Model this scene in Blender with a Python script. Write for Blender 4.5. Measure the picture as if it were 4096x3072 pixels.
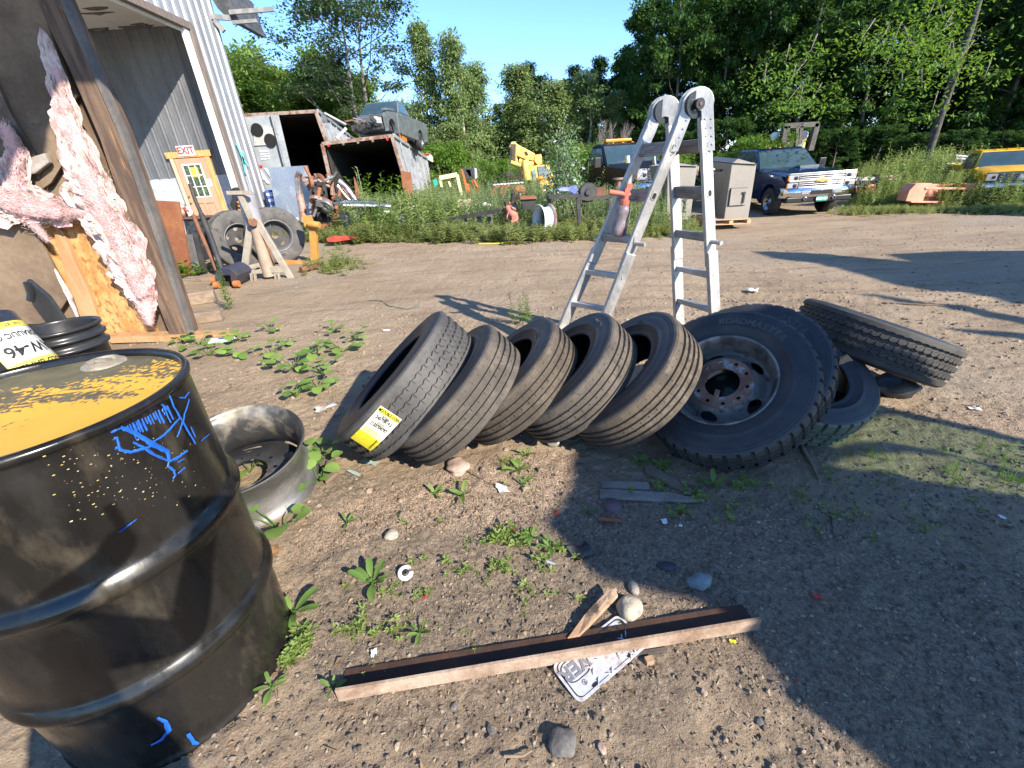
import bpy, bmesh, math, random
import numpy as np
from mathutils import Matrix, Vector, Euler
random.seed(7); rng = np.random.default_rng(7)
SC = bpy.context.scene
for o in list(bpy.data.objects): bpy.data.objects.remove(o)
COL = SC.collection
# ------------------------------------------------------------------ camera
CF, CTH, CRO, CH = 1720.0, math.radians(26.6), math.radians(-4.0), 1.35
_F = Vector((0, math.cos(CTH), -math.sin(CTH))); _R0 = Vector((1, 0, 0)); _U0 = _R0.cross(_F)
_R = math.cos(CRO)*_R0 + math.sin(CRO)*_U0; _U = -math.sin(CRO)*_R0 + math.cos(CRO)*_U0
cam = bpy.data.objects.new('camera', bpy.data.cameras.new('camera')); COL.objects.link(cam)
cam.matrix_world = Matrix(((_R.x, _U.x, -_F.x, 0), (_R.y, _U.y, -_F.y, 0), (_R.z, _U.z, -_F.z, CH), (0, 0, 0, 1)))
cam.data.sensor_width = 36; cam.data.lens = 36*CF/4096; cam.data.clip_start = .02; cam.data.clip_end = 3000
SC.camera = cam
SAZ, SEL = math.radians(-46.5), math.radians(31)
SUN = Vector((math.cos(SEL)*math.cos(SAZ), math.cos(SEL)*math.sin(SAZ), math.sin(SEL)))
# ------------------------------------------------------------------ light
w = bpy.data.worlds.new('World'); SC.world = w; w.use_nodes = True
nt = w.node_tree; bg = nt.nodes['Background']; sky = nt.nodes.new('ShaderNodeTexSky')
sky.sky_type = 'NISHITA'; sky.sun_disc = False; sky.sun_elevation = SEL; sky.sun_rotation = math.pi/2-SAZ
sky.air_density = .85; sky.dust_density = .0; sky.ozone_density = 7
nt.links.new(sky.outputs[0], bg.inputs[0]); bg.inputs[1].default_value = .15
sl = bpy.data.lights.new('sun', 'SUN'); sl.energy = 4.4; sl.angle = math.radians(.55); sl.color = (1, .91, .78)
so = bpy.data.objects.new('sun', sl); COL.objects.link(so); so.rotation_euler = SUN.to_track_quat('Z', 'Y').to_euler()
SC.view_settings.view_transform = 'Standard'; SC.view_settings.look = 'None'; SC.view_settings.gamma = 1
SC.view_settings.use_curve_mapping = False; SC.view_settings.exposure = 1.3
SC.render.engine = 'CYCLES'; SC.cycles.max_bounces = 6; SC.cycles.transparent_max_bounces = 8
SC.cycles.diffuse_bounces = 3; SC.cycles.glossy_bounces = 3
# ------------------------------------------------------------------ terrain + unprojection
def sstep(a, b, x):
    t = min(1, max(0, (x-a)/(b-a))); return t*t*(3-2*t)
def zg(x, y):                                            # the yard falls gently towards the pickup side
    return -.26*sstep(3.5, 9.5, y)*sstep(.5, 5, x)
SV = 4096/2212.
def ray(vx, vy): return _F + (vx*SV-2048)/CF*_R + (1536-vy*SV)/CF*_U
O = Vector((0, 0, CH))
def Z(vx, vy, z=0.0):
    d = ray(vx, vy); return O + d*((z-CH)/d.z)
def G(vx, vy, dz=0.0):
    p = Z(vx, vy, dz)
    for _ in range(12): p = Z(vx, vy, zg(p.x, p.y)+dz)
    return p
def AT(vx, vy, Y):
    d = ray(vx, vy); return O + d*(Y/d.y)
def PIX(p):
    d = Vector(p)-O; z = d.dot(_F); return ((2048+CF*d.dot(_R)/z)/SV, (1536-CF*d.dot(_U)/z)/SV)
# ------------------------------------------------------------------ mesh builder
class MB:
    def __init__(s): s.v = []; s.f = []; s.m = []; s.M = Matrix.Identity(4); s.sm = []
    def add(s, vs, fs, mi=0, sm=False):
        b = len(s.v); s.v += [tuple(s.M @ Vector(p)) for p in vs]
        s.f += [tuple(i+b for i in f) for f in fs]; s.m += [mi]*len(fs); s.sm += [sm]*len(fs); return s
    def box(s, c, d, R=None, mi=0):
        R = R or Matrix.Identity(3); c = Vector(c); vs = []
        if isinstance(R, Euler): R = R.to_matrix()
        for k in (-.5, .5):
            for j in (-.5, .5):
                for i in (-.5, .5): vs.append(c + R @ Vector((i*d[0], j*d[1], k*d[2])))
        return s.add(vs, [(0,2,3,1),(4,5,7,6),(0,1,5,4),(2,6,7,3),(0,4,6,2),(1,3,7,5)], mi)
    def bar(s, p, q, w, h, up=(0, 0, 1), mi=0):
        p, q = Vector(p), Vector(q); d = q-p; L = d.length; y = d/L; u = Vector(up)
        if abs(u.normalized().dot(y)) > .98: u = Vector((1, 0, 0))
        x = y.cross(u).normalized(); z = x.cross(y); R = Matrix((x, y, z)).transposed()
        return s.box((p+q)/2, (w, L, h), R, mi)
    def tube(s, pts, r, n=8, mi=0, cap=True, sm=True):
        pts = [Vector(p) for p in pts]; rs = r if isinstance(r, (list, tuple)) else [r]*len(pts); vs = []; fs = []
        for i, p in enumerate(pts):
            d = (pts[min(i+1, len(pts)-1)]-pts[max(i-1, 0)]).normalized()
            if i == 0: a = d.orthogonal().normalized()
            a = (a-d*a.dot(d)).normalized(); b = d.cross(a)
            for k in range(n):
                t = 2*math.pi*k/n; vs.append(p+(a*math.cos(t)+b*math.sin(t))*rs[i])
        for i in range(len(pts)-1):
            for k in range(n):
                k2 = (k+1) % n; fs.append((i*n+k, i*n+k2, (i+1)*n+k2, (i+1)*n+k))
        s.add(vs, fs, mi, sm)
        if cap: s.add(vs[:n], [tuple(range(n))[::-1]], mi); s.add(vs[-n:], [tuple(range(n))], mi)
        return s
    def lathe(s, prof, n=32, mi=0, sm=True, a0=0, a1=2*math.pi, wob=None):
        full = abs(a1-a0-2*math.pi) < 1e-6; m = n if full else n+1; vs = []; fs = []
        for r, z in prof:
            for k in range(m):
                t = a0+(a1-a0)*k/n; rr = r*(1+(wob(t, z) if wob else 0)); vs.append((rr*math.cos(t), rr*math.sin(t), z))
        for i in range(len(prof)-1):
            for k in range(n):
                k2 = (k+1) % m; fs.append((i*m+k, i*m+k2, (i+1)*m+k2, (i+1)*m+k))
        return s.add(vs, fs, mi, sm)
    def prism(s, pts, ext, mi=0):                         # closed polygon extruded along a vector
        pts = [Vector(p) for p in pts]; e = Vector(ext); n = len(pts)
        nrm = Vector((0, 0, 0))
        for i in range(n): nrm += pts[i].cross(pts[(i+1) % n])
        if nrm.dot(e) > 0: pts = pts[::-1]
        vs = pts+[p+e for p in pts]
        return s.add(vs, [tuple(range(n)), tuple(range(2*n-1, n-1, -1))]+[(i, i+n, (i+1) % n+n, (i+1) % n) for i in range(n)], mi)
    def blob(s, c, r, n=2, amp=.15, seed=0, mi=0, sm=True, fr=1.6):
        bm = bmesh.new(); bmesh.ops.create_icosphere(bm, subdivisions=n, radius=1)
        rs = Vector((seed*3.1, seed*1.7, seed*.9)); from mathutils import noise
        vs = []
        for v in bm.verts:
            k = 1+amp*noise.noise(v.co*fr+rs)*2; vs.append(Vector(c)+Vector((v.co.x*r[0], v.co.y*r[1], v.co.z*r[2]))*k)
        fs = [tuple(v.index for v in f.verts) for f in bm.faces]; bm.free()
        return s.add(vs, fs, mi, sm)
    def build(s, name, mat, parent=None, world=False, bevel=0, sub=0, smooth=None):
        me = bpy.data.meshes.new(name); v = s.v
        if world and parent is not None:
            pp = parent
            while pp.name not in ROOTM: pp = pp.parent
            iv = ROOTM[pp.name].inverted(); v = [tuple(iv @ Vector(p)) for p in v]
        me.from_pydata(v, [], s.f); mats = mat if isinstance(mat, (list, tuple)) else [mat]
        for m in mats: me.materials.append(m)
        me.polygons.foreach_set('material_index', s.m)
        me.polygons.foreach_set('use_smooth', s.sm if smooth is None else [smooth]*len(s.f)); me.update()
        o = bpy.data.objects.new(name, me); COL.objects.link(o)
        if parent is not None: o.parent = parent
        if bevel:
            b = o.modifiers.new('b', 'BEVEL'); b.width = bevel; b.segments = 2; b.limit_method = 'ANGLE'; b.angle_limit = math.radians(40)
        if sub:
            b = o.modifiers.new('s', 'SUBSURF'); b.levels = sub; b.render_levels = sub
        return o
ROOTM = {}
def frame(o, x, y):                                       # local X, Y axes given, Z = X x Y
    x = Vector(x).normalized(); y = Vector(y); z = x.cross(y).normalized(); y = z.cross(x)
    M = Matrix((x, y, z)).transposed().to_4x4(); M.translation = Vector(o); return M
def axisframe(c, ax, spin=0):                             # local Z along ax
    z = Vector(ax).normalized(); x = Vector((0, 0, 1)).cross(z)
    if x.length < .05: x = Vector((1, 0, 0))
    x.normalize(); y = z.cross(x); M = Matrix((x, y, z)).transposed().to_4x4(); M.translation = Vector(c)
    return M @ Matrix.Rotation(spin, 4, 'Z')
def thing(name, label, cat, M=None, group=None, kind=None):
    o = bpy.data.objects.new(name, None); COL.objects.link(o); o.empty_display_size = .1
    if M is None: M = Matrix.Identity(4)
    elif not isinstance(M, Matrix): M = Matrix.Translation(Vector(M))
    o.matrix_world = M; ROOTM[o.name] = M.copy(); return tag(o, label, cat, group, kind)
def tag(o, label=None, cat=None, group=None, kind=None):
    if label: o['label'] = label
    if cat: o['category'] = cat
    if group: o['group'] = group
    if kind: o['kind'] = kind
    return o
def copy_tree(o, M, label=None, group=None):
    def rec(a, par):
        c = a.copy(); COL.objects.link(c)
        if par is not None: c.parent = par
        for ch in KIDS.get(a.name, []): rec(ch, c)
        return c
    KIDS = {}
    for ob in COL.objects:
        if ob.parent: KIDS.setdefault(ob.parent.name, []).append(ob)
    c = rec(o, None); c.matrix_world = M; ROOTM[c.name] = M.copy()
    if label: c['label'] = label
    if group: c['group'] = group
    return c
# ------------------------------------------------------------------ materials
MATS = {}
def pm(name, c1, c2=None, scale=4, lo=.42, hi=.58, rough=.7, metal=0, bump=0, bscale=40, c3=None, s3=11, lo3=.55, hi3=.62,
       stretch=(1, 1, 1), spec=.4, detail=6, fine=.12, coat=0, rough2=None):
    if name in MATS: return MATS[name]
    m = bpy.data.materials.new(name); m.use_nodes = True; N = m.node_tree.nodes; L = m.node_tree.links
    b = N['Principled BSDF']; b.inputs['Roughness'].default_value = rough; b.inputs['Metallic'].default_value = metal
    b.inputs['Specular IOR Level'].default_value = spec; b.inputs['Coat Weight'].default_value = coat
    tc = N.new('ShaderNodeTexCoord'); mp = N.new('ShaderNodeMapping'); mp.inputs['Scale'].default_value = stretch
    L.new(tc.outputs['Object'], mp.inputs[0])
    def noise(sc, det=detail, off=0):
        n = N.new('ShaderNodeTexNoise'); n.inputs['Scale'].default_value = sc; n.inputs['Detail'].default_value = det
        n.inputs['Roughness'].default_value = .62
        L.new(mp.outputs[0], n.inputs['Vector']); return n
    def ramp(n, a, c):
        r = N.new('ShaderNodeMapRange'); r.inputs[1].default_value = a; r.inputs[2].default_value = c; L.new(n.outputs[0], r.inputs[0]); return r
    def mix(f, a, c, mode='MIX'):
        x = N.new('ShaderNodeMix'); x.data_type = 'RGBA'; x.blend_type = mode
        if f is None: x.inputs[0].default_value = 1
        else: L.new(f, x.inputs[0])
        for i, q in ((6, a), (7, c)):
            if isinstance(q, tuple): x.inputs[i].default_value = (*q, 1)
            else: L.new(q, x.inputs[i])
        return x.outputs[2]
    col = None
    if c2: r1 = ramp(noise(scale), lo, hi); col = mix(r1.outputs[0], c1, c2)
    if c3: r3 = ramp(noise(s3, 8), lo3, hi3); col = mix(r3.outputs[0], col or c1, c3)
    if fine:
        nf = noise(scale*9+20, 3); rf = ramp(nf, .3, .7); rf.inputs[3].default_value = 1-fine; rf.inputs[4].default_value = 1+fine
        g = N.new('ShaderNodeCombineColor')
        for i in range(3): L.new(rf.outputs[0], g.inputs[i])
        col = mix(None, col or c1, g.outputs[0], 'MULTIPLY')
    if col is None: b.inputs['Base Color'].default_value = (*c1, 1)
    else: L.new(col, b.inputs['Base Color'])
    if rough2 is not None:
        rr = ramp(noise(scale*2), .35, .65); rr.inputs[3].default_value = rough; rr.inputs[4].default_value = rough2; L.new(rr.outputs[0], b.inputs['Roughness'])
    if bump:
        bn = N.new('ShaderNodeBump'); bn.inputs['Strength'].default_value = bump; bn.inputs['Distance'].default_value = .01
        L.new(noise(bscale, 5).outputs[0], bn.inputs['Height']); L.new(bn.outputs[0], b.inputs['Normal'])
    MATS[name] = m; return m
def leafm(name, ca, cb, trans=.35, rough=.55):
    if name in MATS: return MATS[name]
    m = bpy.data.materials.new(name); m.use_nodes = True; N = m.node_tree.nodes; L = m.node_tree.links
    b = N['Principled BSDF']; b.inputs['Roughness'].default_value = rough; b.inputs['Specular IOR Level'].default_value = .3
    at = N.new('ShaderNodeAttribute'); at.attribute_name = 'rnd'
    x = N.new('ShaderNodeMix'); x.data_type = 'RGBA'; x.inputs[6].default_value = (*ca, 1); x.inputs[7].default_value = (*cb, 1)
    L.new(at.outputs['Fac'], x.inputs[0]); L.new(x.outputs[2], b.inputs['Base Color'])
    t = N.new('ShaderNodeBsdfTranslucent'); hs = N.new('ShaderNodeHueSaturation'); hs.inputs['Value'].default_value = 1.5; hs.inputs['Saturation'].default_value = 1.1; hs.inputs['Hue'].default_value = .485
    L.new(x.outputs[2], hs.inputs['Color']); L.new(hs.outputs[0], t.inputs[0])
    ms = N.new('ShaderNodeMixShader'); ms.inputs[0].default_value = trans
    L.new(b.outputs[0], ms.inputs[1]); L.new(t.outputs[0], ms.inputs[2]); L.new(ms.outputs[0], N['Material Output'].inputs[0])
    MATS[name] = m; return m
def glassm(name, tint=(.02, .03, .035), rough=.03):
    return pm(name, tint, rough=rough, spec=.8, fine=0)
def tintglass(name, col):
    if name in MATS: return MATS[name]
    m = bpy.data.materials.new(name); m.use_nodes = True; N = m.node_tree.nodes; L = m.node_tree.links
    t = N.new('ShaderNodeBsdfTransparent'); t.inputs[0].default_value = (*col, 1); g = N.new('ShaderNodeBsdfGlossy'); g.inputs['Roughness'].default_value = .02
    ms = N.new('ShaderNodeMixShader'); ms.inputs[0].default_value = .08; L.new(t.outputs[0], ms.inputs[1]); L.new(g.outputs[0], ms.inputs[2])
    L.new(ms.outputs[0], N['Material Output'].inputs[0]); N.remove(N['Principled BSDF']); MATS[name] = m; return m
# ------------------------------------------------------------------ numpy clouds
def tmpl(vs, fs): return (np.array(vs, float), fs)
def cloud(name, tm, pos, mat, rot=None, scale=None, rnd=None, which=None, parent=None, smooth=False, org=None):
    """many small pieces in one mesh. rot: Nx3x3, scale: N or Nx3"""
    N_ = len(pos); pos = np.asarray(pos, float)
    rot = np.repeat(np.eye(3)[None], N_, 0) if rot is None else rot
    scale = np.ones(N_) if scale is None else np.asarray(scale); scale = scale[:, None]*np.ones((1, 3)) if scale.ndim == 1 else scale
    which = np.zeros(N_, int) if which is None else which; rnd = rng.random(N_) if rnd is None else rnd
    V = []; FI = []; FL = []; RN = []; b = 0
    for t, (tv, tf) in enumerate(tm):
        idx = np.where(which == t)[0]
        if not len(idx): continue
        P = np.einsum('nij,nkj->nki', rot[idx], tv[None]*scale[idx][:, None, :])+pos[idx][:, None, :]
        V.append(P.reshape(-1, 3)); k = len(tv); offs = b+np.arange(len(idx))*k; b += len(idx)*k
        for f in tf:
            FI.append((np.array(f)[None]+offs[:, None]).reshape(-1)); FL.append(np.full(len(idx), len(f))); RN.append(rnd[idx])
    V = np.concatenate(V); FI = np.concatenate(FI); FL = np.concatenate(FL); RN = np.concatenate(RN)
    if org is not None: V = V-np.array(org)
    me = bpy.data.meshes.new(name); me.vertices.add(len(V)); me.vertices.foreach_set('co', V.astype(np.float32).ravel())
    me.loops.add(len(FI)); me.loops.foreach_set('vertex_index', FI.astype(np.int32)); me.polygons.add(len(FL))
    st = np.concatenate([[0], np.cumsum(FL)[:-1]]).astype(np.int32); me.polygons.foreach_set('loop_start', st); me.polygons.foreach_set('loop_total', FL.astype(np.int32))
    a = me.attributes.new('rnd', 'FLOAT', 'FACE'); a.data.foreach_set('value', RN.astype(np.float32))
    me.polygons.foreach_set('use_smooth', np.full(len(FL), smooth)); me.update(calc_edges=True); me.validate()
    for m in (mat if isinstance(mat, (list, tuple)) else [mat]): me.materials.append(m)
    o = bpy.data.objects.new(name, me); COL.objects.link(o)
    if parent is not None: o.parent = parent
    return o
def rotz(a):
    c, s = np.cos(a), np.sin(a); R = np.zeros((len(a), 3, 3)); R[:, 0, 0] = c; R[:, 0, 1] = -s; R[:, 1, 0] = s; R[:, 1, 1] = c; R[:, 2, 2] = 1; return R
def rotx(a):
    c, s = np.cos(a), np.sin(a); R = np.zeros((len(a), 3, 3)); R[:, 1, 1] = c; R[:, 1, 2] = -s; R[:, 2, 1] = s; R[:, 2, 2] = c; R[:, 0, 0] = 1; return R
def rrot(n): return rotz(rng.random(n)*6.283) @ rotx(rng.random(n)*6.283) @ rotz(rng.random(n)*6.283)
# value noise
_tab = np.random.default_rng(3).random((256, 256))
def vnoise(x, y):
    xi = np.floor(x).astype(int); yi = np.floor(y).astype(int); fx = x-xi; fy = y-yi; fx = fx*fx*(3-2*fx); fy = fy*fy*(3-2*fy)
    g = lambda a, b: _tab[a & 255, b & 255]
    return (g(xi, yi)*(1-fx)+g(xi+1, yi)*fx)*(1-fy)+(g(xi, yi+1)*(1-fx)+g(xi+1, yi+1)*fx)*fy
def fbm(x, y, o=4, k=2.1):
    r = 0; a = .5
    for i in range(o): r = r+a*(vnoise(x+17*i, y+31*i)-.5); x = x*k; y = y*k; a *= .5
    return r
def textmesh(s, size, ext=.002, align='CENTER', bold=0):
    cu = bpy.data.curves.new('t', 'FONT'); cu.body = s; cu.size = size; cu.extrude = ext; cu.align_x = align; cu.align_y = 'CENTER'; cu.offset = bold; cu.resolution_u = 3
    ob = bpy.data.objects.new('t', cu); COL.objects.link(ob); dg = bpy.context.evaluated_depsgraph_get(); me = ob.evaluated_get(dg).to_mesh()
    vs = [tuple(v.co) for v in me.vertices]; fs = [tuple(p.vertices) for p in me.polygons]
    bpy.data.objects.remove(ob); bpy.data.curves.remove(cu); return vs, fs
def addtext(mb, M, s, size, ext=.002, bold=0, flip=False, sx=1):
    vs, fs = textmesh(s, size, ext, bold=bold); k = -1 if flip else 1
    mb.add([M @ Vector((p[0]*k*sx, p[1], p[2]+ext)) for p in vs], [f[::k] for f in fs])
def vpoly(mb, pts, Y, depth, mi=0):                       # outline seen at pixels, standing at distance Y, real thickness
    mb.prism([AT(x, y, Y) for x, y in pts], (0, depth, 0), mi)
# ================================================================== GROUND
def gmat():
    m = bpy.data.materials.new('yard_dirt'); m.use_nodes = True; N = m.node_tree.nodes; L = m.node_tree.links
    b = N['Principled BSDF']; b.inputs['Roughness'].default_value = .92; b.inputs['Specular IOR Level'].default_value = .15
    tc = N.new('ShaderNodeTexCoord')
    def noise(sc, det=8, rgh=.6, st=None):
        n = N.new('ShaderNodeTexNoise'); n.inputs['Scale'].default_value = sc; n.inputs['Detail'].default_value = det; n.inputs['Roughness'].default_value = rgh
        if st:
            mp = N.new('ShaderNodeMapping'); mp.inputs['Scale'].default_value = st; mp.inputs['Rotation'].default_value = (0, 0, math.radians(8)); L.new(tc.outputs['Object'], mp.inputs[0]); L.new(mp.outputs[0], n.inputs[0])
        else: L.new(tc.outputs['Object'], n.inputs[0])
        return n.outputs[0]
    def rmp(n, a, c, o0=0, o1=1):
        r = N.new('ShaderNodeMapRange'); r.inputs[1].default_value = a; r.inputs[2].default_value = c; r.inputs[3].default_value = o0; r.inputs[4].default_value = o1; L.new(n, r.inputs[0]); return r.outputs[0]
    def mix(f, a, c, mode='MIX'):
        x = N.new('ShaderNodeMix'); x.data_type = 'RGBA'; x.blend_type = mode
        if f is None: x.inputs[0].default_value = 1
        else: L.new(f, x.inputs[0])
        for i, q in ((6, a), (7, c)):
            if isinstance(q, tuple): x.inputs[i].default_value = (*q, 1)
            else: L.new(q, x.inputs[i])
        return x.outputs[2]
    def mul(a, c):
        x = N.new('ShaderNodeMath'); x.operation = 'MULTIPLY'; L.new(a, x.inputs[0])
        if isinstance(c, float): x.inputs[1].default_value = c
        else: L.new(c, x.inputs[1])
        return x.outputs[0]
    va = N.new('ShaderNodeAttribute'); va.attribute_name = 'dark'
    vb = N.new('ShaderNodeAttribute'); vb.attribute_name = 'chips'
    tan = mix(rmp(noise(.8), .38, .62), (.29, .215, .138), (.36, .275, .185))
    tan = mix(rmp(noise(2.2, 8, .65, (.5, 2, 1)), .5, .68), tan, (.22, .155, .105))
    tan = mix(rmp(noise(.35, 6), .52, .66), tan, (.30, .245, .18))                     # greyer drive lanes
    tan = mix(rmp(noise(9, 8, .7, (.5, 1.6, 1)), .63, .72), tan, (.09, .07, .058))      # crumbs of dark soil
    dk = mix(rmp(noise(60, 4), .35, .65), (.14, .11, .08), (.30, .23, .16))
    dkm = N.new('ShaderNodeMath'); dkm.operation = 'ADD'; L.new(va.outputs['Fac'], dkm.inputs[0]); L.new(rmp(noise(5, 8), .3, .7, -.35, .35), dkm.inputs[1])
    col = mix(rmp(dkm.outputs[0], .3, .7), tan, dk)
    ch = mix(rmp(noise(190, 2), .45, .55), (.20, .135, .09), (.50, .38, .27))         # sawdust and wood chips
    cm = N.new('ShaderNodeMath'); cm.operation = 'ADD'; L.new(vb.outputs['Fac'], cm.inputs[0]); L.new(rmp(noise(8, 8), .3, .7, -.4, .4), cm.inputs[1])
    col = mix(rmp(cm.outputs[0], .35, .65), col, ch)
    col = mix(rmp(noise(130, 3), .56, .66), col, (.33, .26, .20))
    fine = rmp(noise(300, 2), .3, .7, .8, 1.2); g = N.new('ShaderNodeCombineColor')
    for i in range(3): L.new(fine, g.inputs[i])
    col = mix(None, col, g.outputs[0], 'MULTIPLY'); L.new(col, b.inputs['Base Color'])
    bn = N.new('ShaderNodeBump'); bn.inputs['Strength'].default_value = .8; bn.inputs['Distance'].default_value = .012; L.new(noise(95, 6, .7), bn.inputs['Height'])
    b2 = N.new('ShaderNodeBump'); b2.inputs['Strength'].default_value = .55; b2.inputs['Distance'].default_value = .05; L.new(noise(14, 8, .65), b2.inputs['Height']); L.new(b2.outputs[0], bn.inputs['Normal'])
    L.new(bn.outputs[0], b.inputs['Normal']); return m
xs = [-2.4]
while xs[-1] < 3.4: xs.append(xs[-1]+.013)
st = .013; l = [xs[0]]; r_ = [xs[-1]]
while r_[-1] < 600: st *= 1.075; r_.append(r_[-1]+st); l.append(l[-1]-st)
xs = np.array(l[::-1][:-1]+xs+r_[1:])
ys = [.25]; st = .011
while ys[-1] < 2.9: ys.append(ys[-1]+st)
while ys[-1] < 900: st *= 1.022; ys.append(ys[-1]+st)
st = .02; lo_ = [.25]
while lo_[-1] > -60: lo_.append(lo_[-1]-st); st *= 1.15
ys = np.array(lo_[::-1][:-1]+ys)
X, Y = np.meshgrid(xs, ys); zgv = np.vectorize(zg)
def inpoly(x, y, poly):
    c = np.zeros(x.shape, bool); j = len(poly)-1
    for i in range(len(poly)):
        xi, yi = poly[i]; xj, yj = poly[j]
        t = ((yi > y) != (yj > y)) & (x < (xj-xi)*(y-yi)/(yj-yi+1e-12)+xi); c ^= t; j = i
    return c
def gp(pts): return [tuple(G(*p))[:2] for p in pts]
def soft(x, y, poly, n=1): # soft inside test by jitter average
    s = 0
    for k in range(9):
        a = k*.698; s = s+inpoly(x+.09*n*math.cos(a)*(k > 0), y+.09*n*math.sin(a)*(k > 0), poly)
    return s/9.
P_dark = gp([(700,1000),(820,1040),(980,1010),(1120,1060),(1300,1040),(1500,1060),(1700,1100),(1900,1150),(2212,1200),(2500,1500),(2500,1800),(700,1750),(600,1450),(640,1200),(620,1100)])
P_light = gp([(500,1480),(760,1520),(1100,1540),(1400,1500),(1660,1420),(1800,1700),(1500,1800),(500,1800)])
P_chip = gp([(640,1120),(800,1060),(1000,1000),(1200,970),(1300,1020),(1240,1090),(1150,1130),(1000,1160),(850,1140),(700,1200),(620,1230)])
P_chip2 = gp([(400,780),(720,760),(760,850),(700,960),(560,880),(420,860)])
P_chip3 = gp([(1890,890),(2212,840),(2212,960),(1900,980)])
Zm = zgv(X, Y)
near = np.clip((7-np.hypot(X, Y))/4, 0, 1)
Zm = Zm + fbm(X*1.1, Y*1.1, 3)*.05*np.clip((np.hypot(X, Y)-1)/4, 0, 1) + fbm(X*6, Y*6, 3)*.025 + near*(fbm(X*26, Y*26, 3)*.017+fbm(X*75+9, Y*75, 2)*.012)
# tyre ruts in the drive
for (ax_, ay_, bx_, by_) in [(1.5, 5.2, 7.5, 3.2), (1.4, 4.7, 7.5, 2.6), (3, 8.5, 9.5, 6.5), (-4.5, 8.6, 3.6, 6.9), (-4.6, 9.3, 3.4, 7.7)]:
    dx, dy = bx_-ax_, by_-ay_; LL = math.hypot(dx, dy); d = ((X-ax_)*dy-(Y-ay_)*dx)/LL+fbm(X*.6, Y*.6, 2)*.5; t = ((X-ax_)*dx+(Y-ay_)*dy)/LL
    e = np.exp(-(d/.11)**2)*np.clip(t*2, 0, 1)*np.clip((LL-t)*2, 0, 1)
    Zm += -e*.02 + np.exp(-((np.abs(d)-.17)/.045)**2)*np.clip(t*2, 0, 1)*np.clip((LL-t)*2, 0, 1)*.010*(.4+1.2*vnoise(t*1.5, d*3))+e*.003*np.sign(np.sin(t*55+d*30+3*vnoise(t, d)))
def zt(x, y):                                             # height of the finished ground sheet
    i = np.clip(np.searchsorted(xs, x)-1, 0, len(xs)-2); j = np.clip(np.searchsorted(ys, y)-1, 0, len(ys)-2)
    fx = (x-xs[i])/(xs[i+1]-xs[i]); fy = (y-ys[j])/(ys[j+1]-ys[j])
    return (Zm[j, i]*(1-fx)+Zm[j, i+1]*fx)*(1-fy)+(Zm[j+1, i]*(1-fx)+Zm[j+1, i+1]*fx)*fy
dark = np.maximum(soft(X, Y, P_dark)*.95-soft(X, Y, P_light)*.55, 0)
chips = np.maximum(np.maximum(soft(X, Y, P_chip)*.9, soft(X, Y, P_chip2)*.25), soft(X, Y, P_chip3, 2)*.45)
ny, nx = X.shape; me = bpy.data.meshes.new('ground')
V = np.stack([X, Y, Zm], -1).reshape(-1, 3); me.vertices.add(len(V)); me.vertices.foreach_set('co', V.astype(np.float32).ravel())
ii = (np.arange(ny-1)[:, None]*nx+np.arange(nx-1)[None]).ravel(); Q = np.stack([ii, ii+1, ii+nx+1, ii+nx], -1)
me.loops.add(Q.size); me.loops.foreach_set('vertex_index', Q.astype(np.int32).ravel()); me.polygons.add(len(Q))
me.polygons.foreach_set('loop_start', (np.arange(len(Q))*4).astype(np.int32)); me.polygons.foreach_set('loop_total', np.full(len(Q), 4, np.int32))
me.polygons.foreach_set('use_smooth', np.ones(len(Q), bool))
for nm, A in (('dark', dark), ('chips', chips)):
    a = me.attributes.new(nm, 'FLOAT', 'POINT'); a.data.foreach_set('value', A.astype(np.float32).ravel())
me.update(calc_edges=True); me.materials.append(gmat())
ground = bpy.data.objects.new('ground', me); COL.objects.link(ground); tag(ground, kind='structure')
# pebbles, cinders and chips: nobody could count them
def stone_t(seed, n=5):
    r = np.random.default_rng(seed); vs = [(0, 0, .5)]; fs = []
    for k in range(n):
        a = 2*math.pi*k/n; q = .8+.4*r.random(); vs.append((.62*q*math.cos(a), .5*q*math.sin(a), .12+.15*r.random())); 
    for k in range(n):
        a = 2*math.pi*k/n; q = .8+.4*r.random(); vs.append((.66*q*math.cos(a), .55*q*math.sin(a), -.35))
    for k in range(n):
        k2 = (k+1) % n; fs += [(0, 1+k, 1+k2), (1+k, 1+n+k, 1+n+k2, 1+k2)]
    return tmpl(vs, fs)
def scatter(poly, n, jit=None):
    P = np.array(poly); lo, hi = P.min(0), P.max(0); out = []
    while sum(len(o) for o in out) < n:
        q = lo+rng.random((n*2, 2))*(hi-lo); out.append(q[inpoly(q[:, 0], q[:, 1], poly)])
    return np.concatenate(out)[:n]
peb = leafm('gravel_stones', (.085, .07, .056), (.30, .235, .165), trans=0, rough=.85)
A_near = [(-1.1, .3), (3.2, .3), (3.2, 1.7), (1.2, 1.5), (-.6, 1.55), (-1.1, 1.3)]
q = scatter(A_near, 17000); q = q[(fbm(q[:, 0]*3, q[:, 1]*3, 3) > -.22)]; n = len(q)
sz = .0035+.010*rng.random(n)**4+.005*rng.random(n)*(rng.random(n) < .08)
rnd = np.where(rng.random(n) < .55, rng.random(n)*.3, .3+rng.random(n)*.7)
gr = cloud('gravel', [stone_t(i) for i in range(4)], np.c_[q, zt(q[:, 0], q[:, 1])+sz*.1], peb, rotz(rng.random(n)*6.3) @ rotx(rng.normal(0, .3, n)), sz, rnd, rng.integers(0, 4, n))
tag(gr, 'fine dark gravel and cinders strewn over the foreground dirt', 'gravel', kind='stuff')
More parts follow.
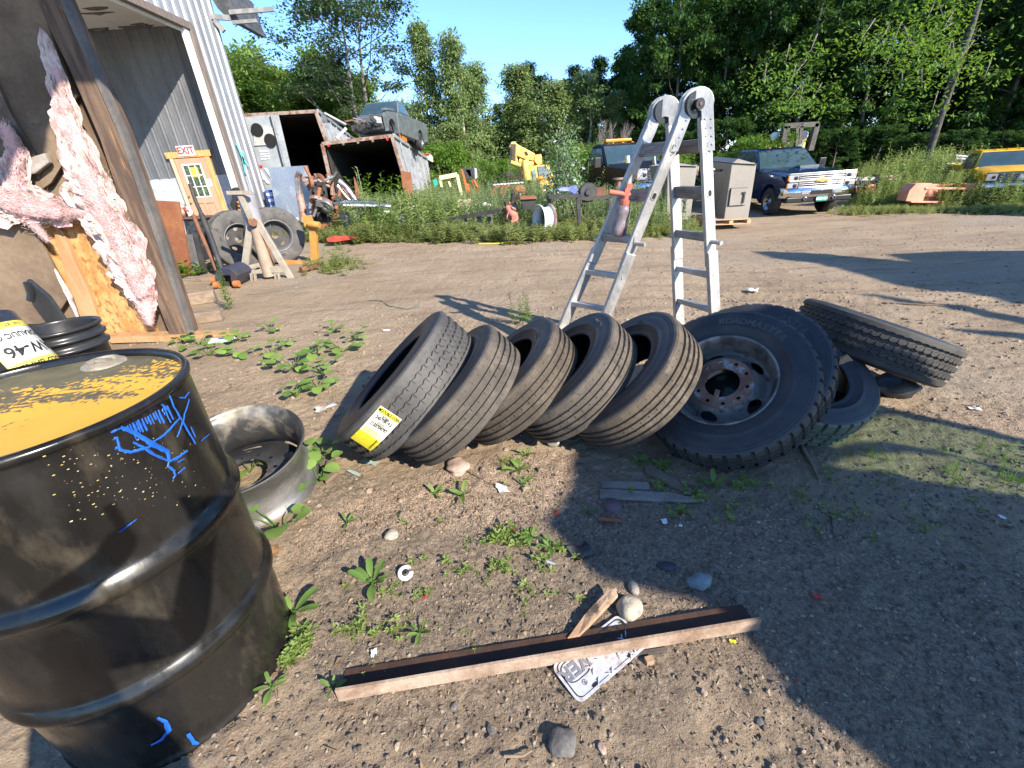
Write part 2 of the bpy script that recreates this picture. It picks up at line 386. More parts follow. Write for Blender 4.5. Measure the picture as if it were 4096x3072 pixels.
q = np.concatenate([scatter([(-8, 4.5), (8, 3), (14, 9), (2, 9.5), (-7, 11)], 5000), scatter([(-2.6, 1.6), (-1.2, 1.4), (4, 1.7), (6, 4.5), (-4, 4.6)], 5200)]); n = len(q); sz = .008+.022*rng.random(n)**5
gr = cloud('loose_stones', [stone_t(i+9) for i in range(4)], np.c_[q, zt(q[:, 0], q[:, 1])+sz*.1], peb, rotz(rng.random(n)*6.3), sz, .25+.75*rng.random(n), rng.integers(0, 4, n))
tag(gr, 'small loose stones and clods scattered across the dirt yard', 'stones', kind='stuff')
chip = tmpl([(-.5, -.14, 0), (.5, -.1, .03), (.45, .14, .06), (-.42, .1, .02)], [(0, 1, 2, 3)])
q = np.concatenate([scatter(P_chip, 5200), scatter(A_near, 5500), scatter(P_chip2, 2000), scatter(P_chip3[:4], 2000)]); n = len(q)
cw = cloud('wood_chips', [chip], np.c_[q, zt(q[:, 0], q[:, 1])+.003], leafm('chip_wood', (.17, .115, .075), (.42, .32, .225), trans=0, rough=.8), rotz(rng.random(n)*6.3) @ rotx(rng.normal(0, .35, n)), .005+.010*rng.random(n)**2)
q = np.concatenate([scatter(P_chip, 260), scatter(P_chip2, 260), scatter(A_near, 420), scatter([(1.6, 1.2), (3.6, 1.0), (4.2, 2.4), (2.2, 2.3)], 200)]); n = len(q)
dl = cloud('leaf_litter', [tmpl([(-.5, 0, 0), (-.1, -.26, .10), (.5, .05, .02), (.05, .30, .14)], [(0, 1, 2, 3)]), tmpl([(-.6, -.03, 0), (.6, -.02, .02), (.58, .04, .05), (-.6, .05, .02)], [(0, 1, 2, 3)])], np.c_[q, zt(q[:, 0], q[:, 1])+.004], leafm('litter', (.07, .045, .03), (.34, .22, .12), .1, .8), rotz(rng.random(n)*6.3) @ rotx(rng.normal(0, .5, n)), .010+.026*rng.random(n)**2, None, rng.integers(0, 2, n))
tag(dl, 'dry leaf bits and short twigs littering the foreground dirt', 'leaf litter', kind='stuff')
tag(cw, 'pale sawdust and wood chips spread around the tires', 'wood chips', kind='stuff')
# ================================================================== METAL BUILDING WITH OPEN BAY
galv = pm('galvanised', (.27, .28, .30), (.38, .39, .41), 3, rough=.5, metal=.45, bump=.1, c3=(.33, .33, .34), s3=6, stretch=(1, 1, .25), rough2=.65)
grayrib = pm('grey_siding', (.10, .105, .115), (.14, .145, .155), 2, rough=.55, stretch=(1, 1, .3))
bluegr = pm('blue_grey_paint', (.34, .38, .44), (.39, .43, .49), 2, rough=.7, c3=(.27, .30, .34), s3=5, stretch=(.4, 1, 2))
whitep = pm('white_paint', (.78, .78, .77), (.70, .70, .69), 3, rough=.55)
oldpost = pm('weathered_post', (.13, .105, .09), (.19, .155, .13), 6, rough=.85, bump=.4, stretch=(3, 3, .3))
newwood = pm('yellow_pine', (.62, .36, .14), (.50, .27, .09), 5, rough=.6, stretch=(4, 4, .5), c3=(.36, .17, .05), s3=9, lo3=.6, hi3=.7)
dbrown = pm('brown_door_paint', (.42, .26, .17), (.46, .29, .19), 2, rough=.5)
dkglass = glassm('dark_glass')
PX, YJ, YI, HT = -7.55, 13.9, 14.6, 5.0
bld = thing('metal_building', 'tall galvanised metal garage with an open bay and white ceiling at the left', 'building', (PX, YJ, 0))
def ribs(mb, p0, p1, z0, z1, nrm, pitch=.3, dep=.02):
    p0, p1 = Vector((*p0, 0)), Vector((*p1, 0)); L = (p1-p0).length; d = (p1-p0)/L; n = Vector((*nrm, 0)); k = max(1, round(L/pitch)); pr = []
    for i in range(k):
        for t, h in ((0, 0), (.36, 0), (.44, dep), (.56, dep), (.64, 0), (.72, .0), (.76, dep*.3), (.84, dep*.3), (.88, 0)): pr.append((i+t, h))
    pr.append((k, 0)); vs = []; fs = []
    for t, h in pr:
        b = p0+d*(t*L/k)+n*h; vs += [(b.x, b.y, z0), (b.x, b.y, z1)]
    for i in range(len(pr)-1): fs.append((2*i, 2*i+2, 2*i+3, 2*i+1))
    mb.add(vs, fs)
m = MB(); ribs(m, (PX, YJ+.32), (PX-.03, YJ+1.75), 0, 7.2, (1, 0), .36, .045); m.build('corrugated_wall', galv, bld, True)
m = MB(); ribs(m, (PX-.03, YJ+1.75), (PX-9, YJ+2.6), 0, 7.2, (0, 1), .36, .04); m.build('corrugated_wall', galv, bld, True)
m = MB(); ribs(m, (PX, YJ-9), (PX, YJ+.32), HT+.16, 7.6, (1, 0), .36, .045); m.build('upper_wall', galv, bld, True)
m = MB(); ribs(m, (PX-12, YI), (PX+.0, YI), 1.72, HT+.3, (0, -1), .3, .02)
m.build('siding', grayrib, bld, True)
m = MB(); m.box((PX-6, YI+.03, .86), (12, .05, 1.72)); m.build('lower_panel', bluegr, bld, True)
m = MB(); m.box((PX-.06, YJ+.02, 2.5), (.12, .16, 5.0)); m.build('white_trim', whitep, bld, True, bevel=.01)
m = MB(); m.box((PX-.01, YJ+.2, 2.55), (.14, .17, 5.1)); m.build('jamb_post', oldpost, bld, True, bevel=.01)
m = MB(); m.box((PX-.02, YJ-4.3, HT+.08), (.14, 9, .16)); m.build('header', oldpost, bld, True)
m = MB(); m.box((PX-.13, YJ-4.3, HT+.02), (.07, 9, .14)); m.build('header_trim', whitep, bld, True)
ceil = pm('ceiling_board', (.60, .585, .54), (.54, .52, .475), 1.2, rough=.8, c3=(.35, .32, .28), s3=2.5, lo3=.6, hi3=.75)
m = MB(); m.box((PX-6.2, YJ-4, HT+.28), (12, 9.4, .06)); m.build('ceiling', ceil, bld, True)
fl = pm('dark_fluff', (.09, .085, .08), (.14, .13, .12), 9, rough=1)
m = MB()
for i in range(22):
    x = PX-1.1-random.random()*4.2; y = YI-.15-random.random()*2.6*(i % 2); m.blob((x, y, HT+.25), (.2+.14*random.random(), .07, .035), 2, .5, i)
m.prism([(PX-1.9, YI-1.3, HT+.235), (PX-2.9, YI-1.7, HT+.235), (PX-3.1, YI-1.62, HT+.235), (PX-2.1, YI-1.22, HT+.235)], (0, 0, .01))
m.build('torn_insulation', fl, bld, True)['kind'] = 'stuff'
m = MB(); m.box((PX-6, YI-2.2, .03), (12, 4.6, .06)); m.build('concrete_floor', pm('concrete', (.26, .24, .215), (.32, .30, .27), 3, rough=.85, bump=.2), bld, True)
m = MB(); m.box((PX-6, YJ-1.5, 7.6), (12.6, 8.5, .12)); m.build('roof', galv, bld, True)
# broken roof edge sticking out at the top right corner
Yr = YJ+1.6
m = MB(); vpoly(m, [(441,-30),(470,18),(497,45),(520,50),(512,40),(480,-40)], Yr, 1.6); m.build('eave_sheet', pm('dark_sheet', (.05, .055, .06), (.09, .09, .09), 4, rough=.6), bld, True)
for a, b_, wd in (((455,36),(497,39),.12), ((496,27),(590,20),.1), ((502,49),(555,45),.08), ((464,43),(484,68),.12)):
    m = MB(); m.bar(AT(*a, Yr-.1), AT(*b_, Yr-.1), .08, wd); m.build('eave_beam', pm('eave_timber', (.20, .20, .20), (.30, .29, .28), 5, rough=.8), bld, True)
m = MB(); vpoly(m, [(552,372),(560,392),(563,420),(572,433),(560,436),(548,415),(556,405)], YJ+.6, .01)
m.M = Matrix.Identity(4)
gt = MB(); wx = PX+.065
for a, b_ in (((.62, 2.5), (.72, 2.1)), ((.72, 2.1), (.62, 1.7)), ((.68, 2.15), (.9, 1.9)), ((.66, 1.95), (.86, 2.3))): gt.bar((wx, YJ+a[0], a[1]), (wx, YJ+b_[0], b_[1]), .07, .01, (1, 0, 0))
gt.build('spray_paint', pm('teal_spray', (.18, .62, .58), rough=.5), bld, True)
# exit door in the back wall of the bay
def DI(vx, vy, dy=0): return AT(vx, vy, YI-dy)
dl, dr, zb, zt_ = -9.42, -8.53, .08, 2.2
door = thing('exit_door', 'tan door with nine-pane window in a yellow pine frame inside the metal garage', 'door', ((dl+dr)/2, YI-.06, 0))
m = MB(); yk = YI-.075
for (x0, x1, z0, z1) in ((dl, dl+.16, zb, zt_), (dr-.16, dr, zb, zt_), (dl+.16, dr-.16, zb, zb+.09), (dl+.16, dr-.16, zb+.9, zb+1.06), (dl+.16, dr-.16, zb+1.97, zt_), (dl+.41, dl+.48, zb+.09, zb+.9)): m.box(((x0+x1)/2, yk, (z0+z1)/2), (x1-x0, .045, z1-z0))
m.box(((dl+dr)/2, yk+.012, zb+.5), (dr-dl-.2, .02, .86)); 
for x0, x1 in ((dl+.21, dl+.37), (dl+.52, dr-.21)): m.box(((x0+x1)/2, yk-.005, zb+.5), (x1-x0, .025, .72))
m.build('door_leaf', dbrown, door, True, bevel=.004)
m = MB(); wx0, wx1, wz0, wz1 = dl+.16, dr-.16, zb+1.06, zb+1.97
for x0, x1, z0, z1 in ((wx0, wx0+.035, wz0, wz1), (wx1-.035, wx1, wz0, wz1), (wx0+.035, wx1-.035, wz0, wz0+.035), (wx0+.035, wx1-.035, wz1-.035, wz1)): m.box(((x0+x1)/2, yk-.03, (z0+z1)/2), (x1-x0, .02, z1-z0))
wf = m.build('window_frame', whitep, door, True)
for i in (1, 2):
    m = MB(); xx = wx0+(wx1-wx0)*i/3; m.box((xx, yk-.026, (wz0+wz1)/2), (.022, .014, wz1-wz0-.07)); m.build('muntin', whitep, door, True)
    m = MB(); zz = wz0+(wz1-wz0)*i/3; m.box(((wx0+wx1)/2, yk-.027, zz), (wx1-wx0-.07, .014, .022)); m.build('muntin', whitep, door, True)
pane = pm('pane_glass', (.025, .04, .02), (.10, .14, .05), 14, .5, .62, rough=.15, spec=.8)
m = MB(); m.box(((wx0+wx1)/2, yk-.01, (wz0+wz1)/2), (wx1-wx0-.07, .006, wz1-wz0-.07)); m.build('pane', pane, door, True)
m = MB(); m.box((wx0+.30, yk-.0175, wz1-.22), (.26, .003, .26)); m.build('notice', pm('orange_card', (.80, .42, .06), rough=.6), door, True)
m = MB(); m.box((dr-.075, yk-.03, zb+1.45), (.12, .004, .2)); s_ = m.build('sticker', whitep, door, True)
m = MB(); m.blob((dr-.07, yk-.034, zb+1.50), (.014, .002, .018), 2, 0); m.box((dr-.07, yk-.034, zb+1.455), (.03, .002, .05)); m.build('red_mark', pm('sign_red', (.55, .03, .03), rough=.5), door, True)
brass = pm('brass', (.45, .30, .10), rough=.3, metal=1)
for zz in (.95, 1.12):
    m = MB(); m.blob((dl+.07, yk-.06, zb+zz), (.03, .03, .03), 2, 0); m.tube([(dl+.07, yk-.02, zb+zz), (dl+.07, yk-.05, zb+zz)], .012); m.build('knob', brass, door, True)
m = MB(); m.box((dl-.075, YI-.07, 1.13), (.1, .05, 2.2)); m.build('frame_board', pm('tan_trim', (.55, .38, .25), (.62, .45, .31), 4, rough=.6), door, True)
m = MB(); m.box((dr+.075, YI-.07, 1.12), (.13, .05, 2.19)); m.build('frame_board', newwood, door, True, bevel=.004)
m = MB(); m.box(((dl+dr)/2, YI-.075, zt_+.1), (1.3, .06, .16)); m.build('frame_board', newwood, door, True, bevel=.004)
sg = thing('exit_sign', 'white sign with red letters EXIT above the tan door', 'sign', ((dl+dr)/2-.0, YI-.12, zt_+.16))
m = MB(); m.box((0, 0, .03), (.5, .015, .26)); m.build('board', whitep, sg, bevel=.004)
m = MB(); addtext(m, frame((0, -.012, .03), (1, 0, 0), (0, 0, 1)), 'EXIT', .25, .002, .006, sx=.95); m.build('lettering', MATS['sign_red'], sg)

# ================================================================== DAMAGED WALL STUB
WA, WB = Vector((-3.34, 4.30, 0)), Vector((-4.3, 4.22, 0))
wd = (WB-WA).normalized(); wn = Vector((wd.y, -wd.x, 0)) # pointing towards the viewer side
if wn.y > 0: wn = -wn
def WP(vx, vy, off=0.0):
    d = ray(vx, vy); p0 = WA+wn*off; t = (p0-O).dot(wn)/d.dot(wn); return O+d*t
wall = thing('torn_garage_wall', 'torn open wall stub with pink insulation, chipboard and a dark corner post', 'wall', WA)
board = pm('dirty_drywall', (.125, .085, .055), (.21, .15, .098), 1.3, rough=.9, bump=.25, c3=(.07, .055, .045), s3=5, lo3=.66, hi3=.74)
osb = pm('osb', (.40, .185, .055), (.52, .29, .11), 11, rough=.75, bump=.25, c3=(.27, .12, .04), s3=26, stretch=(1, 1, .55), lo3=.52, hi3=.6)
def wpoly(mb, pts, off, dep): mb.prism([WP(x, y, off) for x, y in pts], wn*-dep)
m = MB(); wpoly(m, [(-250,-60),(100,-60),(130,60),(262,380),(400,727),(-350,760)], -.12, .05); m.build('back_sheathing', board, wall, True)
m = MB(); wpoly(m, [(62,455),(170,440),(215,520),(300,690),(308,727),(200,735),(128,620),(85,530)], -.10, .02); m.build('chipboard', osb, wall, True)
m = MB(); wpoly(m, [(222,520),(228,500),(300,640),(345,727),(310,727),(260,610)], -.08, .03); m.build('board_strip', osb, wall, True)
postm = pm('corner_post', (.085, .055, .04), (.16, .105, .07), 5, rough=.85, bump=.5, bscale=25, c3=(.45, .20, .06), s3=6, lo3=.62, hi3=.72, stretch=(4, 4, .35))
m = MB(); wpoly(m, [(52,-60),(108,-60),(170,80),(262,285),(330,480),(412,722),(368,727),(325,620),(270,470),(215,300),(150,150),(100,50)], .05, .16); m.build('corner_post', postm, wall, True, bevel=.008)
m = MB(); wpoly(m, [(86,-60),(100,-60),(168,90),(255,285),(330,500),(395,690),(405,722),(413,722),(335,480),(264,283),(172,80),(112,-60)], .07, .08); m.build('trim_board', pm('post_trim', (.10, .095, .09), (.15, .13, .115), 5, rough=.8), wall, True)
stud = pm('stud_wood', (.36, .20, .09), (.44, .26, .13), 4, rough=.7, stretch=(3, 3, .4), c3=(.20, .11, .05), s3=8, lo3=.6, hi3=.7)
m = MB(); wpoly(m, [(110,480),(135,500),(200,650),(225,722),(190,727),(150,625)], -.06, .04); m.build('stud', stud, wall, True)
m = MB(); wpoly(m, [(230,728),(240,741),(560,733),(555,722),(390,724)], .08, .14); m.build('bottom_plate', stud, wall, True)
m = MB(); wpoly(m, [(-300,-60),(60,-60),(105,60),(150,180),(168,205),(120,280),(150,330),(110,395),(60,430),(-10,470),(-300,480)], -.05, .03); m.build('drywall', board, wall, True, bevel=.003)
m = MB(); wpoly(m, [(-20,150),(20,240),(90,360),(82,385),(40,300),(-20,210)], -.02, .03); m.build('stud', pm('stud_dark', (.10, .07, .05), (.15, .11, .08), 5, rough=.8), wall, True)
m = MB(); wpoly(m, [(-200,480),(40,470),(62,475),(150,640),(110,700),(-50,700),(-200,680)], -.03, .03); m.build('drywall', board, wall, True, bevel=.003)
m = MB(); wpoly(m, [(50,345),(95,330),(105,352),(75,375),(45,380),(35,365)], .03, .05); m.build('torn_paper', pm('grey_paper', (.38, .34, .29), (.26, .23, .2), 9, rough=.9), wall, True, bevel=.01)
pinkm = pm('pink_fibreglass', (.66, .40, .40), (.68, .56, .50), 5, rough=1, bump=.8, bscale=170, c3=(.30, .235, .19), s3=9, lo3=.52, hi3=.62, spec=.05, stretch=(1.4, 1.4, .5), fine=.22)
def fluff(path, rads, seed, offs=0.0):
    """a torn batt: displaced strip following the path of pixels on the wall"""
    m = MB(); P = [WP(x, y, offs) for x, y in path]; n = 150; k = 44; vs = []; fs = []
    from mathutils import noise
    for i in range(n+1):
        t = i/n*(len(P)-1); a = min(int(t), len(P)-2); u = t-a; c = P[a].lerp(P[a+1], u); r = rads[a]*(1-u)+rads[a+1]*u
        d = (P[min(a+1, len(P)-1)]-P[a]).normalized(); s = d.cross(wn).normalized(); e = min(1, min(i, n-i)/6)**.5
        for j in range(k+1):
            th = math.pi*j/k; p = c+s*math.cos(th)*r*e+wn*math.sin(th)*r*.30*e
            q = p*7+Vector((seed, 0, 0)); f1 = noise.noise(Vector((t*2.2+seed, j*.16, seed))); h = f1*.55+noise.noise(Vector((t*5+f1*2, j*.55, seed+4)))*.30+noise.noise(Vector((t*11+f1*3, j*1.0, seed+9)))*.08
            edge = abs(math.cos(th))**3; dv = (s*(math.copysign(edge, math.cos(th)))+wn*(1-edge*.6)); vs.append(p+dv*h*r*.75)
    for i in range(n):
        for j in range(k): fs.append((i*(k+1)+j, i*(k+1)+j+1, (i+1)*(k+1)+j+1, (i+1)*(k+1)+j))
    m.add(vs, fs, 0, False); return m
fluff([(88,60),(125,170),(150,270),(185,370),(205,430),(250,500),(285,580),(310,640),(322,690)], [.04,.07,.11,.16,.20,.20,.18,.13,.04], 3, .05).build('insulation', pinkm, wall, True)
fluff([(-60,400),(10,430),(60,440),(130,455),(165,440),(195,455)], [.16,.20,.17,.12,.05,.03], 8, .03).build('insulation', pinkm, wall, True)
fluff([(10,270),(40,330),(30,400),(60,470),(105,520)], [.05,.08,.12,.05,.02], 12, .02).build('insulation', pinkm, wall, True)
fluff([(118,580),(150,640),(170,690)], [.01,.025,.01], 14, .0).build('insulation', pinkm, wall, True)
# glass-wool strands: thousands of fine fibres lying over and hanging off the batts
fr = tmpl([(-.5, -.04, 0), (-.5, .04, 0), (0, -.03, .10), (0, .03, .10), (.5, 0, .02)], [(0, 2, 3, 1), (2, 4, 3)])
pts = []; ang = []; rn = []
for path, rr, nn in (([(122,150),(150,270),(185,370),(205,430),(250,500),(285,580),(310,640),(324,700)], [8,20,28,34,34,30,24,8], 9000), ([(-40,410),(60,445),(130,460),(190,455)], [36,36,22,10], 4200), ([(10,270),(40,330),(30,400),(60,470),(105,520)], [10,16,22,14,6], 1500)):
    for i in range(nn):
        t = random.random()*(len(path)-1); a = int(t); u = t-a; r_w = rr[a]*(1-u)+rr[a+1]*u; dx, dy = path[a+1][0]-path[a][0], path[a+1][1]-path[a][1]; L_ = math.hypot(dx, dy); s_ = random.gauss(0, .52); hi = .028+.045*math.sqrt(max(0, 1-s_*s_*.7))+random.random()*.012
        px = path[a][0]+dx*u-dy/L_*s_*r_w; py = path[a][1]+dy*u+dx/L_*s_*r_w; pts.append(tuple(WP(px, py, hi+.05*(abs(s_) < .6)*(rr[a] > 25)))); ang.append(math.atan2(-dy, dx)+random.gauss(0, .55)); rn.append(min(1, max(0, 1.05-abs(s_)*.62+random.gauss(0, .16)+.5*(vnoise(np.array([px*.05]), np.array([py*.05]))[0]-.6))))
pts = np.array(pts); n = len(pts); ang = np.array(ang); Bw = np.array(Matrix((wd*-1, Vector((0, 0, 1)), wn)).transposed())
Rm = np.einsum('ij,njk->nik', Bw, rotz(ang) @ rotx(rng.normal(0, .5, n)))
fb = cloud('fibre_strands', [fr], pts-np.array(WA), leafm('fibre', (.20, .15, .12), (.82, .58, .56), .25, 1), Rm, np.c_[.03+.07*rng.random(n)**2, .05*np.ones(n), .10*np.ones(n)], np.array(rn), parent=wall); fb['kind'] = 'stuff'
# unseen panel added above the wall, outlined to shade its upper half
ov = MB(); zo = 4.3
def toz(p, z): return Vector(p)+SUN*((z-p[2])/SUN.z)
bd = [(188,190),(150,188),(136,205),(128,215),(110,232),(96,262),(93,300),(88,322),(55,335),(40,360),(25,400),(-40,470),(-120,560)]
ovp = [toz(WP(260, 190, .02), zo)]+[toz(WP(x, y, .02), zo) for x, y in bd]
ov.prism(ovp+[Vector((-6.5, 3.2, zo)), Vector((-6.5, 4.5, zo)), Vector((-2.7, 4.42, zo))], (0, 0, .08)); ov.build('shade_panel', pm('dark_sheet', (.05, .055, .06)), wall, True)
# ================================================================== OIL DRUM
def drum_paint():
    m = pm('drum_black', (.007, .0068, .0065), (.015, .0135, .012), 6, rough=.14, c3=(.08, .066, .045), s3=8, lo3=.56, hi3=.80, stretch=(1, 1, .4), spec=.5, bump=.05, bscale=30, rough2=.38)
    return m
def drum_top():
    m = bpy.data.materials.new('drum_top_paint'); m.use_nodes = True; N = m.node_tree.nodes; L = m.node_tree.links; b = N['Principled BSDF']
    b.inputs['Roughness'].default_value = .5; tc = N.new('ShaderNodeTexCoord'); sp = N.new('ShaderNodeSeparateXYZ'); L.new(tc.outputs['Object'], sp.inputs[0])
    mp = N.new('ShaderNodeMapping'); mp.inputs['Rotation'].default_value = (0, 0, math.radians(-25)); mp.inputs['Scale'].default_value = (4, 14, 5); L.new(tc.outputs['Object'], mp.inputs[0])
    n = N.new('ShaderNodeTexNoise'); n.inputs['Scale'].default_value = 1; n.inputs['Detail'].default_value = 9; n.inputs['Roughness'].default_value = .68; L.new(mp.outputs[0], n.inputs[0])
    g = N.new('ShaderNodeVectorMath'); g.operation = 'DOT_PRODUCT'; g.inputs[1].default_value = (.62, -.95, 0); L.new(tc.outputs['Object'], g.inputs[0])
    a = N.new('ShaderNodeMath'); a.operation = 'ADD'; L.new(n.outputs[0], a.inputs[0]); L.new(g.outputs['Value'], a.inputs[1])
    n3 = N.new('ShaderNodeTexNoise'); n3.inputs['Scale'].default_value = 75; n3.inputs['Detail'].default_value = 5; L.new(tc.outputs['Object'], n3.inputs[0]); q3 = N.new('ShaderNodeMapRange'); q3.inputs[3].default_value = -.14; q3.inputs[4].default_value = .14; q3.inputs[1].default_value = .3; q3.inputs[2].default_value = .7; L.new(n3.outputs[0], q3.inputs[0]); a2 = N.new('ShaderNodeMath'); a2.operation = 'ADD'; L.new(a.outputs[0], a2.inputs[0]); L.new(q3.outputs[0], a2.inputs[1])
    r = N.new('ShaderNodeMapRange'); r.inputs[1].default_value = .455; r.inputs[2].default_value = .495; L.new(a2.outputs[0], r.inputs[0])
    n2 = N.new('ShaderNodeTexNoise'); n2.inputs['Scale'].default_value = 16; n2.inputs['Detail'].default_value = 7; L.new(tc.outputs['Object'], n2.inputs[0])
    x1 = N.new('ShaderNodeMix'); x1.data_type = 'RGBA'; x1.inputs[6].default_value = (.035, .037, .03, 1); x1.inputs[7].default_value = (.20, .17, .09, 1); L.new(n2.outputs[0], x1.inputs[0])
    x0 = N.new('ShaderNodeMix'); x0.data_type = 'RGBA'; x0.inputs[6].default_value = (.70, .36, .03, 1); x0.inputs[7].default_value = (.74, .42, .06, 1); L.new(n2.outputs[0], x0.inputs[0])
    x = N.new('ShaderNodeMix'); x.data_type = 'RGBA'; L.new(r.outputs[0], x.inputs[0]); L.new(x1.outputs[2], x.inputs[6]); L.new(x0.outputs[2], x.inputs[7]); L.new(x.outputs[2], b.inputs['Base Color'])
    bn = N.new('ShaderNodeBump'); bn.inputs['Distance'].default_value = .003; bn.inputs['Strength'].default_value = .7; L.new(r.outputs[0], bn.inputs['Height']); L.new(bn.outputs[0], b.inputs['Normal']); return m
DR, DH = .302, .965
DC = Vector((-1.10, .875, zt(np.array([-1.085]), np.array([.875]))[0]-.01))
drum = thing('oil_drum', 'black steel drum with peeling yellow top and blue paint drips at the near left', 'drum', Matrix.Translation(DC) @ Vector((0, 0, 1)).rotation_difference(Vector((.012, 0, 1))).to_matrix().to_4x4())
DMi = ROOTM[drum.name].inverted()
prof = [(DR-.002, 0), (DR+.004, .004), (DR+.004, .018), (DR-.002, .024)]
for zc in (.30, .61):
    prof += [(DR, zc-.035), (DR+.006, zc-.026), (DR+.017, zc-.010), (DR+.019, zc), (DR+.017, zc+.010), (DR+.006, zc+.026), (DR, zc+.035)]
prof += [(DR, DH-.05), (DR-.003, DH-.03), (DR-.001, DH-.022), (DR+.006, DH-.018), (DR+.008, DH-.008), (DR+.004, DH), (DR-.006, DH), (DR-.010, DH-.006), (DR-.011, DH-.018)]
prof = [p for k in range(len(prof)-1) for p in ([prof[k]] if abs(prof[k+1][1]-prof[k][1]) < .1 else [(prof[k][0]+(prof[k+1][0]-prof[k][0])*j/10, prof[k][1]+(prof[k+1][1]-prof[k][1])*j/10) for j in range(10)])]+[prof[-1]]
m = MB(); m.lathe(prof, 160, wob=lambda t, z: .0035*math.sin(3*t+1)*math.sin(z*5)+.0018*math.sin(7*t+z*9)*math.sin(z*11+t*2)+.0009*math.sin(17*t+z*23)); m.build('drum_body', drum_paint(), drum)
m = MB(); m.lathe([(DR-.0115, DH-.018), (DR-.02, DH-.019), (DR-.03, DH-.016), (DR-.034, DH-.016), (DR-.05, DH-.02), (.14, DH-.017), (.13, DH-.019), (.0, DH-.019)], 96); m.build('drum_lid', drum_top(), drum)
def dloc(vx, vy, z=DH-.018): p = Z(vx, vy, z+DC.z); return DMi @ p
bc = dloc(226, 786)
bung = MB(); bung.M = Matrix.Translation((bc.x, bc.y, DH-.018)); bung.lathe([(.0, .006), (.020, .006), (.024, .003), (.030, .003), (.033, .012), (.036, .013), (.039, .008), (.044, .007), (.049, .005), (.051, .0)], 40)
bung.box((0, 0, .011), (.045, .012, .008)); bung.build('bung_cap', pm('old_plastic', (.20, .175, .13), (.32, .28, .22), 20, rough=.5), drum)
# blue paint runs on the side
blue = pm('blue_paint', (.01, .08, .36), (.015, .11, .44), 9, rough=.45)
def dhit(vx, vy, off=.002):
    d = DMi.to_3x3() @ ray(vx, vy); o_ = DMi @ O; ox, oy = o_.x, o_.y; Rr = DR+off; a = d.x**2+d.y**2; b = 2*(ox*d.x+oy*d.y); c = ox*ox+oy*oy-Rr*Rr; q = b*b-4*a*c
    if q < 0: q = 0
    t = (-b-math.sqrt(q))/(2*a); return o_+d*t
def drip(mb, px, wd):
    pts = []
    for i in range(len(px)-1):
        for k in range(6):
            u = k/6; pts.append((px[i][0]*(1-u)+px[i+1][0]*u+random.gauss(0, .35), px[i][1]*(1-u)+px[i+1][1]*u+random.gauss(0, .35)))
    pts.append(px[-1]); P = [dhit(*p) for p in pts]; vs = []; fs = []
    for i, p in enumerate(P):
        d = (P[min(i+1, len(P)-1)]-P[max(i-1, 0)]); n = Vector((p.x, p.y, 0)).normalized(); s = d.cross(n).normalized(); w = wd*(.6+.4*math.sin(math.pi*(i+1)/(len(P)+1)))*(.8+.4*random.random())
        vs += [p+s*w, p+n*.0015, p-s*w]
    for i in range(len(P)-1):
        for j in (0, 1): fs.append((3*i+j, 3*i+j+1, 3*i+j+4, 3*i+j+3))
    mb.add(vs, fs)
zz3 = lambda x, y: (x/1.58/SV, (y/1.58+1300)/SV)
m = MB()
for w_, pts in ((.0055, [(760,645),(850,680),(960,750),(1060,800),(1072,860)]), (.0028, [(1072,860),(1060,890),(1100,920),(1110,950),(1092,972)]), (.0035, [(1072,862),(1130,835),(1185,795)]),
        (.003, [(740,715),(760,790),(830,803),(900,785),(950,770)]), (.003, [(715,720),(745,712)]), (.003, [(725,780),(750,775)]), (.003, [(840,740),(900,770),(980,820),(1070,862)]),
        (.003, [(965,740),(1040,695),(1100,630),(1135,590)]), (.003, [(1070,440),(1100,520),(1150,600),(1200,690),(1235,750)]), (.0025, [(1195,470),(1165,580),(1140,660),(1118,710)]), (.0022, [(1130,460),(1170,460),(1195,425)]),
        (.0018, [(1205,640),(1235,710)]), (.0018, [(1270,735),(1325,690)]), (.003, [(1020,500),(1060,530),(1078,560)]), (.002, [(1120,870),(1165,845)]), (.002, [(1125,940),(1170,900)]), (.0025, [(700,682),(760,655)])): drip(m, [zz3(*p) for p in pts], w_)
for i in range(15):
    x0 = 800+i*18+random.random()*8; y0 = 635-i*9; L_ = 40+70*random.random()*(1 if i % 3 else .5); drip(m, [zz3(x0, y0), zz3(x0+L_*.45, y0+L_)], .0014+.0015*random.random())
for i in range(9): x0 = 745+i*10; drip(m, [zz3(x0, 1312-i*7), zz3(x0+38, 1292-i*8)], .0012)
zz4 = lambda x, y: (x/1.7015/SV, (y/1.7015+2100)/SV)
drip(m, [zz4(1070,1310), zz4(1130,1340), zz4(1150,1400), zz4(1100,1460), zz4(1030,1500)], .005); drip(m, [zz4(1280,1420), zz4(1320,1480), zz4(1350,1490)], .005)
m.build('blue_paint_drips', blue, drum)['kind'] = 'stuff'
# dried yellow and pale splashes
sp = tmpl([(-.5, 0, -.5), (.5, 0, -.5), (.5, 0, .5), (-.5, 0, .5)], [(0, 1, 2, 3)]); n = 130; pos = []; A_ = []
for i in range(n):
    row = i % 14; vx, vy = zz3(330+row*62+random.gauss(0, 40)+(i//14)*14, 830+(i//14)*42+random.gauss(0, 30)-row*6)
    p = dhit(vx, vy, .0016); pos.append(p); A_.append(math.atan2(p.y, p.x)+math.pi/2)
scl = (.0007+.0021*rng.random(n)**2)[:, None]*np.array([[1.6, 1, .8]]); k = cloud('paint_specks', [sp], pos, leafm('speck', (.40, .27, .08), (.50, .44, .30), 0, .7), rotz(np.array(A_)), scl, parent=drum); k['kind'] = 'stuff'
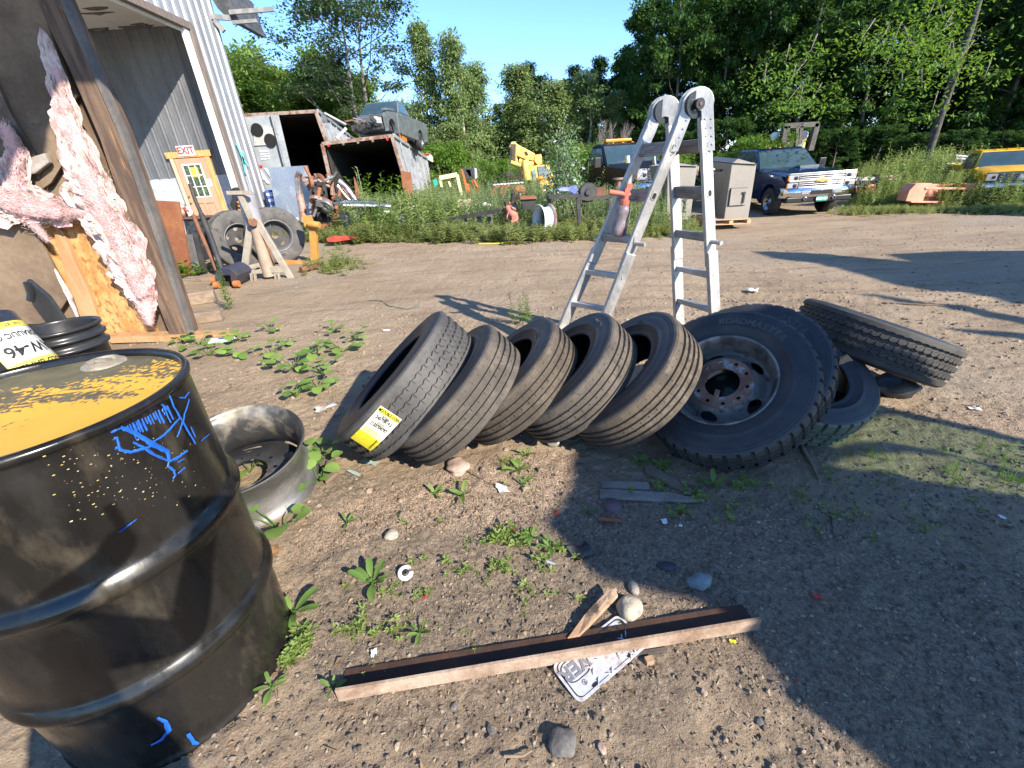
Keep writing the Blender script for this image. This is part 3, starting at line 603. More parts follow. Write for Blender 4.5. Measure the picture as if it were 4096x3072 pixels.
# ================================================================== PAILS
blackpl = pm('black_plastic', (.02, .02, .021), (.03, .03, .03), 8, rough=.3, c3=(.10, .085, .07), s3=6, lo3=.6, hi3=.8, spec=.5)
paperw = pm('label_white', (.66, .66, .62), (.60, .60, .56), 6, rough=.5); yell = pm('label_yellow', (.72, .60, .10), rough=.5); inkm = pm('label_ink', (.02, .02, .02), rough=.6)
def pail(name, label, M, h=.37, r0=.125, r1=.15, text=None, a0=-2.4, a1=-.8, upside=False):
    t = thing(name, label, 'pail', M, 'black oil pails behind the drum')
    m = MB(); m.lathe([(0, .0), (r0, 0), (r0+.003, .004), (r1-.008, h*.72), (r1+.006, h*.73), (r1+.008, h*.76), (r1-.006, h*.77), (r1-.005, h*.84), (r1+.008, h*.85), (r1+.009, h*.88), (r1-.004, h*.89), (r1-.003, h*.96), (r1+.006, h*.965), (r1+.006, h), (r1-.004, h), (r1-.006, h-.01), (r0-.004, .006), (0, .006)], 64); m.build('pail_body', blackpl, t)
    if text:
        def cyl(mb, z0, z1, b0, b1, off):
            n = 24; vs = []; fs = []
            for i in range(n+1):
                a = b0+(b1-b0)*i/n
                for z in (z0, z1): r = r0+(r1-.008-r0)*z/(h*.72)+off; vs.append((r*math.cos(a), r*math.sin(a), z))
            for i in range(n): fs.append((2*i, 2*i+2, 2*i+3, 2*i+1))
            mb.add(vs, fs)
        m = MB(); cyl(m, .05, .255, a0, a1, .0025); lb = m.build('label', paperw, t)
        m = MB(); cyl(m, .21, .255, a0, a1, .0038); cyl(m, .05, .075, a0, a1, .0038)
        for e in (a0, a1-.04): cyl(m, .05, .255, e, e+.04, .0038)
        m.build('label_band', yell, lb)
        m = MB(); am = (a0+a1)/2
        for s_, sz, z in text:
            vs, fs = textmesh(s_, sz, 0, bold=sz*.02); r = r0+(r1-.008-r0)*z/(h*.72)+.0045
            m.add([(r*math.cos(am+p[0]/r), r*math.sin(am+p[0]/r), z+p[1]) for p in vs], fs)
        m.build('lettering', inkm, lb)
    return t
pg = Z(86, 762, .10); 
ptxt = [('GOLD BAND', .034, .233), ('AW-46', .062, .165), ('HYDRAULIC OIL', .030, .105), ('5 gal  18.9 L', .015, .0625)]
pb = WP(165, 768, .5); bp = Vector((-2.02, 2.02, 0))
M3 = Matrix.Translation((-2.32, 2.26, .22)) @ Matrix.Rotation(math.radians(5), 4, 'Y') @ Matrix.Rotation(.35, 4, 'Z')
pail('oil_pail', 'black pail with yellow GOLD BAND label standing beside the tipped pail', Matrix.Translation((-2.04, 1.92, .47)) @ Matrix.Rotation(.3, 4, 'Z'), .37, text=[('GOLD BAND', .036, .233), ('AW-46', .05, .165)], a0=-2.1, a1=-.9)
pail('oil_pail', 'open black ribbed pail underneath the tipped pail with the yellow label', Matrix.Translation((-2.36, 1.66, .47)), .37)
pail('oil_pail', 'tipped black pail with upside-down yellow and white oil label lying on another pail', axisframe((-2.10, 1.66, .93), (.40, -.1, -.92), 0) @ Matrix.Rotation(math.radians(155), 4, 'Z'), .37, .14, .155, text=ptxt, a0=-2.3, a1=-.7)
cr = thing('black_scoop', 'dirty black plastic scoop with a handle leaning behind the tipped pail', 'scoop', (-2.5, 2.2, .6))
m = MB(); Ys = 2.35; vpoly(m, [(52,608),(60,602),(105,640),(140,690),(140,705),(100,702),(68,660)], Ys, .02); m.build('scoop_blade', blackpl, cr, True, bevel=.01)
m = MB(); m.tube([AT(66,648,Ys), AT(68,632,Ys), AT(60,610,Ys)], .02); m.build('handle', blackpl, cr, True)
m = MB(); m.box((-2.30, 1.85, .235), (.8, .8, .47)); tag(m.build('timber_crate', pm('crate_wood', (.16, .11, .07), (.22, .16, .11), 5, rough=.8, stretch=(1, 5, 5)), None, bevel=.01), 'low wooden crate holding the black pails behind the drum', 'crate')
# ================================================================== TIRES
rub_d = pm('tire_sidewall', (.022, .023, .026), (.034, .034, .036), 7, rough=.5, bump=.05, bscale=60, spec=.45, c3=(.06, .052, .045), s3=4, lo3=.55, hi3=.8)
rub_t = pm('tread_dusty', (.062, .053, .044), (.10, .083, .066), 5, rough=.75, c3=(.05, .046, .042), s3=6, lo3=.55, hi3=.7, spec=.25)
rub_n = pm('tread_new', (.062, .06, .058), (.088, .084, .078), 5, rough=.6, c3=(.12, .10, .08), s3=4, lo3=.62, hi3=.8, spec=.3)
rub_k = pm('tread_dark', (.04, .038, .036), (.06, .055, .05), 5, rough=.7, c3=(.11, .09, .07), s3=4, lo3=.6, hi3=.8)
def tv(i, a, b, c): return pm('tread_wear_%d' % i, a, b, 3+i, lo=.35, hi=.65, rough=.8, c3=c, s3=5+2*i, lo3=.52, hi3=.66, spec=.25, bump=.15, bscale=80)
rt2 = tv(2, (.066,.057,.048), (.10,.086,.07), (.12,.10,.08)); rt3 = tv(3, (.055,.045,.036), (.095,.076,.056), (.11,.09,.07)); rt4 = tv(4, (.07,.06,.05), (.115,.097,.078), (.05,.045,.04)); rt5 = tv(5, (.058,.048,.038), (.12,.095,.068), (.13,.108,.085))
def tire(name, label, M, R, w, kind='rib', tm=rub_t, N_=56, words=(), bead=.58, group=None, shr=.965, cat='tire'):
    t = thing(name, label, cat, M, group)
    hw = w/2; D = .013 if kind != 'lug' else .018; gw = .0052; rows = []
    if kind == 'zig': fr = [(0, 1), (.035, 1), (.0351, 0), (.49, 0), (.5, 0), (.51, 0), (.99, 0)]
    rows = {'rib': [(0, 0), (.02, 1), (.07, 1), (.09, 0), (.5, 0)], 'zig': [(0, 0), (.03, 1), (.10, 1), (.13, 0), (.30, 0), (.5, 0), (.75, 0)],
            'lug': [(0, 0), (.03, 1), (.27, 1), (.30, 0), (.5, 0), (.75, 0)]}[kind]
    gro = {'rib': [-.50, -.17, .17, .50], 'zig': [-.56, -.19, .19, .56], 'lug': [-.36, 0, .36]}[kind]
    cols = [(-.93, 'e'), (-.86, 's'), (-.76, 's'), (-.66, 's')]; g2 = .0105 if kind == 'zig' else gw*1.5 if kind == 'rib' else .009
    for i, g in enumerate(gro):
        a = g2/hw; cols += [(g-a-.012, 'r'), (g-a, 'g'), (g+a, 'g'), (g+a+.012, 'r')]
        if i < len(gro)-1: cols += [((g+gro[i+1])/2-.03, 'r'), ((g+gro[i+1])/2+.03, 'r')]
    cols += [(.66, 's'), (.76, 's'), (.86, 's'), (.93, 'e')]; cols.sort(key=lambda c: c[0])
    vs = []; nc = len(cols)
    for p in range(N_):
        for (tt, dep) in rows:
            th = 2*math.pi*(p+tt)/N_; tri = abs((tt*2) % 2-1)-.5
            for s, k in cols:
                r = R*(1-.020*abs(s)**3.2); sa = s
                if kind in ('zig', 'lug') and k in 'rg': sa = s+tri*(.065 if kind == 'zig' else .11)
                if k == 'g': r -= D
                if dep:
                    if kind == 'lug' and k == 's': r -= D*(1 if abs(s) > .7 else .9)
                    elif kind == 'lug' and k == 'r': r -= D*.55
                    elif kind == 'lug' and k == 'e': r -= D*.5
                    elif k == 'r' and abs(s) < .55: r -= .005
                    elif k == 's' and abs(s) < .7: r -= .003
                if kind == 'rib' and dep and k == 'r': th2 = th+.018*math.copysign(1, math.sin(s*30))
                else: th2 = th
                if k == 'e': r = R*shr+(0 if not dep or kind != 'lug' else -D*.5)
                vs.append((r*math.cos(th2), r*math.sin(th2), sa*hw))
    n = N_*len(rows); fs = []
    for i in range(n):
        for j in range(nc-1): i2 = (i+1) % n; fs.append((i*nc+j, i2*nc+j, i2*nc+j+1, i*nc+j+1))
    m = MB(); m.add(vs, fs, 0, False); m.build('tread', tm, t)
    Rb = R*bead
    for sg in (1, -1):
        pr = [(R*shr, .93), (R*.945, .965), (R*.938, .985), (R*.930, .975), (R*.918, .985), (R*.912, 1.0), (R*.902, .992), (R*.87, 1.02), (R*.80, 1.05), (R*.74, 1.04), (R*.735, 1.055), (R*.725, 1.055), (R*.72, 1.03), (R*.66, .97), (Rb+.022, .90), (Rb+.015, .91), (Rb+.004, .88), (Rb, .83), (Rb+.002, .76), (Rb+.03, .80), (R*.8, .90), (R*.9, .80), (R*.935, .5), (R*.94, 0)]
        m = MB(); m.lathe([(r, z*hw*sg) for r, z in (pr if sg < 0 else pr)], 96); m.build('sidewall', rub_d, t)
    for (txt, a_c, rr, size, sgn) in words:
        m = MB(); a = a_c; tot = 0
        for ch in txt: tot += size*(.85 if ch in 'MW' else .35 if ch == 'I' else .70)
        a = a_c+tot/2/rr*sgn
        for ch in txt:
            cw_ = size*(.85 if ch in 'MW' else .35 if ch == 'I' else .70); a -= cw_/2/rr*sgn
            er = Vector((math.cos(a), math.sin(a), 0)); ex = Vector((math.sin(a), -math.cos(a), 0))*sgn
            vs, fs = textmesh(ch, size, .0016, bold=size*.03); base = er*rr+Vector((0, 0, hw*1.045))
            m.add([base+ex*p[0]+er*(p[1]*(1))+Vector((0, 0, p[2]-.0)) for p in vs], fs)
            a -= cw_/2/rr*sgn
        m.build('sidewall_lettering', pm('raised_rubber', (.065, .062, .058), (.09, .085, .078), 9, rough=.45), t)
    return t
GT = 'loose tires leaning in a row'
T1 = tire('tire', 'tire with zigzag tread and yellow paper label, leftmost of the leaning row', axisframe((-.565,2.065,.362), (-.668,-.01,.744)), .424, .238, 'zig', rub_n, 60, group=GT)
T2 = tire('tire', 'dusty ribbed tire leaning directly behind the one with the yellow label', axisframe((-.300,1.985,.329), (-.66,-.02,.751)), .389, .218, 'rib', rt2, 52, group=GT)
def upang(M, off=0):                                      # spin that puts local +X at the top of the tire
    R3 = M.to_3x3().inverted() @ Vector((0, 0, 1)); return math.atan2(R3.y, R3.x)+off
M_ = axisframe((.001,2.122,.312), (-.62,.007,.784))
T3 = tire('tire', 'dusty ribbed tire in the middle of the leaning row, seen left of the ladder feet', M_, .383, .214, 'rib', rt3, 52, [('HIEL', upang(M_, -.15), .30, .03, 1), ('TUBELESS', upang(M_, -.15), .265, .014, 1)], group=GT)
M_ = axisframe((.312,2.099,.323), (-.666,-.004,.746))
T4 = tire('tire', 'dusty ribbed tire with raised word CARGO on its sidewall', M_, .380, .212, 'rib', rt4, 52, [('CARGO', upang(M_, .1), .305, .034, 1)], group=GT)
M_ = axisframe((.594,2.002,.33), (-.684,.004,.73))
T5 = tire('tire', 'dusty ribbed tire leaning against the wheel with the rusty hub', M_, .383, .214, 'rib', rt5, 52, [('RG', upang(M_, .55), .30, .03, 1)], group=GT)
ax6 = Vector((-.487,-.423,.764)); M6 = axisframe((1.039,1.854,.322), ax6)
T6 = tire('mounted_tire', 'big lugged truck tire on a grey steel wheel with rusty hub flange', M6, .40, .2, 'lug', rub_k, 44, [('ROADMASTER', upang(M6, -.08), .318, .046, 1), ('DOT 11R', upang(M6, .5), .285, .012, 1)], bead=.585, group=GT, cat='wheel')
ax7 = Vector((-.50,-.40,.768)); M7 = axisframe((1.215,2.0,.31), ax7)
T7 = tire('tire', 'lugged tire mostly hidden behind the wheel with the rusty hub', M7, .395, .2, 'lug', rub_k, 44, [('ASTER', upang(M7, -.42), .318, .046, 1)], bead=.585, group=GT)
rub_g = pm('tread_green_lit', (.10, .12, .09), (.14, .15, .11), 5, rough=.75)  # green of sunlight through tinted glass is put into this tread colour
M8 = axisframe((1.54,2.05,.21), (.10,-.42,.90))
T8 = tire('tire', 'deep-lugged tire lying low on the ground under the propped tire', M8, .36, .24, 'lug', rub_g, 34, group=GT)
M9 = axisframe((2.14,2.34,.305), (.36,.06,.90))
T9 = tire('tire', 'dark block-tread tire propped flat at the right end of the pile', M9, .41, .23, 'zig', rub_k, 64, group=GT)
# steel wheel inside T6
steel = pm('wheel_grey_paint', (.15, .145, .135), (.22, .21, .19), 4, rough=.4, metal=.2, c3=(.06, .05, .045), s3=7, rough2=.6)
rustm = pm('hub_rust', (.15, .075, .05), (.22, .13, .09), 14, rough=.8, bump=.6, bscale=60, c3=(.26, .27, .29), s3=16, lo3=.58, hi3=.64)
def disc(mb, r0, r1, zf, holes, n=180, k=44, th=.008):
    vs = []; fs = []
    for i in range(k+1):
        r = r0+(r1-r0)*i/k
        for j in range(n): a = 2*math.pi*j/n; vs.append((r*math.cos(a), r*math.sin(a), zf(r)))
    for i in range(k):
        for j in range(n):
            r = r0+(r1-r0)*(i+.5)/k; a = 2*math.pi*(j+.5)/n; x, y = r*math.cos(a), r*math.sin(a); ok = True
            for (ha, hr, hl, hw_) in holes:
                er = (x*math.cos(ha)+y*math.sin(ha)-hr)/hw_; et = (-x*math.sin(ha)+y*math.cos(ha))/hl
                if er*er+et*et < 1: ok = False
            if ok: fs.append((i*n+j, i*n+(j+1) % n, (i+1)*n+(j+1) % n, (i+1)*n+j))
    mb.add(vs, fs, 0, True)
Rr = .4*.585; hz = .1
m = MB(); m.lathe([(Rr+.004, hz*.80), (Rr+.010, hz*.92), (Rr+.006, hz*.98), (Rr-.001, hz*.96), (Rr-.004, hz*.80), (Rr-.018, hz*.70), (Rr-.022, hz*.3), (Rr-.03, 0), (Rr-.03, -hz*.7), (Rr-.004, -hz*.8), (Rr+.006, -hz*.95)], 96)
m.build('rim', pm('rim_edge', (.30, .29, .27), (.12, .115, .11), 9, rough=.4, metal=.6), T6)
zf = lambda r: -.005+.055*(1-sstep(.125, .19, r))
m = MB(); disc(m, .132, Rr-.02, zf, [(a, .172, .040, .019) for a in [upang(M6)+math.radians(d) for d in (-35, 37, 109, 181, 253)]]); m.build('wheel_disc', steel, T6)
m = MB(); disc(m, .078, .134, lambda r: .052, [(math.radians(36*i+8), .112, .008, .008) for i in range(10)], 200, 16); m.lathe([(.134, .0515), (.138, .048), (.134, .04)], 90); m.lathe([(.078, .052), (.078, .04)], 90); m.build('hub_flange', rustm, T6)
m = MB(); m.lathe([(0, -.02), (.06, -.03), (.11, -.05)], 48); m.build('hub_back', pm('hub_dark', (.02, .035, .03), rough=.15, metal=.5), T6)
ua = upang(M6)+math.pi-.25; m = MB(); m.tube([(.19*math.cos(ua), .19*math.sin(ua), .01), (.175*math.cos(ua), .175*math.sin(ua), .065)], .006); m.build('valve_stem', pm('steel_bright', (.5, .5, .5), rough=.25, metal=1), T6)
m = MB(); m.bar((.078*math.cos(ua+.3), .078*math.sin(ua+.3), .045), (.045*math.cos(ua+.3), .045*math.sin(ua+.3), .06), .022, .006); m.build('hub_tab', rustm, T6)
# cardboard box scrap on T8
cbm = pm('cardboard', (.42, .27, .15), (.36, .22, .12), 5, rough=.9)
cb = MB(); cb.prism([AT(x, y, 2.05) for x, y in ((1832,768),(1862,800),(1866,812),(1835,826),(1820,850),(1800,838),(1815,775))], (.01, .02, 0)); cb.prism([AT(x, y, 2.0) for x, y in ((1834,822),(1864,812),(1852,826),(1848,850),(1828,852))], (.01, .02, .0)); tag(cb.build('cardboard_scrap', cbm, None), 'torn brown cardboard wedged on the lowest tire', 'cardboard')
# paper label on T1
Mi = axisframe((-.565,2.065,.362), (-.668,-.01,.744)); Minv = Mi.inverted()
def thit(vx, vy, R):                                      # ray against the tread cylinder, in tire space
    o = Minv @ O; d = Minv.to_3x3() @ ray(vx, vy); a = d.x**2+d.y**2; b = 2*(o.x*d.x+o.y*d.y); c = o.x**2+o.y**2-R*R; q = max(0, b*b-4*a*c); return o+d*((-b-math.sqrt(q))/(2*a))
zz = lambda x, y: ((x/2.0109+1250)/SV, (y/2.0109+1150)/SV)
cs = [thit(*zz(*p), .428) for p in ((548,950), (718,1062), (468,1315), (305,1208))]
cyl = [(math.atan2(p.y, p.x), p.z) for p in cs]
def lp(u, v, off=0):                                      # u across the short side, v down the long side
    a = (cyl[0][0]*(1-u)+cyl[1][0]*u)*(1-v)+(cyl[3][0]*(1-u)+cyl[2][0]*u)*v; z = (cyl[0][1]*(1-u)+cyl[1][1]*u)*(1-v)+(cyl[3][1]*(1-u)+cyl[2][1]*u)*v
    r = .4275+off; return (r*math.cos(a), r*math.sin(a), z)
def lgrid(mb, u0, u1, v0, v1, off, n=10):
    vs = [lp(u0+(u1-u0)*i/n, v0+(v1-v0)*j/n, off) for j in range(n+1) for i in range(n+1)]
    mb.add(vs, [(j*(n+1)+i, j*(n+1)+i+1, (j+1)*(n+1)+i+1, (j+1)*(n+1)+i) for j in range(n) for i in range(n)])
m = MB(); lgrid(m, 0, 1, 0, 1, 0); pl_ = m.build('paper_label', pm('label_paper', (.80, .79, .66), (.76, .75, .62), 9, rough=.5), T1)
m = MB(); lgrid(m, .04, .96, .01, .105, .0008); lgrid(m, 0, 1, .62, 1, .0008)
for i in range(14): lgrid(m, .08, .62+.3*random.random(), .47+i*.0105, .4735+i*.0105, .0008, 3)
m.build('label_print', pm('lab_yel', (.78, .66, .03), rough=.5), pl_)
m = MB()
def ltext(s, u, v, size, rot=0):
    vs, fs = textmesh(s, size, 0, bold=size*.045)
    q = []
    for p in vs:
        x, y = p[0], p[1]
        if rot: x, y = -y, x
        q.append(lp(u+x/.115, v-y/.19, .0016))
    m.add(q, fs)
ltext('DOUBLE COIN', .55, .06, .015); ltext('RT600', .5, .15, .013); ltext('245/70R19.5', .5, .205, .0165); ltext('1133704797', .5, .36, .0175); ltext('1133704797', .86, .80, .013, 1)
for i in range(14): lgrid(m, .36+i*.022, .36+i*.022+.006+.008*(i % 3 == 0), .255, .315, .0016, 2)
lgrid(m, .04, .96, .325, .329, .0016, 4); lgrid(m, .04, .96, .395, .398, .0016, 4); lgrid(m, .03, .13, .035, .085, .0016, 3)
m.build('label_ink', inkm, pl_)
# small bits: tin disc under T4, black thing under T9
m = MB(); pz = G(2000, 848); m.blob((2.28, 2.22, .05), (.13, .09, .07), 3, .3, 4); tag(m.build('rubber_block', rub_d, None), 'lump of black rubber under the propped tire', 'rubber block')
m = MB(); p = G(1196, 962); m.M = axisframe((p.x, p.y, .03), (-.1, -.8, .5)); m.lathe([(0, .012), (.03, .012), (.036, .008), (.038, -.01), (.034, -.012)], 32); tag(m.build('tin_cap', pm('tin', (.45, .38, .26), rough=.35, metal=.8), None), 'small round metal cap half under the CARGO tire', 'cap')
# ================================================================== LOOSE STEEL WHEEL by the drum
lw = thing('scrap_wheel', 'bare dusty steel truck wheel lying tilted between drum and tires', 'wheel', axisframe((-1.293,1.692,.165), (.072,-.203,.977)))
Rw, hw = .294, .133
worn = pm('worn_silver', (.32, .31, .30), (.16, .155, .15), 5, rough=.35, metal=.75, c3=(.45, .40, .33), s3=8, lo3=.6, hi3=.75, stretch=(1, 1, 3), rough2=.6)
insd = pm('wheel_inner', (.045, .045, .048), (.09, .085, .08), 4, rough=.35, metal=.4, c3=(.40, .35, .27), s3=5, lo3=.52, hi3=.68)
m = MB(); m.lathe([(Rw, hw), (Rw+.003, hw-.006), (Rw-.004, hw-.014), (Rw-.012, hw-.012), (Rw-.018, hw-.03), (Rw-.034, hw-.045), (Rw-.040, 0), (Rw-.036, -hw+.06), (Rw-.014, -hw+.035), (Rw-.004, -hw+.02), (Rw+.0, -hw+.008), (Rw+.004, -hw)], 110); m.build('rim', worn, lw)
m = MB(); m.lathe([(Rw, hw), (Rw-.008, hw-.004), (Rw-.014, hw-.014), (Rw-.022, hw-.03), (Rw-.038, hw-.047), (Rw-.045, 0), (Rw-.041, -hw+.06), (Rw-.019, -hw+.034), (Rw+.004, -hw)], 110); m.build('inner_barrel', insd, lw)
m = MB(); disc(m, .085, Rw-.040, lambda r: -.075+.03*math.cos((r-.09)*14), [(math.radians(72*i+20), .195, .045, .030) for i in range(5)]+[(math.radians(36*i), .118, .009, .009) for i in range(10)]); m.build('wheel_disc', insd, lw)
# ================================================================== LADDER
alu = pm('aluminium', (.38, .37, .35), (.50, .485, .46), 6, rough=.42, metal=.65, c3=(.20, .185, .17), s3=5, lo3=.6, hi3=.75, stretch=(1, 1, .6), rough2=.6)
alud = pm('aluminium_rung', (.20, .19, .185), (.30, .29, .28), 8, rough=.5, metal=.6, stretch=(1, 1, 6))
P1 = AT(1503, 226, 2.95); P2 = AT(1434, 236, 3.24); P2.z = P1.z
A1 = G(1490-550*.403, 775); A2 = G(1425-522*.444, 762); B1 = G(1544, 785); B2 = G(1473, 757)
lad = thing('folding_ladder', 'articulated aluminium ladder standing as an A-frame behind the row of tires', 'ladder', (A1+A2+B1+B2)/4)
W_ = (P1-P2).normalized()
def arc(p, foot, r, a0, a1, n=9):
    d = (foot-p).normalized(); return d
rails = {}
for nm, top, foot in (('a1', P1, A1), ('a2', P2, A2), ('b1', P1, B1), ('b2', P2, B2)):
    out = ((A1+A2)/2-(B1+B2)/2).normalized()*(1 if nm[0] == 'a' else -1); out.z = 0
    s0 = top+out*.055-Vector((0, 0, .05)); d = foot-s0; flare = (W_ if nm[1] == '1' else -W_)
    def pt(t, s0=s0, d=d): return s0+d*t
    rails[nm] = pt
    up = flare
    m = MB(); m.bar(pt(.02), pt(.56), .075, .028, up); m.build('rail', alu, lad, True, bevel=.006)
    m = MB(); m.bar(pt(.50)+flare*.012, pt(.93)+flare*.020, .078, .034, up); m.bar(pt(.93)+flare*.020, pt(1.0)+flare*.045, .078, .034, up); m.build('outer_rail', alu, lad, True, bevel=.006)
    m = MB(); m.bar(pt(.985)+flare*.045, pt(1.0)+flare*.045, .09, .045, up); m.build('foot', blackpl, lad, True)
    for t in (.105, .275):
        M = frame(pt(t)+flare*.0145, d, flare.cross(d)); m = MB(); m.M = M
        ring = [(.026*math.copysign(abs(math.cos(a))**.6, math.cos(a)), .019*math.copysign(abs(math.sin(a))**.6, math.sin(a))) for a in [2*math.pi*i/20 for i in range(20)]]
        sg_ = 1 if M.to_3x3().col[2].dot(flare) > 0 else -1
        vs = [(x, y, .003*sg_) for x, y in ring]+[(x*.72, y*.68, .004*sg_) for x, y in ring]+[(x*.66, y*.62, -.012*sg_) for x, y in ring]; fs = [(i, (i+1) % 20, 20+(i+1) % 20, 20+i) for i in range(20)]+[(20+i, 20+(i+1) % 20, 40+(i+1) % 20, 40+i) for i in range(20)]
        m.add(vs, fs); m.build('rung_socket', alu, lad, True)
        m = MB(); m.M = M; m.add([(x*.7, y*.66, .0032*sg_) for x, y in ring], [tuple(range(20))]); m.build('socket_hole', pm('hole_dark', (.012, .012, .012)), lad, True)
for a, b in (('a1', 'a2'), ('b1', 'b2')):
    for t in (.105, .275):
        m = MB(); p, q = rails[a](t), rails[b](t)
        m.bar(p, q, .074, .03, (p-q).cross(rails[a](1)-rails[a](0))); 
        for k in (-.024, -.008, .008, .024):
            u = (rails[a](1)-rails[a](0)).normalized(); m.bar(p+u*k*1.0, q+u*k, .005, .036, (p-q).cross(u))
        m.build('rung', alud, lad, True)
    for t, sx in ((.445, 1.0), (.60, .9), (.75, .9), (.90, .9)):
        m = MB(); p, q = rails[a](t), rails[b](t); e = (p-q).normalized()*(.03 if t > .5 else .012)
        m.bar(p+e, q-e, .05 if t < .5 else .042, .05 if t < .5 else .036, (0, 0, 1)); m.build('rung', alud if t < .5 else alu, lad, True, bevel=.003)
    m = MB(); p, q = rails[a](.46), rails[b](.46); e = (p-q).normalized(); m.tube([p+e*.005, p+e*.095], .014, 12); m.tube([q-e*.005, q-e*.07], .014, 12); m.build('lock_pin', alu, lad, True)
for top, fa, fb, sg_ in ((P1, 'a1', 'b1', 1), (P2, 'a2', 'b2', -1)):
    out = ((A1+A2)/2-(B1+B2)/2).normalized(); out.z = 0; Zv = Vector((0, 0, 1)); nrm = W_*sg_
    pts = []
    for i in range(13):
        a = math.radians(-10+200*i/12); pts.append(top+out*.088*math.cos(a)+Zv*.088*math.sin(a))
    da = (rails[fa](1)-rails[fa](0)).normalized(); db = (rails[fb](1)-rails[fb](0)).normalized()
    inner = [top-out*.088+Zv*-.03+db*.22, top-out*.022+Zv*-.05+db*.2, top-out*.022-Zv*.035, top-out*.0-Zv*.03, top+out*.022-Zv*.035, top+out*.022+Zv*-.05+da*.2, top+out*.088+Zv*-.03+da*.22]
    m = MB(); m.prism([p+nrm*.014 for p in pts+inner], nrm*.006); m.prism([p-nrm*.02 for p in pts+inner], nrm*.006); m.build('hinge_plate', alu, lad, True, bevel=.003)
    m = MB(); m.tube([top-nrm*.01, top+nrm*.012], .07, 28); m.build('hinge_core', blackpl, lad, True)
    if sg_ > 0:
        m = MB(); m.tube([top+nrm*.02, top+nrm*.042], .03, 24); m.build('hinge_knob', blackpl, lad, True, bevel=.003)
        m = MB(); m.tube([top+nrm*.042, top+nrm*.047], .011, 6); m.build('hinge_bolt', rustm, lad, True)
    for dd, oo in ((da, out), (db, -out)):
        for k in range(9):
            c = top+oo*.055-Zv*.03+dd*(.05+.045*(k//2))+oo*(.018 if k % 2 else -.015)+nrm*.0205; m = MB(); m.M = axisframe(c, nrm); m.lathe([(0, .003), (.004, .002), (.0055, 0)], 10); m.build('rivet', alud, lad, True)
# plumbing of the sticker
m = MB(); p = rails['b1'](.40); M = frame(p+W_*.0155, W_.cross(rails['b1'](1)-rails['b1'](0)), (rails['b1'](0)-rails['b1'](1))); m.M = M; m.box((0, 0, 0), (.04, .13, .002)); m.build('sticker', pm('sticker_worn', (.55, .55, .52), (.68, .67, .62), 30, rough=.5), lad, True)
# oil can hanging in the rungs
ca = rails['a1'](.445).lerp(rails['a2'](.445), .55)+Vector((0, -.03, .02))
can = thing('sprayer_bottle', 'brown sprayer bottle with red cap and trigger set on a ladder rung', 'bottle', frame(ca, (1, .1, 0), Vector((-.12, .05, 1)).cross(Vector((1, .1, 0)))))
can.matrix_world = Matrix.Translation(ca) @ Matrix.Rotation(math.radians(9), 4, 'Y'); ROOTM[can.name] = can.matrix_world.copy()
redp = pm('faded_red_plastic', (.42, .10, .065), (.48, .14, .09), 8, rough=.55)
m = MB(); m.lathe([(0, 0), (.048, 0), (.053, .008), (.052, .05), (.046, .09), (.043, .11), (.047, .14), (.048, .165), (.040, .19), (.026, .2), (.026, .21)], 40); m.build('bottle_body', pm('bottle_plastic', (.16, .115, .125), (.28, .24, .24), 6, rough=.35, coat=.3, c3=(.10, .03, .05), s3=5, stretch=(1, 1, .5)), can)
m = MB(); m.lathe([(.034, .195), (.035, .2), (.035, .225), (.02, .23), (.018, .26), (0, .26)], 12, sm=False); m.box((.0, 0, .275), (.034, .03, .045)); m.build('cap', redp, can)
m = MB(); m.tube([(.03, 0, .262), (-.02, 0, .262), (-.11, 0, .265), (-.118, 0, .265)], [.014, .016, .018, .017], 12); m.box((.008, 0, .31), (.035, .024, .035)); m.build('spray_head', redp, can)
# ================================================================== THINGS IN FRONT OF THE METAL BUILDING
def zq(sx, sy, k):                                        # reads a crop of the photograph back to 2212-px coordinates
    return lambda x, y: ((sx+x/k)/SV, (sy+y/k)/SV)
c3 = zq(600, 650, 3.318); c5 = zq(800, 350, 2.212); c6 = zq(1700, 350, 2.212); c2 = zq(2800, 400, 1.707); c1 = zq(2200, 300, 1.58); c8 = zq(1150, 700, 2.212); c7 = zq(0, 700, 2.16)
def vp(cv, pts): return [cv(*p) for p in pts]
def flat(name, label, cat, parts, group=None, bev=0):
    """parts: (part name, material, pixel outline, Y, depth)"""
    allp = [AT(*q, Y) for (_, _, pts, Y, _) in parts for q in pts]; c = sum(allp, Vector())/len(allp); c.z = min(p.z for p in allp)
    if len(parts) == 1:
        m = MB(); n_, mt, pts, Y, dp = parts[0]; vpoly(m, pts, Y, dp); o = m.build(name, mt, None, bevel=bev); return tag(o, label, cat, group)
    t = thing(name, label, cat, c, group)
    for n_, mt, pts, Y, dp in parts: m = MB(); vpoly(m, pts, Y, dp); m.build(n_, mt, t, True, bevel=bev)
    return t
def vtube(mb, pts, Y, r, n=8):
    Ys = Y if isinstance(Y, (list, tuple)) else [Y]*len(pts); mb.tube([AT(*p, y) for p, y in zip(pts, Ys)], r, n)
rust = pm('rust_sheet', (.23, .085, .04), (.30, .125, .06), 2.2, rough=.75, c3=(.36, .15, .045), s3=3, lo3=.55, hi3=.75, bump=.1)
rustd = pm('rust_dark', (.14, .065, .04), (.20, .09, .05), 8, rough=.85, bump=.3)
grm = pm('grey_metal', (.20, .205, .21), (.27, .275, .28), 4, rough=.5, metal=.5); dkm = pm('dark_metal', (.035, .035, .036), (.06, .055, .05), 7, rough=.55, c3=(.12, .08, .05), s3=6, lo3=.62, hi3=.75)
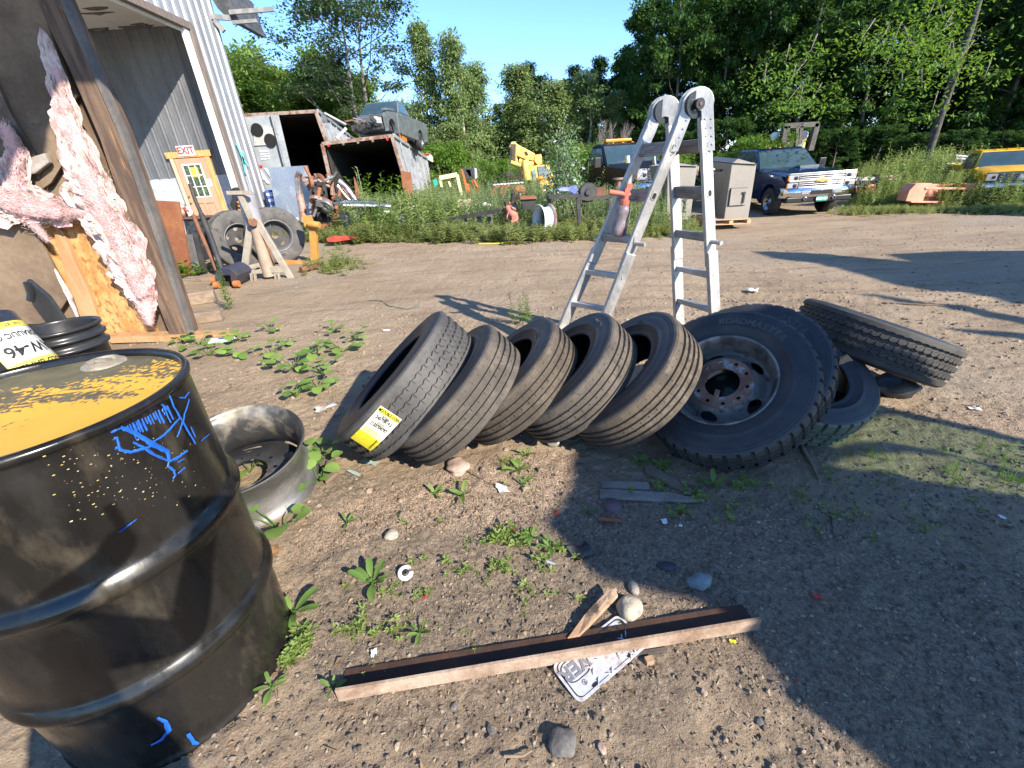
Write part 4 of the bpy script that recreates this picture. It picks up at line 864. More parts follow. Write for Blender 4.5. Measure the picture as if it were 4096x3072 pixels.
flat('steel_sheet', 'rust-red steel sheet standing upright in front of the blue-grey wall panel', 'steel sheet', [('s', rust, [(301,431),(386,436),(415,594),(333,597)], 7.9, .03)])
flat('sheet_metal', 'narrow grey metal panel leaning beside the rusty sheet', 'metal panel', [('panel', grm, vp(c3, [(465,955),(560,955),(700,1510),(560,1490)]), 8.0, .03), ('edge_post', dkm, vp(c3, [(565,950),(625,955),(760,1535),(705,1530)]), 7.95, .05)])
t = flat('steel_cabinet', 'scuffed black cabinet under the fire extinguisher', 'cabinet', [('cabinet_body', pm('scuffed_black', (.02, .02, .022), (.05, .055, .06), 14, rough=.5, c3=(.25, .27, .30), s3=30, lo3=.62, hi3=.7), vp(c3, [(435,740),(635,740),(740,1210),(570,1210),(500,1000)]), 9.4, .5), ('cabinet_top', rustd, vp(c3, [(425,735),(640,735),(645,752),(430,752)]), 9.35, .6)])
ext = thing('fire_extinguisher', 'small fire extinguisher lying on the black cabinet', 'extinguisher', AT(*c3(520, 740), 9.5))
m = MB(); m.tube([AT(*c3(555,705), 9.5), AT(*c3(490,600), 9.5), AT(*c3(478,575), 9.5)], [.06, .055, .02], 14); m.build('cylinder', pm('ext_red', (.60, .06, .03), (.75, .70, .66), 5, .48, .52, rough=.3), ext, True)
m = MB(); m.bar(AT(*c3(478,575), 9.5), AT(*c3(462,560), 9.5), .04, .03); m.build('valve', grm, ext, True)
m = MB(); [m.blob(AT(*c3(x, y), 9.6), (.12, .1, .08), 2, .5, i) for i, (x, y) in enumerate(((425,640),(440,680),(420,600)))]; tag(m.build('rag_heap', pm('pale_rags', (.5, .42, .36), (.3, .2, .15), 8), None), 'heap of pale rags beside the extinguisher', 'rags', kind='stuff')
m = MB(); vtube(m, vp(c3, [(530,280),(600,500),(680,680)]), 8.0, .03, 6); vtube(m, vp(c3, [(680,680),(800,980),(960,1440)]), [8.0, 7.8, 7.5], .042, 6); jh_ = m
m = MB(); vtube(m, vp(c3, [(575,700),(700,1000),(890,1440)]), [8.1, 7.95, 7.7], .035, 6); tag(m.build('pry_bar', rustd, None), 'long rusty pry bar leaning beside the black jack handle', 'bar')
fj = thing('floor_jack', 'low black floor jack with orange wheels and long black handle by the rusty sheet', 'floor jack', G(*c3(1010, 1640))); jh_.build('jack_handle', dkm, fj, True)
Yj = 6.6
m = MB(); vpoly(m, vp(c3, [(870,1450),(940,1400),(1040,1400),(1120,1450),(1160,1500),(1130,1640),(1080,1640),(1060,1500),(960,1500),(930,1640),(870,1620),(860,1520)]), Yj, .5); m.build('jack_frame', pm('jack_navy', (.03, .035, .07), (.05, .045, .045), 6, rough=.5), fj, True, bevel=.01)
for i, (x, y) in enumerate(((850,1560),(890,1625),(1150,1610),(1160,1520))):
    m = MB(); p = AT(*c3(x, y), Yj+(.3 if i in (0, 3) else -.03)); m.tube([p+Vector((-.035, 0, 0)), p+Vector((.035, 0, 0))], .05, 16); m.build('wheel', pm('orange_rubber', (.42, .17, .06), (.36, .14, .05), 8, rough=.6), fj, True)
m = MB(); vpoly(m, vp(c3, [(960,1500),(1060,1500),(1060,1640),(950,1640)]), Yj+.15, .25); m.build('jack_tray', dkm, fj, True)
# dual wheels by the corner
duo = thing('dual_truck_wheels', 'two worn truck tires on rims standing together behind the jack stand', 'wheels', G(505, 585))
tex = pm('tire_weathered', (.085, .08, .076), (.12, .112, .105), 6, rough=.85, bump=.2, c3=(.05, .048, .046), s3=9)
def simple_tire(par, c, ax, R, w, deep=.0, holes=True):
    M = axisframe(c, ax); hw = w/2; m = MB(); m.M = M
    prf = [(R*.54, hw*.8), (R*.58, hw*.92), (R*.75, hw), (R*.93, hw*.93), (R*.975, hw*.86)]
    for g in (.55, .18, -.18, -.55): prf += [(R*.998, hw*(g+.06)), (R*.975, hw*(g+.04)), (R*.975, hw*(g-.04)), (R*.998, hw*(g-.06))]
    prf += [(R*.975, -hw*.86), (R*.93, -hw*.93), (R*.75, -hw), (R*.58, -hw*.92), (R*.54, -hw*.8)]
    m.lathe(prf, 72); m.build('tire', tex, par, True)
    m = MB(); m.M = M; m.lathe([(R*.54, hw*.8), (R*.555, hw*.95), (R*.53, hw*.9), (R*.5, hw*.5), (R*.48, 0), (R*.49, -hw*.6)], 60); m.build('rim', grm, par, True)
    m = MB(); m.M = M; disc(m, R*.12, R*.49, lambda r: hw*deep, [(math.radians(72*i+15), R*.36, R*.09, R*.055) for i in range(5)] if holes else [], 90, 18); m.build('wheel_disc', dkm, par, True)
R_ = .50; e1_ = AT(*c3(1205, 1130), 8.35); e2_ = AT(*c3(1690, 1060), 8.6)
simple_tire(duo, Vector((e1_.x, e1_.y, R_)), (.80, -.60, .02), R_, .27, .1)
simple_tire(duo, Vector((e2_.x, e2_.y, R_)), (.60, -.80, .02), R_, .27, -.2)
# steel stand
st = thing('jack_stand', 'tall dusty steel tripod stand with a T-top in front of the dual wheels', 'stand', G(570, 604)); Ys = 7.05
dust = pm('dusty_paint', (.30, .265, .21), (.36, .325, .27), 7, rough=.8, c3=(.26, .16, .11), s3=6, lo3=.6, hi3=.72)
P3 = lambda x, y, Y=Ys: AT(*c3(x, y), Y)
for nm, a, b_, wx, wy in (('leg', (1330,860), (1235,1590), .10, .05), ('leg', (1410,760), (1880,1545), .09, .05), ('cross_bar', (1225,1440), (1800,1410), .05, .10), ('side_plate', (1280,1410), (1465,1370), .05, .09)):
    m = MB(); m.bar(P3(*a), P3(*b_), wx, wy, (0, 1, 0) if nm == 'leg' else (0, 0, 1)); m.build(nm, dust, st, True, bevel=.004)
m = MB(); m.tube([P3(1390,860), P3(1590,1500, Ys+.05)], [.065, .10], 18); m.build('center_tube', pm('tube_tan', (.30, .23, .18), (.36, .28, .21), 6, rough=.7), st, True)
m = MB(); m.tube([P3(1275,420,Ys+.1), P3(1400,900,Ys+.1)], .125, 24); m.tube([P3(1268,395,Ys+.1), P3(1276,425,Ys+.1)], .13, 24); m.build('lift_cylinder', pm('cyl_grey', (.36, .35, .38), (.30, .29, .30), 5, rough=.4, metal=.3), st, True)
m = MB(); m.bar(P3(1185,400,Ys-.1), P3(1345,760,Ys-.1), .07, .04, (0, 1, 0)); m.build('arm', dust, st, True)
m = MB(); m.bar(P3(1025,402,Ys-.12), P3(1340,396,Ys-.12), .05, .05); m.build('top_bar', dust, st, True)
m = MB(); m.bar(P3(1490,960,Ys+.3), P3(1640,1390,Ys+.3), .05, .05, (0, 1, 0)); m.build('rear_leg', rust, st, True)
m = MB(); m.tube([P3(1365,790,Ys-.12), P3(1365,790,Ys-.0)], .06, 16); m.build('hub', rustd, st, True)
for x in (1340, 1390, 1660, 1705):
    m = MB(); m.bar(P3(x,1470,Ys-.06), P3(x+18,1590,Ys-.06), .02, .05, (0, 1, 0)); m.build('caster_bracket', dust, st, True)
for x in (1365, 1690):
    m = MB(); p = P3(x,1580,Ys); m.tube([p-Vector((.03, 0, 0)), p+Vector((.03, 0, 0))], .045, 14); m.build('caster', dust, st, True)
# black/orange machine and jacket by the jamb
flat('dark_jacket', 'black jacket hanging on a tool rack next to the door frame', 'jacket', [('s', pm('black_cloth', (.015, .015, .017), (.03, .03, .03), 9, rough=.95), vp(c3, [(1070,360),(1110,330),(1150,380),(1140,560),(1190,640),(1190,720),(1140,720),(1110,640),(1060,560),(1090,470)]), 12.6, .2)])
flat('tool_rack', 'orange and black tool rack standing at the garage jamb', 'tool rack', [('rack_body', dkm, vp(c3, [(1150,560),(1250,560),(1330,740),(1270,760),(1200,740)]), 12.5, .4)]+[('orange_tray', pm('orange_paint', (.62, .22, .03), rough=.5), vp(c3, [(x, y),(x+60, y),(x+70, y+24),(x+10, y+24)]), 12.45, .1) for x, y in ((1150,515),(1165,620),(1200,720),(1165,565))])
flat('grey_bin', 'grey sheet-metal box behind the dual wheels', 'box', [('s', grm, vp(c3, [(1125,735),(1330,775),(1310,850),(1110,830)]), 9.5, .3)])
flat('white_pail', 'white pail full of scrap at the foot of the door', 'pail', [('s', pm('offwhite', (.6, .57, .5), (.45, .38, .3), 6, rough=.6), vp(c3, [(925,860),(1080,850),(1060,950),(950,960)]), 11.5, .3)])
# timbers on the ground
tw = pm('old_timber', (.20, .15, .11), (.28, .21, .155), 5, rough=.9, bump=.4, stretch=(1, 5, 5))
for lb, a, b_, h_ in (('thick squared timber lying beside the corner post', (395,668), (470,650), .16), ('lower weathered timber half buried beside the corner post', (400,706), (485,690), .12)):
    m = MB(); p, q = G(*a), G(*b_); m.bar(p+Vector((-.3, .06, h_/2)), q+Vector((0, 0, h_/2)), .14, h_); tag(m.build('timber', tw, None, bevel=.01), lb, 'timber')
m = MB(); p, q = G(400, 607), G(500, 602); m.bar(p+Vector((0, 0, .03)), q+Vector((0, 0, .03)), .22, .05); tag(m.build('plank', tw, None), 'flat plank on the ground under the green vine', 'plank')
# yellow engine hoist leg
yp = pm('hoist_yellow', (.46, .25, .055), (.40, .19, .05), 5, rough=.6, c3=(.28, .15, .07), s3=8, lo3=.62, hi3=.72)
eh = thing('hoist_leg', 'yellow-orange hoist leg standing at the right of the dual wheels', 'hoist', G(670, 576)); Yh = 8.4; P5 = lambda x, y, Y=Yh: AT(*c5(x, y), Y)
m = MB(); m.bar(P5(1000,1215), P5(1020,1575), .12, .12, (0, 1, 0)); m.build('upright', yp, eh, True, bevel=.006)
m = MB(); m.bar(P5(740,1550), P5(1040,1565), .1, .1); m.build('foot_beam', yp, eh, True, bevel=.006)
m = MB(); m.bar(P5(918,1190), P5(1000,1180), .05, .2); m.tube([P5(960,1205,Yh-.1), P5(1060,1220,Yh-.1)], .06, 12); m.build('top_bracket', yp, eh, True)
m = MB(); m.tube([G(652,590)+Vector((0,0,.05)), G(700,578)+Vector((0,0,.05))], .05, 12); tag(m.build('steel_pipe', rustd, None), 'short rusty pipe lying at the foot of the yellow hoist leg', 'pipe')
# ================================================================== TRAILERS
def far_dir(near, Y, far):
    p = AT(*near, Y); q = Z(*far, p.z); return p, (q-p)
galv2 = pm('trailer_side', (.30, .31, .32), (.38, .39, .40), 2, rough=.55, metal=.3, c3=(.22, .225, .23), s3=3)
doorm = pm('trailer_door', (.27, .295, .31), (.34, .365, .38), 2, rough=.6, c3=(.22, .17, .14), s3=5, lo3=.63, hi3=.72)
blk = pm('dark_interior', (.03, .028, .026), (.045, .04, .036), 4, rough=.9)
rfr = pm('rusty_frame', (.17, .085, .05), (.30, .24, .20), 5, rough=.8, c3=(.18, .07, .04), s3=7)
def trailer(label, Y, tl, tr, bl, br, ft, fb, Yf, fr):
    """corner pixels of the rear opening, then the two far corners of the right wall at distance Yf"""
    TL, TR, BL, BR = [AT(*q, Y) for q in (tl, tr, bl, br)]; FTR, FBR = AT(*ft, Yf), AT(*fb, Yf); FTL, FBL = FTR+(TL-TR)*.96, FBR+(BL-BR)*.96
    t = thing('box_trailer', label, 'trailer', (BL+BR)/2, 'old box trailers used for storage'); d = FTR-TR
    n = 220; m = MB(); vs = []; fs = []
    for i in range(n+1):
        k = i/n; off = Vector((.025*math.sin(i*math.pi/3), 0, 0)); vs += [BR.lerp(FBR, k)+off, TR.lerp(FTR, k)+off]
    for i in range(n): fs.append((2*i, 2*i+2, 2*i+3, 2*i+1))
    m.add(vs, fs); m.build('side_wall', galv2, t, True)
    m = MB(); m.prism([BL, TL, FTL, FBL], (-.05, 0, 0)); m.build('side_wall', galv2, t, True)
    m = MB(); m.prism([TL, TR, FTR, FTL], (0, 0, .05)); m.build('roof', galv2, t, True)
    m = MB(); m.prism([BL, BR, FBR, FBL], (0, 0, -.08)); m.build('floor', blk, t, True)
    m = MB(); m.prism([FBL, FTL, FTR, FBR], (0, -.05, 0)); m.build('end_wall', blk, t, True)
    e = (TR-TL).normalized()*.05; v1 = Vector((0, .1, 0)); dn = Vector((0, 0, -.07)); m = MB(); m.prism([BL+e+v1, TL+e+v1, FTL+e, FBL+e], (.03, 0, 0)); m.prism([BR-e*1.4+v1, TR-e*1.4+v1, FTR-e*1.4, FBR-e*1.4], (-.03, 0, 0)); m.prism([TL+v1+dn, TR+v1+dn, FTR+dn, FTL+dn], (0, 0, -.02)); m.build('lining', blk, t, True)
    for a, b_ in ((TL, TR), (TL, BL), (TR, BR)): m = MB(); m.bar(a+Vector((0, -.04, 0)), b_+Vector((0, -.04, 0)), .10, .09, (0, 1, 0)); m.build('frame_rail', fr, t, True, bevel=.008)
    for i in range(7):
        k = (i+.6)/7.2; m = MB(); m.bar(BR.lerp(FBR, k)+Vector((.045, 0, 0)), TR.lerp(FTR, k)+Vector((.045, 0, 0)), .05, .04, (0, 1, 0)); m.build('side_post', galv2, t, True)
    m = MB(); m.bar(TR+Vector((.05, 0, .02)), FTR+Vector((.05, 0, .02)), .06, .1); m.build('top_rail', galv2, t, True)
    return t, TL, TR, BL, BR, d
tr1 = trailer('taller grey box trailer with round holes in its closed door, beside the garage', 16.6, (528,250), (683,241), (600,500), (772,492), (764,302), (800,440), 27, rfr)
tr2 = trailer('lower box trailer with rusty open end carrying the wrecked pickup', 15.4, (697,311), (847,294), (735,478), (905,490), (941,357), (948,445), 28, rfr)
t = tr1[0]; q5 = lambda pts: vp(c5, pts)
m = MB(); vpoly(m, q5([(385,262),(690,240),(800,700),(860,1000),(600,1000),(500,700)]), 16.45, .06); dd_ = m.build('trailer_door', doorm, t, True, bevel=.01)
for a, b_ in (((625,235),(745,700)), ((385,262),(520,760))): m = MB(); vtube(m, q5([a, b_]), 16.36, .03); m.build('locking_bar', grm, dd_, True)
m = MB(); vpoly(m, q5([(470,345),(640,350),(670,505),(480,515)]), 16.41, .04); m.build('hole_plate', pm('pale_plate', (.40, .39, .36), (.48, .47, .45), 4, rough=.6, c3=(.35, .12, .08), s3=12, lo3=.6, hi3=.68), dd_, True)
for x, y in ((507,375),(623,466)): m = MB(); p = AT(*c5(x, y), 16.40); m.tube([p, p-Vector((0, .02, 0))], .19, 24); m.build('round_hole', MATS['hole_dark'], dd_, True)
m = MB(); vpoly(m, q5([(510,685),(550,690),(550,708),(512,705)]), 16.42, .03); m.build('red_lamp', MATS['sign_red'], dd_, True)
m = MB(); [vpoly(m, q5([(525+i*4, 560+i*22),(600+i*4, 556+i*22),(603+i*4, 570+i*22),(528+i*4, 574+i*22)]), 16.43, .01) for i in range(4)]; m.build('paint_mark', pm('faded_white', (.66, .67, .68), (.5, .52, .54), 10, rough=.7), dd_, True)
m = MB(); addtext(m, frame(AT(*c5(590,790), 16.42), (1, 0, 0), (-.12, 0, 1)), 'AV', .62, .003, .02); m.build('lettering', MATS['faded_white'], dd_, True)
for i in range(5):
    m = MB(); p = AT(*c5(1140+i*130, 515-i*14), 15.26); m.tube([p, p-Vector((0, .04, 0))], .035, 10); m.build('marker_lamp', MATS['sign_red'] if i in (0, 4) else rfr, tr2[0], True)
# leaning junk: panel, stack, crates, scrap
flat('aluminium_panel', 'large bluish aluminium panel standing against the grey trailer door', 'panel', [('s', pm('blue_alu', (.22, .26, .33), (.27, .31, .38), 1.6, rough=.35, metal=.35, c3=(.34, .37, .42), s3=4, stretch=(1, 1, .4)), q5([(603,710),(945,690),(985,860),(1000,1180),(690,1175)]), 14.6, .08)])
m = MB(); [vpoly(m, q5([(760+i*16, 1150+j*12),(772+i*16, 1150+j*12),(773+i*16, 1159+j*12),(761+i*16, 1159+j*12)]), 14.3, .02) for i in range(7) for j in range(8)]; o_ = m.build('wire_mesh_panel', pm('mesh_white', (.7, .7, .7)), None); tag(o_, 'white perforated sheet at the foot of the bluish panel', 'mesh sheet')
exm = pm('exhaust_chrome', (.55, .52, .52), (.40, .30, .28), 6, rough=.3, metal=.85, c3=(.35, .16, .10), s3=5)
es = thing('exhaust_stack', 'tall chrome exhaust stack with curved tip standing before the bluish panel', 'exhaust pipe', AT(*c5(915,1180), 13))
m = MB(); vtube(m, q5([(880,755),(865,800),(870,860),(880,940)]), 13, .085, 14); m.build('curved_tip', exm, es, True); m = MB(); vtube(m, q5([(880,940),(905,1060),(920,1190)]), 13, [.09, .1, .09], 14); m.build('pipe', pm('rust_pipe', (.36, .20, .13), (.5, .38, .32), 6, rough=.5, metal=.4), es, True)
bs = thing('blue_crate_stack', 'stack of blue and white crates between garage corner and panel', 'crates', AT(*c5(640,1150), 14.9)); 
for i in range(9): m = MB(); vpoly(m, q5([(572+i*10, 910+i*27),(625+i*8, 908+i*27),(632+i*8, 930+i*27),(580+i*10, 932+i*27)]), 14.9, .4); m.build('crate', pm('blue_plastic', (.04, .10, .38), (.06, .14, .45), 5, rough=.5) if i % 2 == 0 else pm('pale_crate', (.45, .52, .65)), bs, True)
shelf = thing('scrap_rack', 'rusty steel shelving frame loaded with scrap inside the taller trailer mouth', 'rack', AT(*c5(1100,1190), 13.8)); Y_ = 13.8
for a, b_, mt in (((1020,850),(1060,1190),dkm), ((1095,850),(1150,1190),dkm), ((1020,855),(1100,850),dkm), ((1040,930),(1110,930),dkm), ((1060,1010),(1130,1010),dkm), ((1130,1100),(1310,1090),rustd), ((1190,1080),(1205,1190),rustd), ((1070,1080),(1180,1075),rustd)):
    m = MB(); m.bar(AT(*c5(*a), Y_), AT(*c5(*b_), Y_), .09, .09, (0, 1, 0)); m.build('rack_bar', mt, shelf, True)
random.seed(11)
def junk(name, label, cat, cx, cy, w_, h_, Y, n, mats, cv=c5, s=1):
    t = thing(name, label, cat, AT(*cv(cx, cy+h_), Y))
    for i in range(n):
        m = MB(); p = AT(*cv(cx+random.uniform(-w_, w_), cy+random.uniform(-h_, h_)), Y+random.uniform(-.4, .4)); k = random.random()
        if k < .4: d = Vector((random.gauss(0, 1), random.gauss(0, .5), random.gauss(0, .6))).normalized()*random.uniform(.15, .4)*s; m.tube([p-d, p+d*.2, p+d+Vector((0, 0, .08*s))], random.uniform(.025, .06)*s, 9)
        elif k < .7: m.box(p, (random.uniform(.1, .4)*s, random.uniform(.06, .2)*s, random.uniform(.08, .25)*s), Euler((random.random(), random.random(), random.random()*3)))
        else: m.M = axisframe(p, (random.gauss(0, 1), -1, random.gauss(0, .6))); r = random.uniform(.08, .2)*s; m.lathe([(r*.4, -.04), (r, -.05), (r*1.05, 0), (r, .05), (r*.4, .04), (r*.4, -.04)], 20)
        m.build('scrap_piece', random.choice(mats), t, True, bevel=.006)
    return t
scm = [rust, rustd, dkm, rfr, grm, rust]
junk('scrap_heap', 'heap of rusty pipes and castings in the mouth of the taller trailer', 'scrap', 1070, 850, 100, 45, 14.2, 26, scm)
junk('scrap_heap', 'rusty axle parts piled left of the steel barrel', 'scrap', 1120, 1040, 120, 50, 12.9, 22, scm)
for i, (pts, r) in enumerate((([(1230,830),(1290,880),(1340,950),(1375,1000)], .10), ([(1215,865),(1260,930),(1320,995)], .06), ([(1270,940),(1330,1000)], .05))):
    m = MB(); vtube(m, q5(pts), 14.2, r, 12); tag(m.build('chrome_pipe', exm, None), ['thickest bent chrome pipe leaning in the lower trailer mouth', 'thin chrome pipe beside the thick bent one', 'shortest pipe at the foot of the bent chrome pipes'][i], 'pipe', 'chrome pipes leaning in the trailer')
for i, pts in enumerate(([(1360,790),(1440,990),(1380,990)], [(1775,735),(1860,750),(1890,950),(1820,980),(1790,870)])):
    flat('rusty_plate', ['narrow triangular rusty plate inside the lower trailer', 'torn rust-red plate leaning on the trailer corner'][i], 'steel plate', [('s', rust, q5(pts), (15.0, 14.6)[i], .06)])
flat('rusty_sheet', 'flat rusty sheet lying in front of the steel barrel', 'steel sheet', [('s', rust, q5([(1050,1215),(1320,1175),(1320,1290),(1110,1300)]), 12.3, .4)])
# barrel
bl = thing('steel_barrel', 'dark steel barrel with a white and red label in the weeds', 'barrel', AT(*c5(1370,1300), 12.0)); br0 = AT(*c5(1372,1300), 12.0); bt = AT(*c5(1362,1050), 12.0); bh = bt.z-br0.z; br0.z -= .12
bm_ = MB(); bm_.M = Matrix.Translation(br0); bm_.lathe([(0, 0), (.29, 0), (.295, .02), (.285, .04), (.285, bh*.33), (.30, bh*.35), (.285, bh*.37), (.285, bh*.66), (.30, bh*.68), (.285, bh*.7), (.285, bh), (.295, bh+.02), (.28, bh+.01), (0, bh)], 48); bm_.build('barrel_body', pm('barrel_grey', (.10, .095, .095), (.16, .15, .145), 5, rough=.5, c3=(.2, .12, .08), s3=6, lo3=.62, hi3=.75), bl, True)
m = MB(); m.M = Matrix.Translation(br0); vs = []; fs = []
for i in range(9): a = -1.75+.55*i/8-.1; vs += [(.288*math.cos(a), .288*math.sin(a), bh*.40), (.288*math.cos(a), .288*math.sin(a), bh*.64)]
fs = [(2*i, 2*i+2, 2*i+3, 2*i+1) for i in range(8)]; m.add(vs, fs); m.build('label', pm('label_pink', (.75, .62, .62), (.70, .30, .34), 18, .5, .6, rough=.5), bl, True)
# chrome bumper table on the barrel etc.
flat('crumpled_bumper', 'crumpled chrome and white truck bumper lying across the barrel', 'bumper', [('chrome_face', pm('dirty_chrome', (.5, .52, .56), (.3, .32, .36), 9, rough=.25, metal=.9), q5([(1165,1020),(1330,1000),(1560,1010),(1680,1035),(1640,1045),(1300,1040),(1200,1045)]), 11.9, .35), ('white_edge', whitep, q5([(1260,1035),(1660,1045),(1680,1058),(1270,1052)]), 11.8, .3)], bev=.02)
flat('white_tub', 'rounded white tub half hidden in the weeds right of the barrel', 'tub', [('s', whitep, q5([(1575,1110),(1610,1090),(1680,1092),(1705,1115),(1690,1140),(1590,1140)]), 12.6, .3)], bev=.04)
flat('grey_fender', 'dark grey bent fender plate standing in weeds', 'fender', [('s', pm('fender_grey', (.11, .12, .125), (.16, .165, .17), 3, rough=.5), q5([(1665,1260),(1700,1160),(1790,1120),(1825,1200),(1830,1260)]), 11.4, .06)], bev=.01)
flat('white_slab', 'white ribbed plastic slab behind the grey fender', 'slab', [('s', pm('siding_white', (.66, .63, .58), (.55, .52, .47), 9, rough=.7), q5([(1800,1065),(1920,1040),(1940,1110),(1880,1180),(1820,1160)]), 13, .2)])
flat('red_hood', 'flat faded red car hood lying at the edge of the dirt', 'car hood', [('s', pm('red_body', (.55, .05, .035), (.60, .10, .07), 4, rough=.4), q5([(1115,1340),(1150,1325),(1270,1325),(1385,1338),(1300,1352),(1200,1368),(1130,1366)]), 10.4, .3)], bev=.01)
# steel frame ladder lying in weeds
sr = thing('steel_rack_frame', 'long dark steel frame with uprights standing in the weeds at the yard edge', 'rack', AT(*c8(1500,520), 10.6)); Yr = 10.9
m = MB(); m.bar(AT(*c8(1100,455), Yr+.3), AT(*c8(1880,312), Yr-.3), .07, .09); m.build('top_rail', dkm, sr, True)
for x0, y0, x1, y1 in ((1190,440,1215,545),(1275,425,1305,520),(1375,410,1390,505),(1395,405,1400,500),(1570,370,1600,510),(1680,350,1698,535),(1705,345,1712,535),(1780,335,1790,515),(1800,335,1812,510),(1290,425,1318,520)):
    m = MB(); m.bar(AT(*c8(x0, y0), Yr), AT(*c8(x1, y1), Yr), .06, .06, (0, 1, 0)); m.build('upright', pm('oldsteel', (.10, .095, .09), (.20, .185, .17), 6, rough=.7), sr, True)
m = MB(); m.bar(AT(*c8(1690,545), Yr-.1), AT(*c8(1750,545), Yr-.1), .3, .04); m.build('base_plate', rfr, sr, True)
junk('engine_part', 'small rusted engine block behind the steel frame uprights', 'engine part', 1970, 300, 25, 40, 11.4, 12, scm, c8)
junk('pink_machine_part', 'faded red machine part poking out of the weeds', 'machine part', 1990, 390, 30, 45, 11.2, 8, [pm('faded_red2', (.50, .16, .12), (.42, .20, .15), 6, rough=.8)], c8)
# white wheel rim in weeds
wr = thing('white_wheel_rim', 'white wheel rim standing upright in the weeds beside a black bench', 'wheel rim', AT(*c6(1060,1270), 9.6)); cc = AT(*c6(1052,1175), 9.6)
m = MB(); m.M = axisframe(cc, (-.93, -.36, .06)); m.lathe([(.30, .13), (.315, .12), (.30, .09), (.255, .07), (.25, -.05), (.27, -.09), (.30, -.12)], 60); m.build('rim', pm('rim_white', (.74, .74, .72), (.62, .6, .56), 4, rough=.5), wr, True)
m = MB(); m.M = axisframe(cc, (-.93, -.36, .06)); m.lathe([(.31, -.10), (.325, -.12), (.31, -.15), (.26, -.15), (.0, -.16)], 60); m.build('lock_ring', rfr, wr, True)
# black bench frames
bn = thing('steel_bench', 'black steel workbench frame standing in the weeds', 'bench', AT(*c6(1200,1230), 9.9))
for a, b_, w_, h_ in (((1085,965),(1360,955),.5,.06), ((1095,970),(1108,1200),.08,.08), ((1350,960),(1370,1200),.08,.08), ((1360,985),(1680,965),.06,.06), ((1625,970),(1640,1100),.05,.05)):
    m = MB(); m.bar(AT(*c6(*a), 9.9), AT(*c6(*b_), 9.9), w_, h_, (0, 0, 1) if h_ == .06 else (0, 1, 0)); m.build('bench_bar', dkm, bn, True)
flat('black_drum', 'black tub with rusty lid beside the steel bench', 'tub', [('tub_body', dkm, vp(c6, [(850,985),(980,985),(970,1080),(870,1080)]), 11, .5), ('lid', rust, vp(c6, [(840,975),(985,965),(990,985),(845,992)]), 10.95, .6)])
flat('crumpled_tarp', 'crumpled blue tarp on top of the steel bench', 'tarp', [('s', pm('blue_tarp', (.13, .16, .42), (.35, .38, .6), 6, rough=.4), vp(c6, [(1175,905),(1215,880),(1290,885),(1345,868),(1352,905),(1330,950),(1290,920),(1240,915)]), 10.1, .3)])
al = thing('alternator', 'black round alternator lying on the steel bench', 'machine part', AT(*c6(1440,980), 10.2)); m = MB(); m.M = axisframe(AT(*c6(1440,930), 10.2), (0, -1, .1)); m.lathe([(0, .1), (.06, .1), (.07, .06), (.17, .06), (.2, .02), (.2, -.1), (0, -.1)], 24, sm=False); m.build('housing', dkm, al, True)
m = MB(); m.box(AT(*c6(1520,930), 10.3), (.35, .2, .2)); m.build('bracket', rustd, al, True)
m = MB(); p = AT(*c6(1705,900), 11); m.tube([AT(*c6(1705,1000), 11), AT(*c6(1710,815), 11)], .06, 12); m.tube([AT(*c6(1710,815), 11), AT(*c6(1710,800), 11)], .13, 14); tag(m.build('vent_pipe', rfr, None), 'short flanged steel pipe standing behind the ladder', 'pipe')
# yellow frame, orange machine
yf = pm('pale_yellow', (.72, .62, .38), (.66, .55, .30), 5, rough=.6)
fr_ = thing('machine_frame', 'pale yellow and white machine frame left of the orange loader arm', 'frame', AT(*c6(220,920), 17))
for a, b_, w_ in (((130,800),(285,770),.14), ((285,770),(325,960),.10), ((130,800),(150,880),.08), ((210,830),(230,880),.06)): m = MB(); m.bar(AT(*c6(*a), 17), AT(*c6(*b_), 17), w_, w_, (0, 1, 0)); m.build('frame_bar', yf, fr_, True)
om = pm('machine_orange', (.62, .15, .04), (.52, .12, .04), 5, rough=.6)
ol = thing('orange_loader', 'orange and black lift machine tilted up among the weeds', 'loader', AT(*c6(420,980), 17.5))
for nm, mt, pts in (('arm', om, [(315,720),(340,725),(365,840),(345,850)]), ('arm', om, [(405,820),(435,815),(490,910),(455,930)]), ('body', om, [(380,930),(440,915),(495,950),(500,980),(380,985)]), ('arm', om, [(345,840),(390,860),(400,930),(360,930)]), ('engine_cover', dkm, [(325,715),(400,710),(420,800),(360,820)]), ('head', dkm, [(350,725),(440,715),(445,800),(390,790)]), ('lamp_cover', pm('lens_grey', (.45,.5,.52), rough=.2), [(435,712),(455,718),(462,800),(440,815)]), ('cable', dkm, [(395,780),(420,800),(470,900),(450,910)])):
    m = MB(); vpoly(m, vp(c6, pts), 17.5, .35); m.build(nm, mt, ol, True, bevel=.02)
flat('green_canister', 'small green canister by the trailer end', 'canister', [('s', pm('green_pl', (.03, .35, .25), rough=.5), vp(c6, [(65,820),(95,808),(112,860),(90,885)]), 16, .2)])
flat('beige_box', 'beige sheet-metal box in the weeds below the orange machine', 'box', [('s', pm('beige', (.66, .56, .42), (.58, .42, .28), 5, rough=.7), vp(c6, [(285,995),(400,990),(400,1060),(290,1065)]), 13.5, .3)])
flat('white_shell', 'white curved shell lying in the weeds behind the steel frame', 'shell', [('s', whitep, vp(c6, [(500,1035),(530,1015),(560,1030),(600,1035),(580,1050),(505,1048)]), 13, .2)], bev=.02)
hr = thing('rusty_harrow', 'rusty frame with a row of white caps in front of the crane', 'farm implement', AT(*c6(700,960), 14.5))
